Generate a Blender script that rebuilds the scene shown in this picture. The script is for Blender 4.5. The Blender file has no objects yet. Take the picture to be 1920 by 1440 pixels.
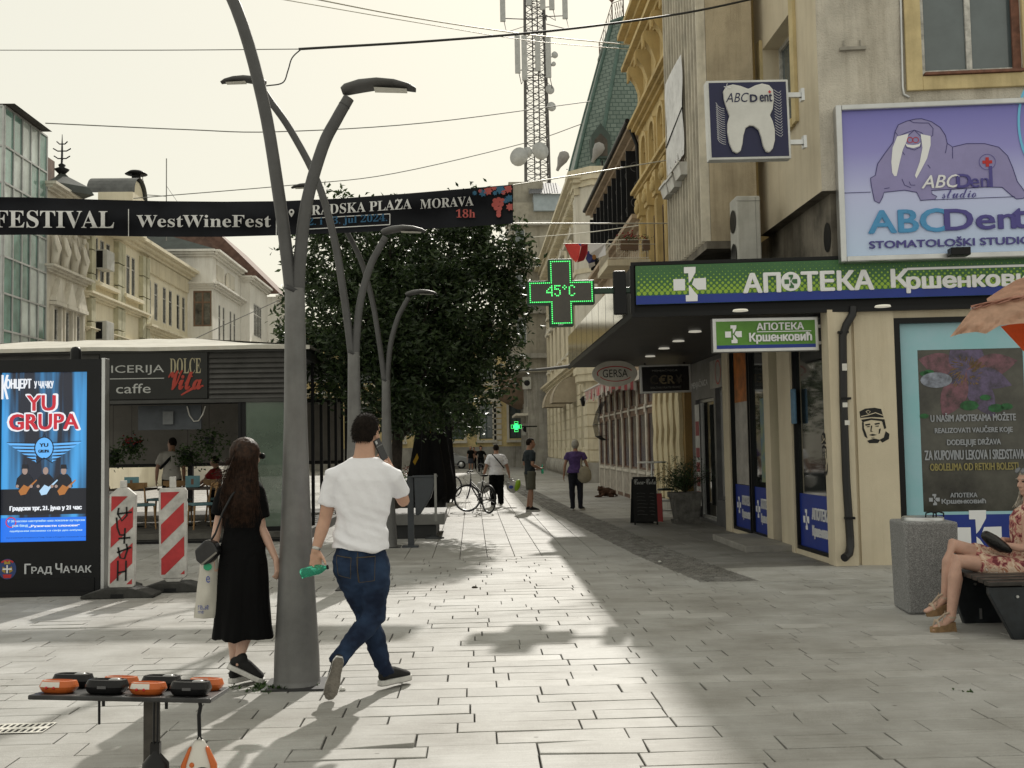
import bpy, math, random
from mathutils import Vector, Matrix, noise
from mathutils.bvhtree import BVHTree
R = math.radians
V = Vector
random.seed(7)
sc = bpy.context.scene
C = sc.collection
Z = V((0, 0, 1))

# ------------------------------------------------------------------ camera
FPX = 2000.0
EYE = V((0, 0, 1.6))
yaw, pitch, roll = R(2.206), R(3.339), R(1.0)
FW = V((math.sin(yaw) * math.cos(pitch), math.cos(yaw) * math.cos(pitch), math.sin(pitch)))
r0 = V((math.cos(yaw), -math.sin(yaw), 0))
u0 = r0.cross(FW)
UP = u0 * math.cos(roll) + r0 * math.sin(roll)
RT = r0 * math.cos(roll) - u0 * math.sin(roll)
cd = bpy.data.cameras.new("camera")
cam = bpy.data.objects.new("camera", cd)
C.objects.link(cam)
cd.sensor_width = 36
cd.lens = 36 * FPX / 1920
cd.clip_start = 0.05
cd.clip_end = 3000
cam.matrix_world = Matrix(((RT.x, UP.x, -FW.x, EYE.x), (RT.y, UP.y, -FW.y, EYE.y), (RT.z, UP.z, -FW.z, EYE.z), (0, 0, 0, 1)))
sc.camera = cam

# ------------------------------------------------------------------ sky and sun
AZ, EL = R(9.5), R(36)
w = bpy.data.worlds.new("World")
sc.world = w
w.use_nodes = True
nt = w.node_tree
nt.nodes.clear()
sky = nt.nodes.new("ShaderNodeTexSky")
sky.sky_type = 'NISHITA'
sky.sun_disc = False
sky.sun_elevation = EL
sky.sun_rotation = AZ
sky.altitude = 200
sky.air_density = 1.8
sky.dust_density = 3.0
sky.ozone_density = 0.6
bg = nt.nodes.new("ShaderNodeBackground")
bg.inputs[1].default_value = 0.1
wo = nt.nodes.new("ShaderNodeOutputWorld")
hz = nt.nodes.new("ShaderNodeMix")          # milky summer haze over the clear sky
hz.data_type = 'RGBA'
hz.inputs[0].default_value = 0.92
hz.inputs[7].default_value = (6.95, 6.75, 5.75, 1)
nt.links.new(sky.outputs[0], hz.inputs[6])
nt.links.new(hz.outputs[2], bg.inputs[0])
nt.links.new(bg.outputs[0], wo.inputs[0])
SUNV = V((math.sin(AZ) * math.cos(EL), math.cos(AZ) * math.cos(EL), math.sin(EL)))
sd = bpy.data.lights.new("sun", 'SUN')
sd.energy = 2.9
sd.angle = R(1.0)
sd.color = (1.0, 0.95, 0.86)
so = bpy.data.objects.new("sun", sd)
C.objects.link(so)
so.rotation_euler = SUNV.to_track_quat('Z', 'Y').to_euler()
sc.view_settings.view_transform = 'Standard'
sc.view_settings.look = 'None'
sc.view_settings.exposure = 0.36
sc.view_settings.gamma = 1.0
sc.cycles.max_bounces = 6
sc.cycles.transparent_max_bounces = 12
sc.cycles.sample_clamp_indirect = 6

# ------------------------------------------------------------------ pixel of the photograph -> point in the place
def ray(px, py):
 return FW * FPX + RT * (px - 960) + UP * (720 - py)
def W(px, py, Y):
 d = ray(px, py)
 return EYE + d * (Y / d.y)
def WX(px, py, X):
 d = ray(px, py)
 return EYE + d * (X / d.x)
def G(px, py, z=0.0):
 d = ray(px, py)
 return EYE + d * ((z - 1.6) / d.z)

# ------------------------------------------------------------------ materials
MATS = {}
def mat(name, col, rough=0.65, metal=0.0, var=0.18, scale=2.5, bump=0.0, bscale=60, spec=0.4, emit=0.0, ecol=None, streak=0.0, col2=None, ior=None, alpha=None, trans=0.0, sss=0.0):
 if name in MATS:
  return MATS[name]
 m = bpy.data.materials.new(name)
 m.use_nodes = True
 n = m.node_tree.nodes
 l = m.node_tree.links
 b = n["Principled BSDF"]
 b.inputs["Roughness"].default_value = rough
 b.inputs["Metallic"].default_value = metal
 b.inputs["Specular IOR Level"].default_value = spec
 if ior: b.inputs["IOR"].default_value = ior
 if trans: b.inputs["Transmission Weight"].default_value = trans
 if alpha is not None: b.inputs["Alpha"].default_value = alpha
 c = (*col, 1)
 c2 = (*(col2 or [x * (1 - 2.2 * var) for x in col]), 1)
 tc = n.new("ShaderNodeTexCoord")
 out = None
 if var > 0 or col2:
  t = n.new("ShaderNodeTexNoise")
  t.inputs["Scale"].default_value = scale
  t.inputs["Detail"].default_value = 8
  t.inputs["Roughness"].default_value = 0.65
  l.new(tc.outputs["Object"], t.inputs["Vector"])
  rp = n.new("ShaderNodeValToRGB")
  rp.color_ramp.elements[0].position = 0.32
  rp.color_ramp.elements[1].position = 0.62
  rp.color_ramp.elements[0].color = c2
  rp.color_ramp.elements[1].color = c
  l.new(t.outputs["Fac"], rp.inputs["Fac"])
  out = rp.outputs["Color"]
 if streak > 0:
  mp = n.new("ShaderNodeMapping")
  mp.inputs["Scale"].default_value = (2.4, 2.4, 0.22)
  l.new(tc.outputs["Object"], mp.inputs["Vector"])
  t2 = n.new("ShaderNodeTexNoise")
  t2.inputs["Scale"].default_value = 1.6
  t2.inputs["Detail"].default_value = 9
  t2.inputs["Roughness"].default_value = 0.7
  l.new(mp.outputs[0], t2.inputs["Vector"])
  r2 = n.new("ShaderNodeValToRGB")
  r2.color_ramp.elements[0].position = 0.3
  r2.color_ramp.elements[1].position = 0.52
  k = 1 - streak
  r2.color_ramp.elements[0].color = (k, k * 0.97, k * 0.93, 1)
  r2.color_ramp.elements[1].color = (1, 1, 1, 1)
  l.new(t2.outputs["Fac"], r2.inputs["Fac"])
  mx = n.new("ShaderNodeMix")
  mx.data_type = 'RGBA'
  mx.blend_type = 'MULTIPLY'
  mx.inputs[0].default_value = 1
  if out is None:
   mx.inputs[6].default_value = c
  else:
   l.new(out, mx.inputs[6])
  l.new(r2.outputs[0], mx.inputs[7])
  out = mx.outputs[2]
 if out is None:
  b.inputs["Base Color"].default_value = c
 else:
  l.new(out, b.inputs["Base Color"])
 if bump > 0:
  t3 = n.new("ShaderNodeTexNoise")
  t3.inputs["Scale"].default_value = bscale
  t3.inputs["Detail"].default_value = 5
  l.new(tc.outputs["Object"], t3.inputs["Vector"])
  bp = n.new("ShaderNodeBump")
  bp.inputs["Strength"].default_value = bump
  bp.inputs["Distance"].default_value = 0.02
  l.new(t3.outputs["Fac"], bp.inputs["Height"])
  l.new(bp.outputs[0], b.inputs["Normal"])
 if emit > 0:
  b.inputs["Emission Color"].default_value = (*(ecol or col), 1)
  b.inputs["Emission Strength"].default_value = emit
 if sss > 0:
  b.inputs["Subsurface Weight"].default_value = sss
  b.inputs["Subsurface Radius"].default_value = (0.02, 0.008, 0.004)
 MATS[name] = m
 return m

def leafmat(name, col, col2, tr=0.35):
 m = bpy.data.materials.new(name)
 m.use_nodes = True
 n = m.node_tree.nodes
 l = m.node_tree.links
 n.clear()
 o = n.new("ShaderNodeOutputMaterial")
 at = n.new("ShaderNodeAttribute")
 at.attribute_name = "tone"
 mx = n.new("ShaderNodeMix")
 mx.data_type = 'RGBA'
 mx.inputs[6].default_value = (*col, 1)
 mx.inputs[7].default_value = (*col2, 1)
 l.new(at.outputs["Fac"], mx.inputs[0])
 p = n.new("ShaderNodeBsdfPrincipled")
 p.inputs["Roughness"].default_value = 0.42
 p.inputs["Specular IOR Level"].default_value = 0.45
 l.new(mx.outputs[2], p.inputs["Base Color"])
 t = n.new("ShaderNodeBsdfTranslucent")
 l.new(mx.outputs[2], t.inputs["Color"])
 s = n.new("ShaderNodeMixShader")
 s.inputs[0].default_value = tr
 l.new(p.outputs[0], s.inputs[1])
 l.new(t.outputs[0], s.inputs[2])
 l.new(s.outputs[0], o.inputs[0])
 return m

# ------------------------------------------------------------------ frames and mesh building
class Fr:
 """a point and three directions: u along, v up, n out of the surface"""
 def __init__(s, o, u, n, v=Z):
  s.o, s.u, s.n, s.v = V(o), V(u).normalized(), V(n).normalized(), V(v).normalized()
 def p(s, a, b, c=0.0):
  return s.o + s.u * a + s.v * b + s.n * c
 def ab(s, px, py):
  d = ray(px, py)
  t = (s.o - EYE).dot(s.n) / d.dot(s.n)
  q = EYE + d * t - s.o
  return q.dot(s.u), q.dot(s.v)
WORLD = Fr((0, 0, 0), (1, 0, 0), (0, 1, 0))

ORG = {}
class MB:
 def __init__(s):
  s.v, s.f, s.m, s.s, s.t = [], [], [], [], []
  s.mi = 0
  s.tone = 0.5
 def add(s, pts, faces, smooth=False):
  k = len(s.v)
  s.v.extend(V(p) for p in pts)
  for f in faces:
   s.f.append([i + k for i in f])
   s.m.append(s.mi)
   s.s.append(smooth)
   s.t.append(s.tone)
  return s
 def poly(s, pts, smooth=False):
  return s.add(pts, [list(range(len(pts)))], smooth)
 def box(s, fr, a0, a1, b0, b1, c0, c1):
  P = [fr.p(a, b, c) for c in (c0, c1) for b in (b0, b1) for a in (a0, a1)]
  return s.add(P, [(0, 2, 3, 1), (4, 5, 7, 6), (0, 1, 5, 4), (2, 6, 7, 3), (0, 4, 6, 2), (1, 3, 7, 5)])
 def rect(s, fr, a0, a1, b0, b1, c=0.0):
  return s.poly([fr.p(a0, b0, c), fr.p(a1, b0, c), fr.p(a1, b1, c), fr.p(a0, b1, c)])
 def prism(s, fr, poly, c0, c1):
  n = len(poly)
  P = [fr.p(a, b, c0) for a, b in poly] + [fr.p(a, b, c1) for a, b in poly]
  F = [list(range(n))[::-1], list(range(n, 2 * n))]
  F += [[i, (i + 1) % n, n + (i + 1) % n, n + i] for i in range(n)]
  return s.add(P, F)
 def shape(s, fr, poly, c=0.0):
  return s.poly([fr.p(a, b, c) for a, b in poly])
 def stroke(s, fr, pts, wd, c=0.0):
  """a flat line of width wd through points (a, b)"""
  n = len(pts)
  L, Rr = [], []
  for i in range(n):
   a = V(pts[max(0, i - 1)])
   b = V(pts[min(n - 1, i + 1)])
   d = (b - a)
   d = d.normalized() if d.length > 1e-9 else V((1, 0))
   ww = (wd[i] if isinstance(wd, (list, tuple)) else wd) / 2
   q = V((-d.y, d.x)) * ww
   p = V(pts[i])
   L.append(p + q)
   Rr.append(p - q)
  for i in range(n - 1):
   s.poly([fr.p(*L[i], c), fr.p(*Rr[i], c), fr.p(*Rr[i + 1], c), fr.p(*L[i + 1], c)])
  return s
 def tube(s, pts, rad, n=8, cap=True, smooth=True, rb=None, up=None):
  """rings along points; rad per point; optional second radius rb along the binormal"""
  pts = [V(p) for p in pts]
  m = len(pts)
  rr = rad if isinstance(rad, (list, tuple)) else [rad] * m
  bb = rb if isinstance(rb, (list, tuple)) else ([rb] * m if rb else rr)
  t0 = (pts[1] - pts[0]).normalized()
  ref = V(up) if up is not None else (Z if abs(t0.z) < 0.9 else V((1, 0, 0)))
  N = (ref - t0 * ref.dot(t0)).normalized()
  P = []
  for i in range(m):
   t = (pts[min(m - 1, i + 1)] - pts[max(0, i - 1)])
   t = t.normalized() if t.length > 1e-9 else t0
   N = N - t * N.dot(t)
   N = N.normalized() if N.length > 1e-6 else t.orthogonal().normalized()
   B = t.cross(N)
   for k in range(n):
    a = 2 * math.pi * k / n
    P.append(pts[i] + N * (math.cos(a) * rr[i]) + B * (math.sin(a) * bb[i]))
  Fc = []
  for i in range(m - 1):
   for k in range(n):
    k2 = (k + 1) % n
    Fc.append((i * n + k, i * n + k2, (i + 1) * n + k2, (i + 1) * n + k))
  s.add(P, Fc, smooth)
  if cap:
   s.add(P[:n], [list(range(n))[::-1]])
   s.add(P[-n:], [list(range(n))])
  return s
 def limb(s, pts, rad, n=12, rb=None, up=None):
  """closed tube with rounded ends"""
  pts = [V(p) for p in pts]
  rad = list(rad)
  rb = list(rb) if rb else None
  def ends(p, q, r, r2):
   d = (p - q).normalized()
   return [(p + d * r * math.sin(R(a)), r * math.cos(R(a)), r2 * math.cos(R(a))) for a in (80, 55, 28)]
  A = ends(pts[0], pts[1], rad[0], rb[0] if rb else rad[0])
  B = ends(pts[-1], pts[-2], rad[-1], rb[-1] if rb else rad[-1])[::-1]
  allp = [a[0] for a in A] + pts + [b[0] for b in B]
  r1 = [a[1] for a in A] + rad + [b[1] for b in B]
  r2 = [a[2] for a in A] + (rb or rad) + [b[2] for b in B]
  P, k = [], len(s.v)
  s.tube(allp, r1, n, False, True, r2, up)
  m = len(allp)
  s.f.append([k + i for i in range(n)][::-1])
  s.f.append([k + (m - 1) * n + i for i in range(n)])
  for _ in (0, 1):
   s.m.append(s.mi); s.s.append(True); s.t.append(s.tone)
  return s
 def ell(s, c, rx, ry, rz, M=None, n=16, m=10, fn=None):
  c = V(c)
  P = []
  for i in range(m + 1):
   th = math.pi * i / m
   for k in range(n):
    ph = 2 * math.pi * k / n
    d = V((math.sin(th) * math.cos(ph), math.sin(th) * math.sin(ph), math.cos(th)))
    q = V((d.x * rx, d.y * ry, d.z * rz))
    if fn: q = q * fn(d)
    if M: q = M @ q
    P.append(c + q)
  Fc = []
  for i in range(m):
   for k in range(n):
    k2 = (k + 1) % n
    if i == 0:
     Fc.append((0, (i + 1) * n + k, (i + 1) * n + k2))
    elif i == m - 1:
     Fc.append((i * n + k, m * n, i * n + k2))
    else:
     Fc.append((i * n + k, (i + 1) * n + k, (i + 1) * n + k2, i * n + k2))
  return s.add(P, Fc, True)
 def lathe(s, c, prof, n=20, smooth=True, cap=True, axis=Z, ref=V((1, 0, 0))):
  c = V(c)
  axis = V(axis).normalized()
  N = (ref - axis * ref.dot(axis)).normalized()
  B = axis.cross(N)
  P = []
  for r, z in prof:
   for k in range(n):
    a = 2 * math.pi * k / n
    P.append(c + axis * z + N * (r * math.cos(a)) + B * (r * math.sin(a)))
  Fc = []
  for i in range(len(prof) - 1):
   for k in range(n):
    k2 = (k + 1) % n
    Fc.append((i * n + k, i * n + k2, (i + 1) * n + k2, (i + 1) * n + k))
  s.add(P, Fc, smooth)
  if cap:
   s.add(P[:n], [list(range(n))[::-1]])
   s.add(P[-n:], [list(range(n))])
  return s
 def disc(s, fr, a, b, r, c=0.0, n=24, r2=None):
  r2 = r2 or r
  return s.poly([fr.p(a + r * math.cos(2 * math.pi * i / n), b + r2 * math.sin(2 * math.pi * i / n), c) for i in range(n)])
 def ring(s, fr, a, b, r, wd, c=0.0, n=32, r2=None, t0=0, t1=360):
  r2 = r2 or r
  pts = [(a + r * math.cos(R(t0 + (t1 - t0) * i / n)), b + r2 * math.sin(R(t0 + (t1 - t0) * i / n))) for i in range(n + 1)]
  return s.stroke(fr, pts, wd, c)
 def text(s, fr, body, a0, b0, a1, b1, c=0.003, bold=0.0, shear=0.0, style=None, thick=0.0):
  """lettering fitted into the rectangle a0..a1, b0..b1 of the frame"""
  pts, faces = glyphs(body, 0.0, shear, style)
  if not pts:
   return s
  x0 = min(p.x for p in pts); x1 = max(p.x for p in pts)
  y0 = min(p.y for p in pts); y1 = max(p.y for p in pts)
  for k, (dx, dy) in enumerate(((0, 0), (1, 0), (-1, 0), (0, 1), (0, -1), (.7, .7), (-.7, -.7), (.7, -.7), (-.7, .7))[:9 if bold else 1]):
   q = [fr.p(a0 + (p.x - x0) / (x1 - x0) * (a1 - a0) + dx * bold * (b1 - b0), b0 + (p.y - y0) / (y1 - y0) * (b1 - b0) + dy * bold * (b1 - b0) * 0.6, c + p.z + k * 0.0013) for p in pts]
   s.add(q, faces)
  return s
 def build(s, name, mats, parent=None, bevel=0.0, seg=2, org=None):
  o = ORG.get(parent.name, V((0, 0, 0))) if parent else V(org or (0, 0, 0))
  me = bpy.data.meshes.new(name)
  me.from_pydata([v - o for v in s.v], [], s.f)
  for m in (mats if isinstance(mats, (list, tuple)) else [mats]):
   me.materials.append(m)
  me.polygons.foreach_set("material_index", s.m)
  me.polygons.foreach_set("use_smooth", s.s)
  if len(set(s.t)) > 1:
   a = me.attributes.new("tone", 'FLOAT', 'FACE')
   a.data.foreach_set("value", s.t)
  me.update()
  return link(name, me, parent, o, bevel, seg)

def link(name, me, parent=None, o=None, bevel=0.0, seg=2):
 ob = bpy.data.objects.new(name, me)
 C.objects.link(ob)
 if parent:
  ob.parent = parent
 elif o is not None:
  ob.location = o
 ORG[ob.name] = V(o) if o is not None else V((0, 0, 0))
 if bevel > 0:
  b = ob.modifiers.new("bevel", 'BEVEL')
  b.width = bevel
  b.segments = seg
  b.limit_method = 'ANGLE'
  b.angle_limit = R(40)
  b.harden_normals = False
 return ob

GL = {}
def glyphs(body, bold, shear, style):
 k = (body, bold, shear, style)
 if k in GL:
  return GL[k]
 if style in ('serif', 'script', 'sans'):
  out = ''
  k0, k1 = {'serif': (0x1D400, 0x1D7CE), 'script': (0x1D4D0, 48), 'sans': (0x1D5D4, 0x1D7EC)}[style]
  for ch in body:
   if 'A' <= ch <= 'Z':
    out += chr(k0 + ord(ch) - 65)
   elif 'a' <= ch <= 'z':
    out += chr(k0 + 26 + ord(ch) - 97)
   elif '0' <= ch <= '9':
    out += chr(k1 + ord(ch) - 48)
   else:
    out += ch
  body = out
 cu = bpy.data.curves.new("lettering", 'FONT')
 cu.body = body.replace("н", "h")
 for i, ch in enumerate(body):            # the bundled font draws this letter badly: a small capital instead
  if ch == "н": cu.body_format[i].use_small_caps = True
 cu.small_caps_scale = 0.74
 cu.size = 1.0
 cu.offset = bold
 cu.shear = shear
 cu.resolution_u = 3
 if style == 'tight': cu.space_character = 0.9
 ob = bpy.data.objects.new("lettering", cu)
 WORK.collection.objects.link(ob)
 me = evaluated(ob)
 pts, faces = [], []
 for i, p in enumerate(me.polygons):      # strokes of one letter can overlap: keep each face on a hair of its own
  faces.append(list(range(len(pts), len(pts) + len(p.vertices))))
  for k in p.vertices:
   q = me.vertices[k].co.copy(); q.z = (i % 7) * 0.00018
   pts.append(q)
 WORK.collection.objects.unlink(ob)
 TRASH.extend((ob, cu, me))
 GL[k] = (pts, faces)
 return GL[k]

def tag(o, label, cat, group=None):
 o["label"] = label
 o["category"] = cat
 if group: o["group"] = group
 return o
def thing(name, label, cat, loc=(0, 0, 0), group=None):
 o = bpy.data.objects.new(name, None)
 o.empty_display_size = 0.2
 C.objects.link(o)
 o.location = loc
 ORG[o.name] = V(loc)
 return tag(o, label, cat, group)
def struct(o):
 o["kind"] = "structure"
 return o
KIDS = {}
def tree_copy(o, parent=None):
 c = o.copy()
 C.objects.link(c)
 if parent: c.parent = parent
 for ch in [x for x in C.objects if x.parent == o]:
  tree_copy(ch, c)
 return c
def dup(root, loc, label, rz=0.0):
 c = tree_copy(root)
 c.location = loc
 c.rotation_euler = (0, 0, rz)
 c["label"] = label
 return c

WORK = bpy.data.scenes.new("workbench")
TRASH = []
def evaluated(ob):
 """the mesh an object evaluates to, worked out in a small scene of its own"""
 vl = WORK.view_layers[0]
 vl.update()
 dg = vl.depsgraph
 dg.update()
 return bpy.data.meshes.new_from_object(ob.evaluated_get(dg))
MOULD = bpy.data.objects.new("mould", bpy.data.meshes.new("mould"))
MOULD_R = MOULD.modifiers.new("r", 'REMESH')
MOULD_R.mode = 'VOXEL'
MOULD_R.use_smooth_shade = True
MOULD_S = MOULD.modifiers.new("s", 'SMOOTH')
MOULD_S.factor = 0.5
WORK.collection.objects.link(MOULD)
TRASH.append(MOULD)
def remesh(mb, vox, it=4, crump=None):
 me = bpy.data.meshes.new("tmp")
 me.from_pydata(mb.v, [], mb.f)
 ob = MOULD
 ob.data = me
 if abs(MOULD_R.voxel_size - vox) > 1e-6: MOULD_R.voxel_size = vox
 if MOULD_S.iterations != it: MOULD_S.iterations = it
 out = evaluated(ob)
 TRASH.append(me)
 if crump:
  cn = [(v.co.copy(), v.normal.copy()) for v in out.vertices]
  out.vertices.foreach_set("co", [x for c, q in cn for x in c + q * crump(c)])
 out.polygons.foreach_set("use_smooth", [True] * len(out.polygons))
 return out
def place(me, name, m, parent, org=None):
 """link a mesh given in world space"""
 o = ORG.get(parent.name, V((0, 0, 0))) if parent else V(org or (0, 0, 0))
 me.transform(Matrix.Translation(-o))
 me.materials.clear()
 for x in (m if isinstance(m, (list, tuple)) else [m]):
  me.materials.append(x)
 me.name = name
 return link(name, me, parent, o)

def leaves(mb, pts, size, asp=0.5, droop=0.0):
 """leaf shaped faces at points"""
 for p in pts:
  d = V((random.gauss(0, 1), random.gauss(0, 1), random.gauss(0, 0.7) - droop)).normalized()
  q = d.orthogonal().normalized()
  q = Matrix.Rotation(random.uniform(0, 6.28), 3, d) @ q
  L = size * random.uniform(0.7, 1.3)
  h = L * asp * 0.5
  nn = d.cross(q) * (h * 0.5)
  mb.tone = random.random()
  mb.add([p, p + d * L * 0.4 + q * h + nn, p + d * L, p + d * L * 0.4 - q * h + nn, p + d * L * 0.45], [(0, 4, 1), (1, 4, 2), (0, 3, 4), (3, 2, 4)])
 mb.tone = 0.5

def opening_wall(mb, fr, a0, a1, b0, b1, ops, depth=0.18, c=0.0):
 """a wall sheet with openings (a0,a1,b0,b1) and their reveals"""
 xs = sorted({a0, a1, *[o[0] for o in ops], *[o[1] for o in ops]})
 ys = sorted({b0, b1, *[o[2] for o in ops], *[o[3] for o in ops]})
 xs = [x for x in xs if a0 <= x <= a1]
 ys = [y for y in ys if b0 <= y <= b1]
 for i in range(len(xs) - 1):
  for j in range(len(ys) - 1):
   mx, my = (xs[i] + xs[i + 1]) / 2, (ys[j] + ys[j + 1]) / 2
   if any(o[0] < mx < o[1] and o[2] < my < o[3] for o in ops):
    continue
   mb.rect(fr, xs[i], xs[i + 1], ys[j], ys[j + 1], c)
 for o in ops:
  for (p, q) in (((o[0], o[2]), (o[1], o[2])), ((o[1], o[2]), (o[1], o[3])), ((o[1], o[3]), (o[0], o[3])), ((o[0], o[3]), (o[0], o[2]))):
   mb.poly([fr.p(*p, c), fr.p(*q, c), fr.p(*q, c - depth), fr.p(*p, c - depth)])
# ------------------------------------------------------------------ shared materials
PLASTER = mat("plaster_beige", (0.62, 0.55, 0.42), 0.85, var=0.06, scale=1.2, bump=0.25, bscale=90, streak=0.14)
ROUGHCAST = mat("roughcast_grey", (0.58, 0.54, 0.47), 0.9, var=0.12, scale=2, bump=0.9, bscale=45, streak=0.3)
TANWALL = mat("tan_render", (0.52, 0.44, 0.315), 0.9, var=0.14, scale=1.5, bump=0.5, bscale=70, streak=0.35)
SOOT_SHADE = mat("soot_and_shade_render", (0.25, 0.225, 0.185), 0.9, var=0.35, scale=0.9, streak=0.5)  # dark base colour mixes soot with the shade under the overhang
YELLOWFRAME = mat("yellow_window_surround", (0.60, 0.49, 0.27), 0.8, var=0.12, bump=0.2, streak=0.2)
OCHRE = mat("ochre_stucco", (0.60, 0.455, 0.21), 0.8, var=0.13, scale=1.1, bump=0.2, streak=0.28)
OCHRE_D = mat("ochre_stucco_deep", (0.50, 0.365, 0.155), 0.8, var=0.13, scale=1.1, streak=0.25)
CREAM = mat("cream_stucco", (0.70, 0.635, 0.48), 0.8, var=0.1, scale=0.9, bump=0.15, streak=0.22)
PALE = mat("pale_stucco", (0.68, 0.645, 0.56), 0.8, var=0.1, scale=0.9, streak=0.22)
BROWNB = mat("brown_stucco", (0.46, 0.36, 0.26), 0.8, var=0.14, scale=1.2, streak=0.3)
CONCRETE = mat("bare_concrete", (0.42, 0.405, 0.37), 0.9, var=0.18, scale=1.0, bump=0.3, streak=0.35)
BLACKM = mat("black_metal", (0.008, 0.0085, 0.010), 0.45, var=0.1, bump=0.03, spec=0.22)
DARKGREY = mat("charcoal_metal", (0.035, 0.038, 0.042), 0.5, var=0.2)
WHITEP = mat("white_paint", (0.72, 0.71, 0.68), 0.55, var=0.1, scale=4, streak=0.12)
ALU = mat("brushed_aluminium", (0.55, 0.56, 0.57), 0.35, 0.9, var=0.08)
GLASS = mat("dark_window_glass", (0.015, 0.018, 0.018), 0.04, var=0, spec=0.8, ior=2.5)
GLASSB = mat("blue_grey_glass", (0.10, 0.125, 0.135), 0.08, var=0.1, spec=0.6, ior=1.6)
SLATS = mat("dark_ceiling_boards", (0.040, 0.039, 0.040), 0.5, var=0.15, spec=0.25)
BLUE = mat("royal_blue_print", (0.012, 0.035, 0.26), 0.45, var=0.06)
GREEN = mat("green_print", (0.045, 0.145, 0.05), 0.45, var=0.06)
LIME = mat("lime_print", (0.26, 0.42, 0.045), 0.5, var=0.0)
WHITE = mat("white_lettering", (0.76, 0.77, 0.8), 0.5, var=0.0)
NAVY = mat("navy_print", (0.012, 0.014, 0.06), 0.4, var=0.05)
RED = mat("red_print", (0.5, 0.025, 0.025), 0.5, var=0.05)
BLACKP = mat("black_spray_paint", (0.012, 0.012, 0.012), 0.7, var=0.1)
FRAMEW = mat("old_white_frame", (0.6, 0.59, 0.56), 0.6, var=0.25, scale=9)
ROOFTILE = mat("red_roof_tiles", (0.19, 0.115, 0.09), 0.8, var=0.25, scale=3)
SLATE = mat("dark_roof_sheet", (0.055, 0.065, 0.06), 0.6, var=0.2)
RUST = mat("peeling_brown_paint", (0.2, 0.09, 0.06), 0.7, var=0.25, scale=9)

def TX(mb, fr, s, px0, py0, px1, py1, **k):
 a0, b0 = fr.ab(px0, py0)
 a1, b1 = fr.ab(px1, py1)
 return mb.text(fr, s, a0, b0, a1, b1, **k)
def klogo(mb, fr, a, b, h, c=0.003):
 def P(L):
  return [(a + (x - 1570) / 130 * h, b - (y - 995) / 130 * h) for x, y in L]
 mb.shape(fr, P([(1528, 910), (1528, 862), (1618, 862), (1616, 905), (1580, 968), (1562, 988), (1560, 910)]), c)
 mb.shape(fr, P([(1562, 1002), (1580, 1018), (1602, 1052), (1628, 1082), (1626, 1128), (1537, 1128), (1537, 1080), (1562, 1080)]), c)
 mb.shape(fr, P([(1604, 952), (1694, 950), (1694, 1040), (1628, 1040), (1586, 998)]), c)
 mb.shape(fr, P([(1445, 953), (1534, 953), (1534, 1042), (1445, 1042)]), c)
def dots(mb, fr, a0, a1, b0, b1, st, c, rmax):
 r = 0
 b = b0 + st * 0.4
 while b < b1:
  k = 1 - (b - b0) / (b1 - b0)
  rad = rmax * max(0.12, k)
  a = a0 + (st * 0.5 if r % 2 else 0) + st * 0.5
  while a < a1 - rad:
   mb.disc(fr, a, b, rad, c, 7)
   a += st
  b += st * 0.5
  r += 1
def win(parent, fr, a0, a1, b0, b1, c, fm=None, pm=None, cols=2, rows=1, wd=0.05, name="window"):
 """window frame with a pane as its sub-part, set at depth c of the frame"""
 m = MB()
 th = 0.05
 m.box(fr, a0, a0 + wd, b0, b1, c, c + th); m.box(fr, a1 - wd, a1, b0, b1, c, c + th)
 m.box(fr, a0 + wd, a1 - wd, b0, b0 + wd, c, c + th); m.box(fr, a0 + wd, a1 - wd, b1 - wd, b1, c, c + th)
 for i in range(1, cols):
  x = a0 + (a1 - a0) * i / cols
  m.box(fr, x - wd / 2, x + wd / 2, b0 + wd, b1 - wd, c, c + th - .004)
 for j in range(1, rows):
  y = b0 + (b1 - b0) * j / rows if rows > 2 else b0 + (b1 - b0) * 0.68
  m.box(fr, a0 + wd, a1 - wd, y - wd / 2, y + wd / 2, c, c + th - .008)
 o = m.build(name, fm or FRAMEW, parent)
 ORG[o.name] = ORG[parent.name]
 p = MB().rect(fr, a0, a1, b0, b1, c + 0.012).build("pane", pm or GLASS, o)
 return o
def part(mb, name, m, parent, bevel=0.0):
 o = mb.build(name, m, parent, bevel)
 ORG[o.name] = ORG[parent.name]
 return o

# ------------------------------------------------------------------ corner building with the pharmacy
C0 = G(1562, 1060)
T = R(6.6)
FU, FN = V((math.cos(T), -math.sin(T), 0)), V((-math.sin(T), -math.cos(T), 0))
FRT = Fr(C0, FU, FN)
SID = Fr(C0, (0, 1, 0), (-1, 0, 0))
SA = lambda px: SID.ab(px, 900)[0]
B1 = thing("pharmacy_building", "beige plastered corner building with shop windows below a black canopy", "building", C0)
SOF = 3.29
m = MB()
wx0 = FRT.ab(1682, 800)[0]; wx1 = FRT.ab(1976, 800)[0]
wz1 = FRT.ab(1682, 597)[1]; wz0 = 0.1
opening_wall(m, FRT, 0.0, 7.0, 0.0, SOF, [(wx0, wx1, wz0, wz1)], 0.1)
a1605 = FRT.ab(1606, 800)[0]
m.box(FRT, a1605, wx0 - 0.003, 0, SOF, 0.001, 0.035)
m.box(FRT, wx1 + 0.003, 7.0, 0, SOF, 0.001, 0.035)
pl = [(1562, 1549), (1487, 1463), (1447, 1436), (1370, 1359)]
for x0, x1 in pl:
 m.box(SID, SA(x0) + (0.001 if x0 == 1562 else 0), SA(x1), 0.0, SOF, -0.3, 0.0)
m.box(SID, 0.3, 9.5, 0, 3.9, -3.0, -2.4)
part(m, "ground_floor_wall", PLASTER, B1)
m = MB()
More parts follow.
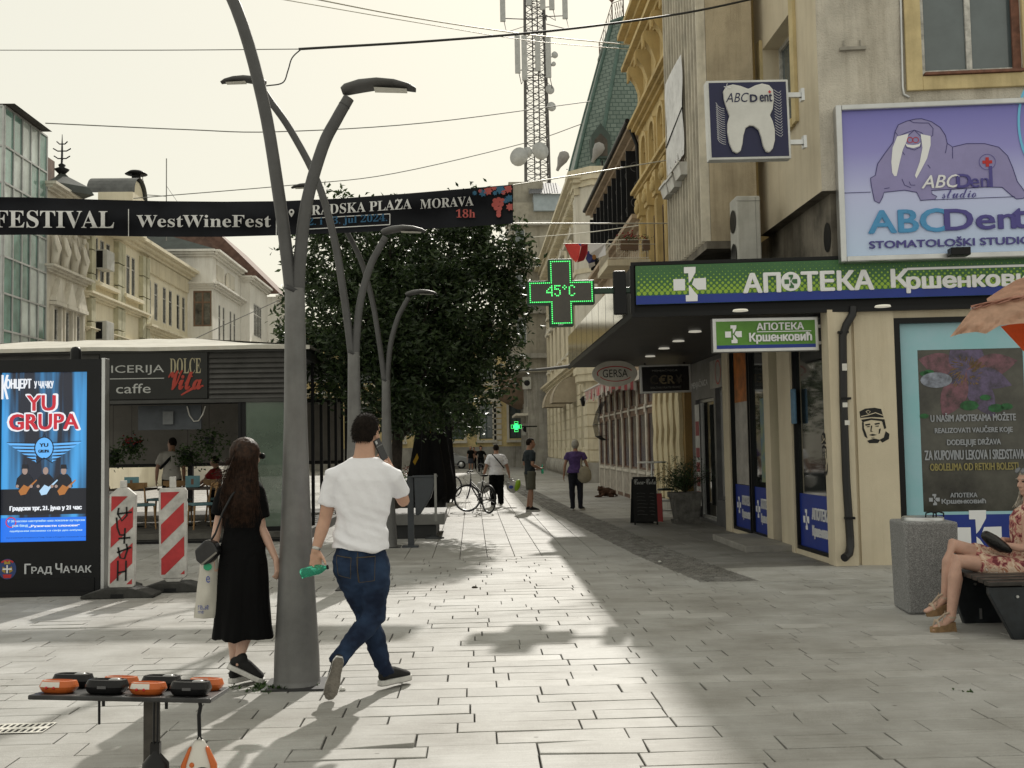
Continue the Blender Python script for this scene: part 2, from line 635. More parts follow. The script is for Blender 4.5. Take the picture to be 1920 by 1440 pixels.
for x0, x1 in ((1549, 1487), (1436, 1405), (1402.5, 1370)):
 m.box(SID, SA(x0), SA(x1), 0.0, 0.07, -0.14, -0.02)
part(m, "window_plinth", PLASTER, B1)
for x0, x1 in ((1549, 1487), (1436, 1405), (1402.5, 1370)):
 a0, a1 = SA(x0), SA(x1)
 m = MB(); w_ = 0.045
 m.box(SID, a0, a0 + w_, 0.071, SOF, -0.13, -0.03); m.box(SID, a1 - w_, a1, 0.071, SOF, -0.13, -0.03)
 m.box(SID, a0 + w_, a1 - w_, 0.071, 0.12, -0.13, -0.03); m.box(SID, a0 + w_, a1 - w_, SOF - 0.05, SOF, -0.13, -0.03)
 o = part(m, "shop_window", BLACKM, B1)
 part(MB().rect(SID, a0 + w_, a1 - w_, 0.12, SOF - 0.05, -0.08), "pane", GLASS, o)
 part(MB().rect(SID, a0 + w_, a1 - w_, 0.12, 0.86, -0.076), "blue_decal", BLUE, o)
 STX = Fr(C0, (0, -1, 0), (-1, 0, 0))
 m = MB(); wA = a1 - a0
 klogo(m, STX, -(a1 - 0.22 * wA), 0.5, 0.14, -0.073)
 m.text(STX, "АПОТЕКА", -(a1 - 0.42 * wA), 0.52, -(a1 - 0.92 * wA), 0.68, -0.073, bold=0.05)
 m.text(STX, "Кршенковић", -(a1 - 0.42 * wA), 0.26, -(a1 - 0.95 * wA), 0.44, -0.073, bold=0.05)
 part(m, "lettering", WHITE, o)
# posters stuck behind the glass
m = MB(); a0, a1 = SA(1396), SA(1374)
m.rect(SID, a0, a1, 0.87, 2.3, -0.077); part(m, "tall_poster", mat("pale_poster", (0.42, 0.4, 0.38), 0.5, var=0.2, scale=3), B1)
m = MB(); m.rect(SID, a0, a1, 2.3, 3.2, -0.0765); part(m, "orange_poster", mat("orange_poster", (0.5, 0.16, 0.03), 0.5, var=0.3, scale=5), B1)
m = MB(); a0, a1 = SA(1432), SA(1420)
m.rect(SID, a0, a1, 0.95, 2.3, -0.0765); part(m, "blue_poster", mat("blue_poster", (0.08, 0.17, 0.26), 0.5, var=0.25, scale=4, col2=(0.25, 0.28, 0.1)), B1)
# door recess
m = MB(); a0, a1 = SA(1463), SA(1447)
m.rect(SID, a0, a1, 0.0, SOF, -0.9); m.poly([SID.p(a1, 0, -0.9), SID.p(a1, SOF, -0.9), SID.p(a1, SOF, -0.29), SID.p(a1, 0, -0.29)])
part(m, "door_recess", BLACKM, B1)  # black sheets stand for the unlit interior behind the open door
m = MB(); m.box(SID, a1 - 0.32, a1 - 0.02, 0.75, 2.75, -0.32, -0.28); part(m, "green_door_panel", mat("green_door_film", (0.06, 0.16, 0.03), 0.4, var=0.3, scale=14), B1)
m = MB(); m.box(SID, a1 - 0.32, a1 - 0.02, 0.02, 0.74, -0.32, -0.28); part(m, "blue_door_panel", BLUE, B1)
m = MB(); m.box(SID, a1 - 0.32, a1 - 0.02, 2.76, 3.2, -0.32, -0.28); part(m, "door_sticker", mat("pale_green_film", (0.25, 0.36, 0.2), 0.5), B1)
m = MB(); m.prism(Fr(G(1430, 1036), (0, 1, 0), (0, 0, 1), (-1, 0, 0)), [(0, -0.45), (2.1, -0.45), (2.1, 0.25), (0, 0.25)], 0, 0.1)
part(m, "entrance_step", mat("step_stone", (0.3, 0.29, 0.27), 0.6, var=0.15), B1, 0.01)
# small blue round notice near the window edge
m = MB(); a0, a1 = SA(1490), SA(1482); m.box(SID, a0 - 0.15, a0 + .02, 1.85, 2.35, -0.02, 0.02)
part(m, "window_notice", mat("notice_blue", (0.10, 0.22, 0.36), 0.5, var=0.2, scale=12), B1, 0.015)
# exchange shop front, further along the side
m = MB(); a0, a1 = SA(1359), SA(1290)
ops = [(a0 + 0.15, a0 + 1.1, 0.5, 2.65), (a0 + 1.25, a1 - 0.4, 0.05, 2.5)]
opening_wall(m, SID, a0, a1, 0, SOF, ops, 0.16, -0.12); part(m, "exchange_shop_front", mat("grey_shop_panel", (0.12, 0.12, 0.125), 0.5, var=0.2), B1)
for i, o_ in enumerate(ops):
 win(B1, SID, *o_, -0.26, ALU, GLASS, 2 - i, 1, 0.06, "shop_window" if i == 0 else "glass_door")
m = MB(); m.rect(SID, a0 + 0.15, a0 + 1.5, 2.66, 3.2, -0.117); part(m, "white_sign_panel", mat("dull_white_panel", (0.34, 0.33, 0.31), 0.5, var=0.2), B1)
m = MB(); STX2 = Fr(C0, (0, -1, 0), (-1, 0, 0))
m.ring(STX2, -(a0 + 0.8), 2.95, 0.22, 0.03, -0.112); part(m, "red_emblem", RED, B1)
m = MB(); m.text(STX2, "MENJAČNICA", -(a1 - 0.1), 2.72, -(a0 + 1.7), 2.92, -0.112); part(m, "lettering", WHITE, B1)
m = MB(); m.rect(SID, a1 - 0.9, a1 - 0.45, 0.3, 2.4, -0.09); m.mi = 1
for k in range(4): m.rect(SID, a1 - 0.85, a1 - 0.5, 0.4 + k * 0.3, 0.6 + k * 0.3, -0.087)
m.rect(SID, a1 - 0.85, a1 - 0.5, 1.75, 2.05, -0.087)
part(m, "rate_board", [mat("white_board", (0.5, 0.5, 0.49), 0.5), mat("dull_red_print", (0.28, 0.03, 0.04), 0.6)], B1)

# front display window
fm = MB(); k = 0.07
for q in ((wx0, wx0 + k, wz0, wz1), (wx1 - k, wx1, wz0, wz1), (wx0 + k, wx1 - k, wz0, wz0 + k), (wx0 + k, wx1 - k, wz1 - k, wz1)):
 fm.box(FRT, *q, -0.1, 0.04)
dw = part(fm, "display_window", BLACKM, B1)
gx0, gz1 = FRT.ab(1722, 656); gx1, gz0 = FRT.ab(1934, 958); bz = FRT.ab(1750, 966)[1]
m = MB()
for q in ((wx0 + k, gx0, bz, wz1 - k), (gx1, wx1 - k, bz, wz1 - k), (gx0, gx1, gz1, wz1 - k), (gx0, gx1, bz, gz0)):
 m.rect(FRT, *q, -0.05)
part(m, "pale_blue_film", mat("pale_blue_film", (0.33, 0.53, 0.62), 0.35, var=0.12, scale=0.8, col2=(0.22, 0.50, 0.55)), dw)
m = MB(); m.rect(FRT, wx0 + k, wx1 - k, wz0 + k, bz, -0.05); m.mi = 1
part(m, "blue_film", BLUE, dw)
m = MB(); ka, kb = FRT.ab(1836, 1004); klogo(m, FRT, ka, kb, 0.31, -0.046); part(m, "cross_emblem", WHITE, dw)
m = MB(); m.rect(FRT, gx0, gx1, gz0, gz1, -0.052); part(m, "pane", mat("poster_glass", (0.075, 0.074, 0.062), 0.07, var=0.4, scale=1.5, spec=0.5, ior=1.5), dw)
# printed flower poster on the glass
FC = FRT.ab(1814, 694)
pet = []
m = MB()
for i, (ang, L, wd_, mi) in enumerate(((165, .62, .30, 0), (120, .35, .26, 1), (60, .38, .28, 1), (10, .66, .30, 0), (-20, .6, .26, 1), (-62, .70, .32, 1), (-118, .68, .32, 0), (-150, .3, .2, 1))):
 m.mi = mi
 P_ = []
 for j in range(15):
  tt = j / 14 * math.pi
  rr_ = math.sin(tt) * wd_ / 2
  s_ = j / 14 * L
  P_.append((s_, rr_))
 out_ = P_ + [(x, -y) for x, y in P_[::-1][1:-1]]
 ca, sa_ = math.cos(R(ang)), math.sin(R(ang))
 out_ = [(min(max(FC[0] + x * ca - y * sa_, gx0 + .01), gx1 - .01), min(max(FC[1] + x * sa_ + y * ca, gz0 + .01), gz1 - .01)) for x, y in out_]
 m.shape(FRT, out_, -0.0505 + i * 0.0003)
part(m, "flower_print", [mat("dull_magenta_print", (0.17, 0.06, 0.09), 0.25, var=0.4, scale=9, spec=.6), mat("dull_violet_print", (0.10, 0.07, 0.17), 0.25, var=0.4, scale=9, spec=.6)], dw)
m = MB()
for i in range(80):
 aa = random.uniform(0, 6.28); r1 = random.uniform(0.06, 0.2)
 x, y = FC[0] + math.cos(aa) * r1, FC[1] + math.sin(aa) * r1
 m.stroke(FRT, [(x, y), (x + math.cos(aa) * .05, y + math.sin(aa + .6) * .05)], 0.008, -0.046)
part(m, "stamen_print", mat("dull_gold_print", (0.2, 0.12, 0.03), 0.4, var=0.3), dw)
m = MB(); bb = FRT.ab(1765, 712)
m.disc(FRT, bb[0] - 0.05, bb[1], 0.2, -0.045, 20, 0.1); part(m, "petal_print", mat("white_petal_print", (0.3, 0.33, 0.42), 0.4, var=0.3, scale=12), dw)
m = MB()
for x, y, r_ in ((1735, 700, .06), (1744, 698, .07), (1820, 760, .12), (1870, 765, .1), (1890, 762, .08), (1735, 780, .06), (1850, 745, .07)):
 q = FRT.ab(x, y); m.disc(FRT, q[0], q[1], r_, -0.0455, 9, r_ * .55)
part(m, "leaf_print", mat("green_leaf_print", (0.02, 0.13, 0.04), 0.4, var=0.3, scale=12), dw)
m = MB()
for s_, x0, y0, x1, y1 in (("U NAŠIM APOTEKAMA MOŽETE", 1747, 791, 1906, 772), ("REALIZOVATI VAUČERE KOJE", 1755, 815, 1900, 797), ("DODELJUJE DRŽAVA", 1778, 838, 1878, 820), ("ZA KUPOVINU LEKOVA I SREDSTAVA", 1736, 863, 1922, 842)):
 TX(m, FRT, s_, x0, y0, x1, y1, c=-0.043, bold=0.03)
TX(m, FRT, "АПОТЕКА", 1784, 933, 1834, 924, c=-0.043, bold=0.05); TX(m, FRT, "Кршенковић", 1768, 947, 1850, 935, c=-0.043, bold=0.05)
q = FRT.ab(1754, 937); klogo(m, FRT, q[0], q[1], 0.07, -0.043)
part(m, "lettering", mat("grey_lettering", (0.34, 0.36, 0.40), 0.5, var=0), dw)
m = MB(); TX(m, FRT, "OBOLELIMA OD RETKIH BOLESTI", 1746, 883, 1911, 867, c=-0.043, bold=0.03)
part(m, "ochre_lettering", mat("ochre_lettering", (0.30, 0.26, 0.10), 0.5, var=0), dw)
# stencilled portraits sprayed on the wall
def stencil(fr, cx, cy, s, c, kx=1.0):
 m = MB()
 def P(L): return [(cx + (x - 50) * s * kx, cy - (y - 50) * s) for x, y in L]
 m.shape(fr, P([(8, 28), (6, 10), (22, 2), (48, 0), (66, 4), (72, 28), (40, 26)]), c)
 for L in ([(10, 33), (38, 29), (74, 33), (76, 46), (70, 44), (66, 38), (38, 34), (14, 40)], [(12, 40), (17, 40), (17, 56), (22, 70), (26, 86), (18, 80), (12, 60)], [(68, 42), (76, 46), (78, 58), (72, 60)],
     [(76, 66), (86, 74), (84, 88), (66, 98), (58, 90), (70, 84)], [(24, 92), (44, 86), (60, 90), (54, 99), (30, 99)], [(20, 46), (34, 44), (35, 48), (22, 50)], [(46, 44), (60, 42), (61, 46), (47, 48)],
     [(24, 52), (33, 51), (32, 54), (25, 54)], [(48, 51), (58, 50), (57, 53), (49, 53)], [(36, 50), (40, 50), (37, 64), (42, 67), (34, 67)], [(30, 76), (40, 73), (52, 76), (40, 79)], [(58, 60), (63, 58), (60, 72), (56, 74)], [(34, 84), (46, 83), (40, 86)]):
  m.shape(fr, P(L), c)
 m.mi = 1
 m.stroke(fr, P([(10, 24), (30, 20), (50, 14), (70, 22)]), s * 2.2, c + .001)
 m.stroke(fr, P([(24, 10), (30, 18), (36, 10), (30, 7), (24, 10)]), s * 1.6, c + .001)
 part(m, "stencil_graffiti", [BLACKP, PLASTER], B1)
q = FRT.ab(1641, 798); stencil(FRT, q[0], q[1], 0.0046, 0.038)
q = SID.ab(1555.5, 852)
stencil(Fr(C0, (0, -1, 0), (-1, 0, 0)), -0.16, q[1], 0.0058, 0.004, 0.45)
# rain downpipe
p_ = lambda x, y, c: FRT.p(*FRT.ab(x, y), c)
m = MB()
m.tube([p_(1596, 578, .1), p_(1594, 592, .12), p_(1582, 612, .13), p_(1576, 632, .12), p_(1578, 760, .11), p_(1583, 900, .11), p_(1590, 1005, .11), p_(1590, 1022, .13), p_(1586, 1035, .18), p_(1577, 1041, .24), p_(1574, 1042, .26)], 0.052, 12)
dp = part(m, "downpipe", mat("black_pipe", (0.012, 0.012, 0.014), 0.4, var=0.15), B1)
m = MB()
for y in (625, 748, 970):
 a, b = FRT.ab(1579 + (y - 700) * 0.035, y); m.box(FRT, a - 0.065, a + 0.065, b - .015, b + .015, 0.05, 0.17)
part(m, "pipe_clamp", BLACKM, dp)
m = MB()
for x, y, h in ((1578, 690, .045), (1579, 760, .03), (1583, 793, .03)):
 a, b = FRT.ab(x, y); m.box(FRT, a - 0.03, a + .03, b - h, b + h, 0.155, 0.168)
part(m, "paper_sticker", WHITEP, dp)

# canopy
PC = W(1190, 590, 13.9); PC.z = SOF
CF = Fr((PC.x, PC.y, 0), FU, FN)
ZT = CF.ab(1190, 493)[1]
YE = 23.2
m = MB()
def xy(p, z): return V((p[0], p[1], z))
inner = C0 + V((0.35, 0.6, 0))
outl = [(PC.x, PC.y), tuple((PC + FU * 8.5)[:2]), tuple((PC + FU * 8.5 - FN * 1.0)[:2]), (inner.x, inner.y), (inner.x, YE), (PC.x, YE)]
n_ = len(outl)
m.add([xy(p, SOF + .03) for p in outl] + [xy(p, ZT - .02) for p in outl], [list(range(n_)), list(range(2 * n_ - 1, n_ - 1, -1))] + [[i, i + n_, (i + 1) % n_ + n_, (i + 1) % n_] for i in range(n_)])
cano = part(m, "canopy", BLACKM, B1)
m = MB()
y = PC.y - 0.0
while y < YE - 0.1:
 x1_ = C0.x + .3 if y > C0.y + 0.1 else PC.x + 2.3
 m.box(Fr((0, 0, 0), (1, 0, 0), (0, 0, -1), (0, 1, 0)), PC.x + 0.02, x1_, y + 0.004, y + 0.145, -SOF - .028, -SOF - 0.004)
 y += 0.15
part(m, "soffit_boards", SLATS, cano)
m = MB()
SC = Fr((PC.x, PC.y, 0), (0, 1, 0), (-1, 0, 0))
m.box(SC, 0.0, YE - PC.y, SOF - 0.03, SOF + 0.05, 0.001, 0.04)
m.box(CF, -0.04, 8.5, SOF - 0.03, SOF + .03, 0.001, 0.06)
m.box(CF, -0.04, 8.5, ZT - 0.045, ZT, 0.001, 0.06)
m.box(CF, -0.05, 0.0, SOF + .03, ZT - .045, -0.1, 0.06)
part(m, "edge_trim", BLACKM, cano)
# glossy panels along the street side of the canopy
m = MB(); L_ = YE - PC.y
nP = 9
for i in range(nP):
 m.box(SC, 0.9 + (L_ - 0.9) * i / nP + .02, 0.9 + (L_ - 0.9) * (i + 1) / nP - 0.02, SOF + 0.08, ZT - 0.02, 0.002, 0.03)
part(m, "side_panels", mat("mirror_panel", (0.5, 0.47, 0.4), 0.12, 0.85, var=0.2, scale=2), cano)
m = MB()
lights = []
for px, py in ((1388, 579), (1303, 619), (1272, 637), (1245, 651), (1219, 666), (1655, 571)):
 d = ray(px, py); q = EYE + d * ((SOF - 1.6) / d.z)
 o = MB().lathe(V((q.x, q.y, SOF - .03)), [(0.0, 0.02), (0.09, 0.02), (0.1, 0.0), (0.085, 0.0), (0.08, 0.012), (0, 0.012)], 18, cap=False)
 part(o, "recessed_light", mat("recessed_light_glow", (0.6, 0.58, 0.5), 0.4, var=0, emit=0.25 if py != 666 else 1.2, ecol=(1, .95, .8)), cano)

# upper storeys above the canopy
U0 = W(1541, 358, 13.55)
UF = Fr((U0.x, U0.y, 0), FU, FN)
US = Fr((U0.x, U0.y, 0), (0, 1, 0), (-1, 0, 0))
TOP = 12.2
m = MB()
uwx0, uwz0 = UF.ab(1728, 140); uwx1 = UF.ab(1916, 100)[0]
opening_wall(m, UF, 0.0, 7.0, U0.z, TOP, [(uwx0, uwx1, uwz0, uwz0 + 1.75), (uwx0, uwx1, uwz0 + 3.2, uwz0 + 4.9)], 0.22)
part(m, "upper_front_wall", ROUGHCAST, B1)
m = MB()
ya0, ya1 = US.ab(1490, 200)[0], US.ab(1433, 200)[0]
yz = US.ab(1490, 222)[1]
ylen = US.ab(1418, 200)[0]
opening_wall(m, US, 0.0, ylen, U0.z, TOP, [(ya0, ya1, yz, yz + 1.55), (ya0, ya1, yz + 3, yz + 4.6)], 0.35)
part(m, "upper_side_wall", PLASTER, B1)
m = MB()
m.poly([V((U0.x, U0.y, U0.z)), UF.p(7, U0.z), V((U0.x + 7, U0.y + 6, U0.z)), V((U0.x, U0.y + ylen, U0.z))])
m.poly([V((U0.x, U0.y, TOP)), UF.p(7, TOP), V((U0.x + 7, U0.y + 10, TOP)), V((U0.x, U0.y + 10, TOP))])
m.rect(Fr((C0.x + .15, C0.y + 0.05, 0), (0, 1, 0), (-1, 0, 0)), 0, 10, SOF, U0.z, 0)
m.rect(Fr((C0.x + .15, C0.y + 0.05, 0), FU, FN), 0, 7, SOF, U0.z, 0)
part(m, "recessed_wall", SOOT_SHADE, B1)
for dz in (0, 3.2):
 m = MB(); s_ = 0.24 if dz == 0 else 0.15
 for q in ((uwx0 - s_ * .85, uwx0 - 0.002, uwz0 - .22 + dz, uwz0 + 1.9 + dz), (uwx1 + .002, uwx1 + .3, uwz0 - .22 + dz, uwz0 + 1.9 + dz), (uwx0 - .002, uwx1 + .002, uwz0 - .22 + dz, uwz0 - 0.04 + dz), (uwx0 - .002, uwx1 + .002, uwz0 + 1.753 + dz, uwz0 + 1.9 + dz)):
  m.box(UF, *q, 0.001, 0.06)
 part(m, "window_surround", YELLOWFRAME, B1, 0.008)
for dz in (0, 3.2):
 o = win(B1, UF, uwx0, uwx1, uwz0 + dz, uwz0 + 1.75 + dz, -0.12, FRAMEW, GLASSB, 2, 1, 0.07)
 m = MB(); m.box(UF, uwx0 + .02, uwx1 - .02, uwz0 - 0.035 + dz, uwz0 + dz - .001, -0.1, 0.1); part(m, "sill", RUST, o)
 m = MB(); x_ = uwx1 - 0.1; m.box(UF, x_, x_ + .1, uwz0 + .002 + dz, uwz0 + 1.745 + dz, -0.066, -0.03); part(m, "outer_sash", RUST, o)
 win(B1, US, ya0, ya1, yz + (dz and 3), yz + (1.55 if not dz else 4.6), -0.3, FRAMEW, GLASSB, 2, 1, 0.06)
m = MB(); m.box(US, ya0 - .18, ya0 - .002, yz - .1, yz + 1.7, .001, .05); m.box(US, ya0 - .002, ya1 + .2, yz - .12, yz - .002, .001, .06); m.box(US, ya1 + .002, ya1 + .2, yz - .002, yz + 1.7, .001, .05)
part(m, "window_surround", YELLOWFRAME, B1)
# conduit and small iron bracket on the plaster
m = MB(); m.tube([UF.p(*UF.ab(1688, -10), .02), UF.p(*UF.ab(1692, 165), .02), UF.p(*UF.ab(1694, 178), .02), UF.p(*UF.ab(1704, 183), .02)], 0.018, 6); part(m, "wall_conduit", ALU, B1)
m = MB(); q0, q1 = UF.ab(1573, 94), UF.ab(1622, 94)
m.box(UF, q0[0], q1[0], q0[1] - .02, q0[1] + .02, .001, .06)
for x_ in (q0[0] + .06, q1[0] - .06): m.box(UF, x_ - .008, x_ + .008, q0[1] + .021, q0[1] + .12, 0.001, .02)
part(m, "wall_bracket", mat("painted_iron", (0.33, 0.31, 0.27), 0.7, var=0.2), B1)
m = MB(); q = Fr((C0.x + .15, C0.y + .05, 0), (0, 1, 0), (-1, 0, 0)); m.disc(q, q.ab(1552, 445)[0], q.ab(1552, 445)[1], 0.14, 0.01, 16, .2)
part(m, "round_vent", BLACKM, B1)

# fascia sign on the canopy front
s1z0, s1z1 = CF.ab(1195, 573)[1], CF.ab(1195, 501)[1]
fs = thing("shop_fascia_sign", "long green and blue pharmacy fascia sign across the front of the black canopy", "sign", CF.p(0, s1z0, .06))
m = MB(); m.box(CF, 0.02, 8.3, s1z0, s1z1, 0.06, 0.1); part(m, "panel", GREEN, fs)
bzt = CF.ab(1195, 557)[1]
m = MB(); m.rect(CF, 0.02, 8.3, s1z0, bzt, 0.103); part(m, "blue_stripe", BLUE, fs)
m = MB(); dots(m, CF, 0.02, 6.2, bzt, s1z1 - 0.02, 0.075, 0.103, 0.03); part(m, "halftone_dots", LIME, fs)
m = MB(); q = CF.ab(1292, 535); klogo(m, CF, q[0], q[1], 0.22, 0.107)
TX(m, CF, "АП", 1393, 551, 1459, 514, c=0.107, bold=0.062); TX(m, CF, "ТЕКА", 1501, 548, 1632, 509, c=0.107, bold=0.062)
q = CF.ab(1480, 530); m.disc(CF, q[0], q[1], 0.125, 0.107)
TX(m, CF, "К", 1668, 541, 1698, 507, c=0.107, bold=0.062); TX(m, CF, "ршенковић", 1697, 551, 1950, 508, c=0.107, bold=0.062)
a0, b0 = CF.ab(1696, 509); a1, b1 = CF.ab(1960, 498); m.rect(CF, a0, a1, b0 - .0, b0 + 0.03, 0.107)
part(m, "lettering", WHITE, fs)
m = MB(); klogo(m, CF, q[0], q[1], 0.085, 0.112); part(m, "cross_emblem", GREEN, fs)

# projecting pharmacy sign under the canopy
JF = Fr(W(1436, 627, 13.78), (1, 0, 0), (0, -1, 0))
def quadsign(fr, px0, py0, px1, py1):
 a0, b0 = fr.ab(px0, py0); a1, b1 = fr.ab(px1, py1)
 return a0, a1, b0, b1
ROLLF = lambda o, deg=0.9: Fr(o, (math.cos(R(deg)), 0, math.sin(R(deg))), (0, -1, 0), (-math.sin(R(deg)), 0, math.cos(R(deg))))
JF = ROLLF(W(1436, 627, 13.78), 0.4)
hw, hh = 0.70, 0.225
js = thing("projecting_sign", "small rectangular green pharmacy sign with silver frame hung beneath the canopy", "sign", JF.o)
m = MB(); m.box(JF, -hw, hw, -hh, hh, -0.12, 0.0)
part(m, "casing", ALU, js, 0.008)
m = MB(); m.rect(JF, -hw + .045, hw - .045, -hh + .045, hh - .045, 0.003); part(m, "panel", mat("bright_green_print", (0.10, 0.27, 0.035), 0.45, var=0.15, scale=2), js)
m = MB(); m.rect(JF, -hw + .045, hw - .045, -hh + .045, -hh + .09, 0.006); part(m, "blue_stripe", BLUE, js)
m = MB(); klogo(m, JF, -0.43, 0.01, 0.115, .009); m.text(JF, "АПОТЕКА", -0.12, 0.055, 0.50, 0.15, .009, bold=.05); m.text(JF, "Кршенковић", -0.22, -0.12, 0.60, 0.02, .009, bold=.05); m.rect(JF, -.12, .6, .03, .04, .009)
part(m, "lettering", WHITE, js)
m = MB(); m.box(JF, hw, hw + .09, .08, .12, -.08, -.04); m.box(JF, hw, hw + .09, -.14, -.1, -.08, -.04); part(m, "bracket", ALU, js)

# green LED cross
XF = ROLLF(W(1052, 548, 13.8), 0.6)
cr = thing("led_pharmacy_cross", "large dark green cross with lit green dots showing the temperature beside the canopy", "illuminated sign", XF.o)
L1_, a_ = 0.44, 0.155
def crossp(L, a): return [(-a, -L), (a, -L), (a, -a), (L, -a), (L, a), (a, a), (a, L), (-a, L), (-a, a), (-L, a), (-L, -a), (-a, -a)]
m = MB(); m.prism(XF, crossp(L1_, a_), -0.18, 0.0); part(m, "casing", mat("dark_green_casing", (0.008, 0.04, 0.02), 0.4, var=0.1), cr, 0.006)
m = MB(); m.shape(XF, crossp(L1_ - .045, a_ - .04), 0.004); part(m, "display", mat("brown_glossy_screen", (0.035, 0.029, 0.021), 0.12, var=0.25, scale=3, spec=0.6), cr)
LED = mat("green_led", (0.05, 0.6, 0.1), 0.4, var=0, emit=1.1, ecol=(0.10, 1.0, 0.22))
m = MB(); cp = crossp(L1_ - .035, a_ - .03); cp = cp + cp[:1]
for i in range(12):
 p0, p1 = V(cp[i]), V(cp[i + 1]); n_ = max(1, round((p1 - p0).length / 0.026))
 for k_ in range(n_):
  q = p0.lerp(p1, k_ / n_); m.disc(XF, q.x, q.y, 0.0085, 0.009, 6)
part(m, "led_border", LED, cr)
DIG = {'4': ["0001", "0011", "0101", "1001", "1111", "0001", "0001"], '5': ["1111", "1000", "1110", "0001", "0001", "1001", "0110"], 'o': ["010", "101", "010", "000", "000", "000", "000"], 'C': ["0110", "1001", "1000", "1000", "1000", "1001", "0110"]}
m = MB(); x_ = -0.185; st = 0.0215
for ch in "45oC":
 for r_, row in enumerate(DIG[ch]):
  for c_, b_ in enumerate(row):
   if b_ == '1': m.disc(XF, x_ + c_ * st, 0.085 - r_ * st, 0.0095, 0.009, 6)
 x_ += (len(DIG[ch][0]) + 0.9) * st
part(m, "led_digits", LED, cr)
m = MB(); m.text(XF, "DMV", -.05, -L1_ + .006, .02, -L1_ + .028, 0.004); part(m, "lettering", WHITE, cr)
m = MB(); m.box(XF, L1_, L1_ + 0.52, -0.02, 0.06, -0.12, -0.06); bk_ = part(m, "bracket", mat("dark_green_arm", (0.012, 0.04, 0.025), 0.4), cr, 0.01); part(MB().box(XF, L1_ + .26, L1_ + .42, -.3, .27, -.14, -.02), "mount_box", BLACKM, bk_, .01)

# tooth sign
TF = ROLLF(W(1404, 224, 13.45), 0.8)
k_ = 13.45 / 2000
ts = thing("tooth_sign", "square navy dentist lightbox sign with a big white tooth on wall brackets", "sign", TF.o)
def tz(x, y): return ((x / 3 + 1280 - 1406) * k_, -(y / 3 - 224) * k_)
m = MB(); m.box(TF, -.535, .535, -.52, .52, -.16, 0); part(m, "casing", mat("white_casing", (0.6, 0.61, 0.6), 0.4, var=0.1), ts, 0.008)
m = MB(); m.rect(TF, -.505, .505, -.49, .49, .003); part(m, "panel", NAVY, ts)
tooth = [(235, 560), (232, 510), (250, 480), (290, 470), (335, 480), (378, 498), (420, 478), (460, 468), (500, 478), (522, 505), (525, 560), (515, 620), (497, 655), (512, 690), (522, 740), (520, 800), (505, 850), (485, 872), (465, 868), (450, 835), (440, 780), (428, 740), (400, 716), (375, 714), (352, 728), (338, 770), (330, 820), (318, 860), (296, 874), (272, 860), (255, 815), (246, 750), (248, 700), (262, 655), (248, 610)]
m = MB(); m.prism(TF, [tz(*p) for p in tooth], 0.004, 0.05); part(m, "tooth_emblem", mat("white_relief", (0.62, 0.62, 0.6), 0.45, var=0.08), ts, 0.012)
m = MB()
for i in range(17):
 y_ = 570 + i * 13
 m.stroke(TF, [tz(190, y_), tz(200, y_ + 20), tz(220, y_ + 34), tz(238, y_ + 38)], 0.004, .006)
 y_ = 500 + i * 16
 m.stroke(TF, [tz(530, y_), tz(548, y_ + 14), tz(562, y_ + 20), tz(572, y_ + 8)], 0.004, .006)
m.stroke(TF, [tz(235, 485), tz(275, 492)], 0.008, .056); m.stroke(TF, [tz(255, 465), tz(248, 500)], 0.006, .056)
part(m, "sparkle_lines", WHITE, ts)
m = MB(); m.mi = 0
q0, q1 = tz(385, 577), tz(425, 535); m.text(TF, "D", *q0, *q1, c=.054, bold=.05)
q0, q1 = tz(440, 577), tz(512, 530); m.text(TF, "ent", *q0, *q1, c=.054, bold=.01)
def outl_text(s_, q0, q1):
 m.text(TF, s_, *q0, *q1, c=.054, shear=0.3)
outl_text("ABC", tz(242, 577), tz(378, 522))
part(m, "lettering", NAVY, ts)
m = MB()
q = tz(500, 520); m.rect(TF, q[0] - .02, q[0] + .02, q[1] - .007, q[1] + .007, .056); m.rect(TF, q[0] - .007, q[0] + .007, q[1] - .02, q[1] + .02, .0565)
part(m, "red_cross", RED, ts)
m = MB()
for y_ in (174, 267):
 b_ = -(y_ - 224) * k_; m.box(TF, .536, .76, b_ - .03, b_ + .03, -.12, -.06); m.box(TF, .72, .76, b_ - .08, b_ + .08, -.14, -.04)
part(m, "bracket", ALU, ts)

# dentist billboard on the upper wall
AF = Fr(UF.p(*UF.ab(1565, 480), 0.16), FU, FN)
bs = thing("dentist_billboard", "big lilac and white dentist billboard with a walrus drawing in a silver frame", "billboard", AF.o)
def aq(x, y): return AF.ab(x, y)
z3 = lambda x, y: AF.ab(1280 + x / 3, y / 3)
bx0, bz1 = aq(1566, 198); bx1 = bx0 + 3.4; bz0 = aq(1580, 492)[1]
m = MB(); f_ = .075
m.box(AF, bx0, bx0 + f_, bz0, bz1, -.15, .03); m.box(AF, bx0 + f_, bx1 - f_, bz1 - f_, bz1, -.15, .03); m.box(AF, bx1 - f_, bx1, bz0, bz1, -.15, .03); m.box(AF, bx0 + f_, bx1 - f_, bz0, bz0 + f_, -.15, .03)
part(m, "frame", ALU, bs, 0.015)
gm = bpy.data.materials.new("lilac_gradient_print"); gm.use_nodes = True
gn = gm.node_tree.nodes; gl = gm.node_tree.links
gt = gn.new("ShaderNodeTexCoord"); gs = gn.new("ShaderNodeSeparateXYZ"); gl.new(gt.outputs["Object"], gs.inputs[0])
gmr = gn.new("ShaderNodeMapRange"); gmr.inputs[1].default_value = bz0; gmr.inputs[2].default_value = bz1; gl.new(gs.outputs[2], gmr.inputs[0])
gr = gn.new("ShaderNodeValToRGB"); gl.new(gmr.outputs[0], gr.inputs[0])
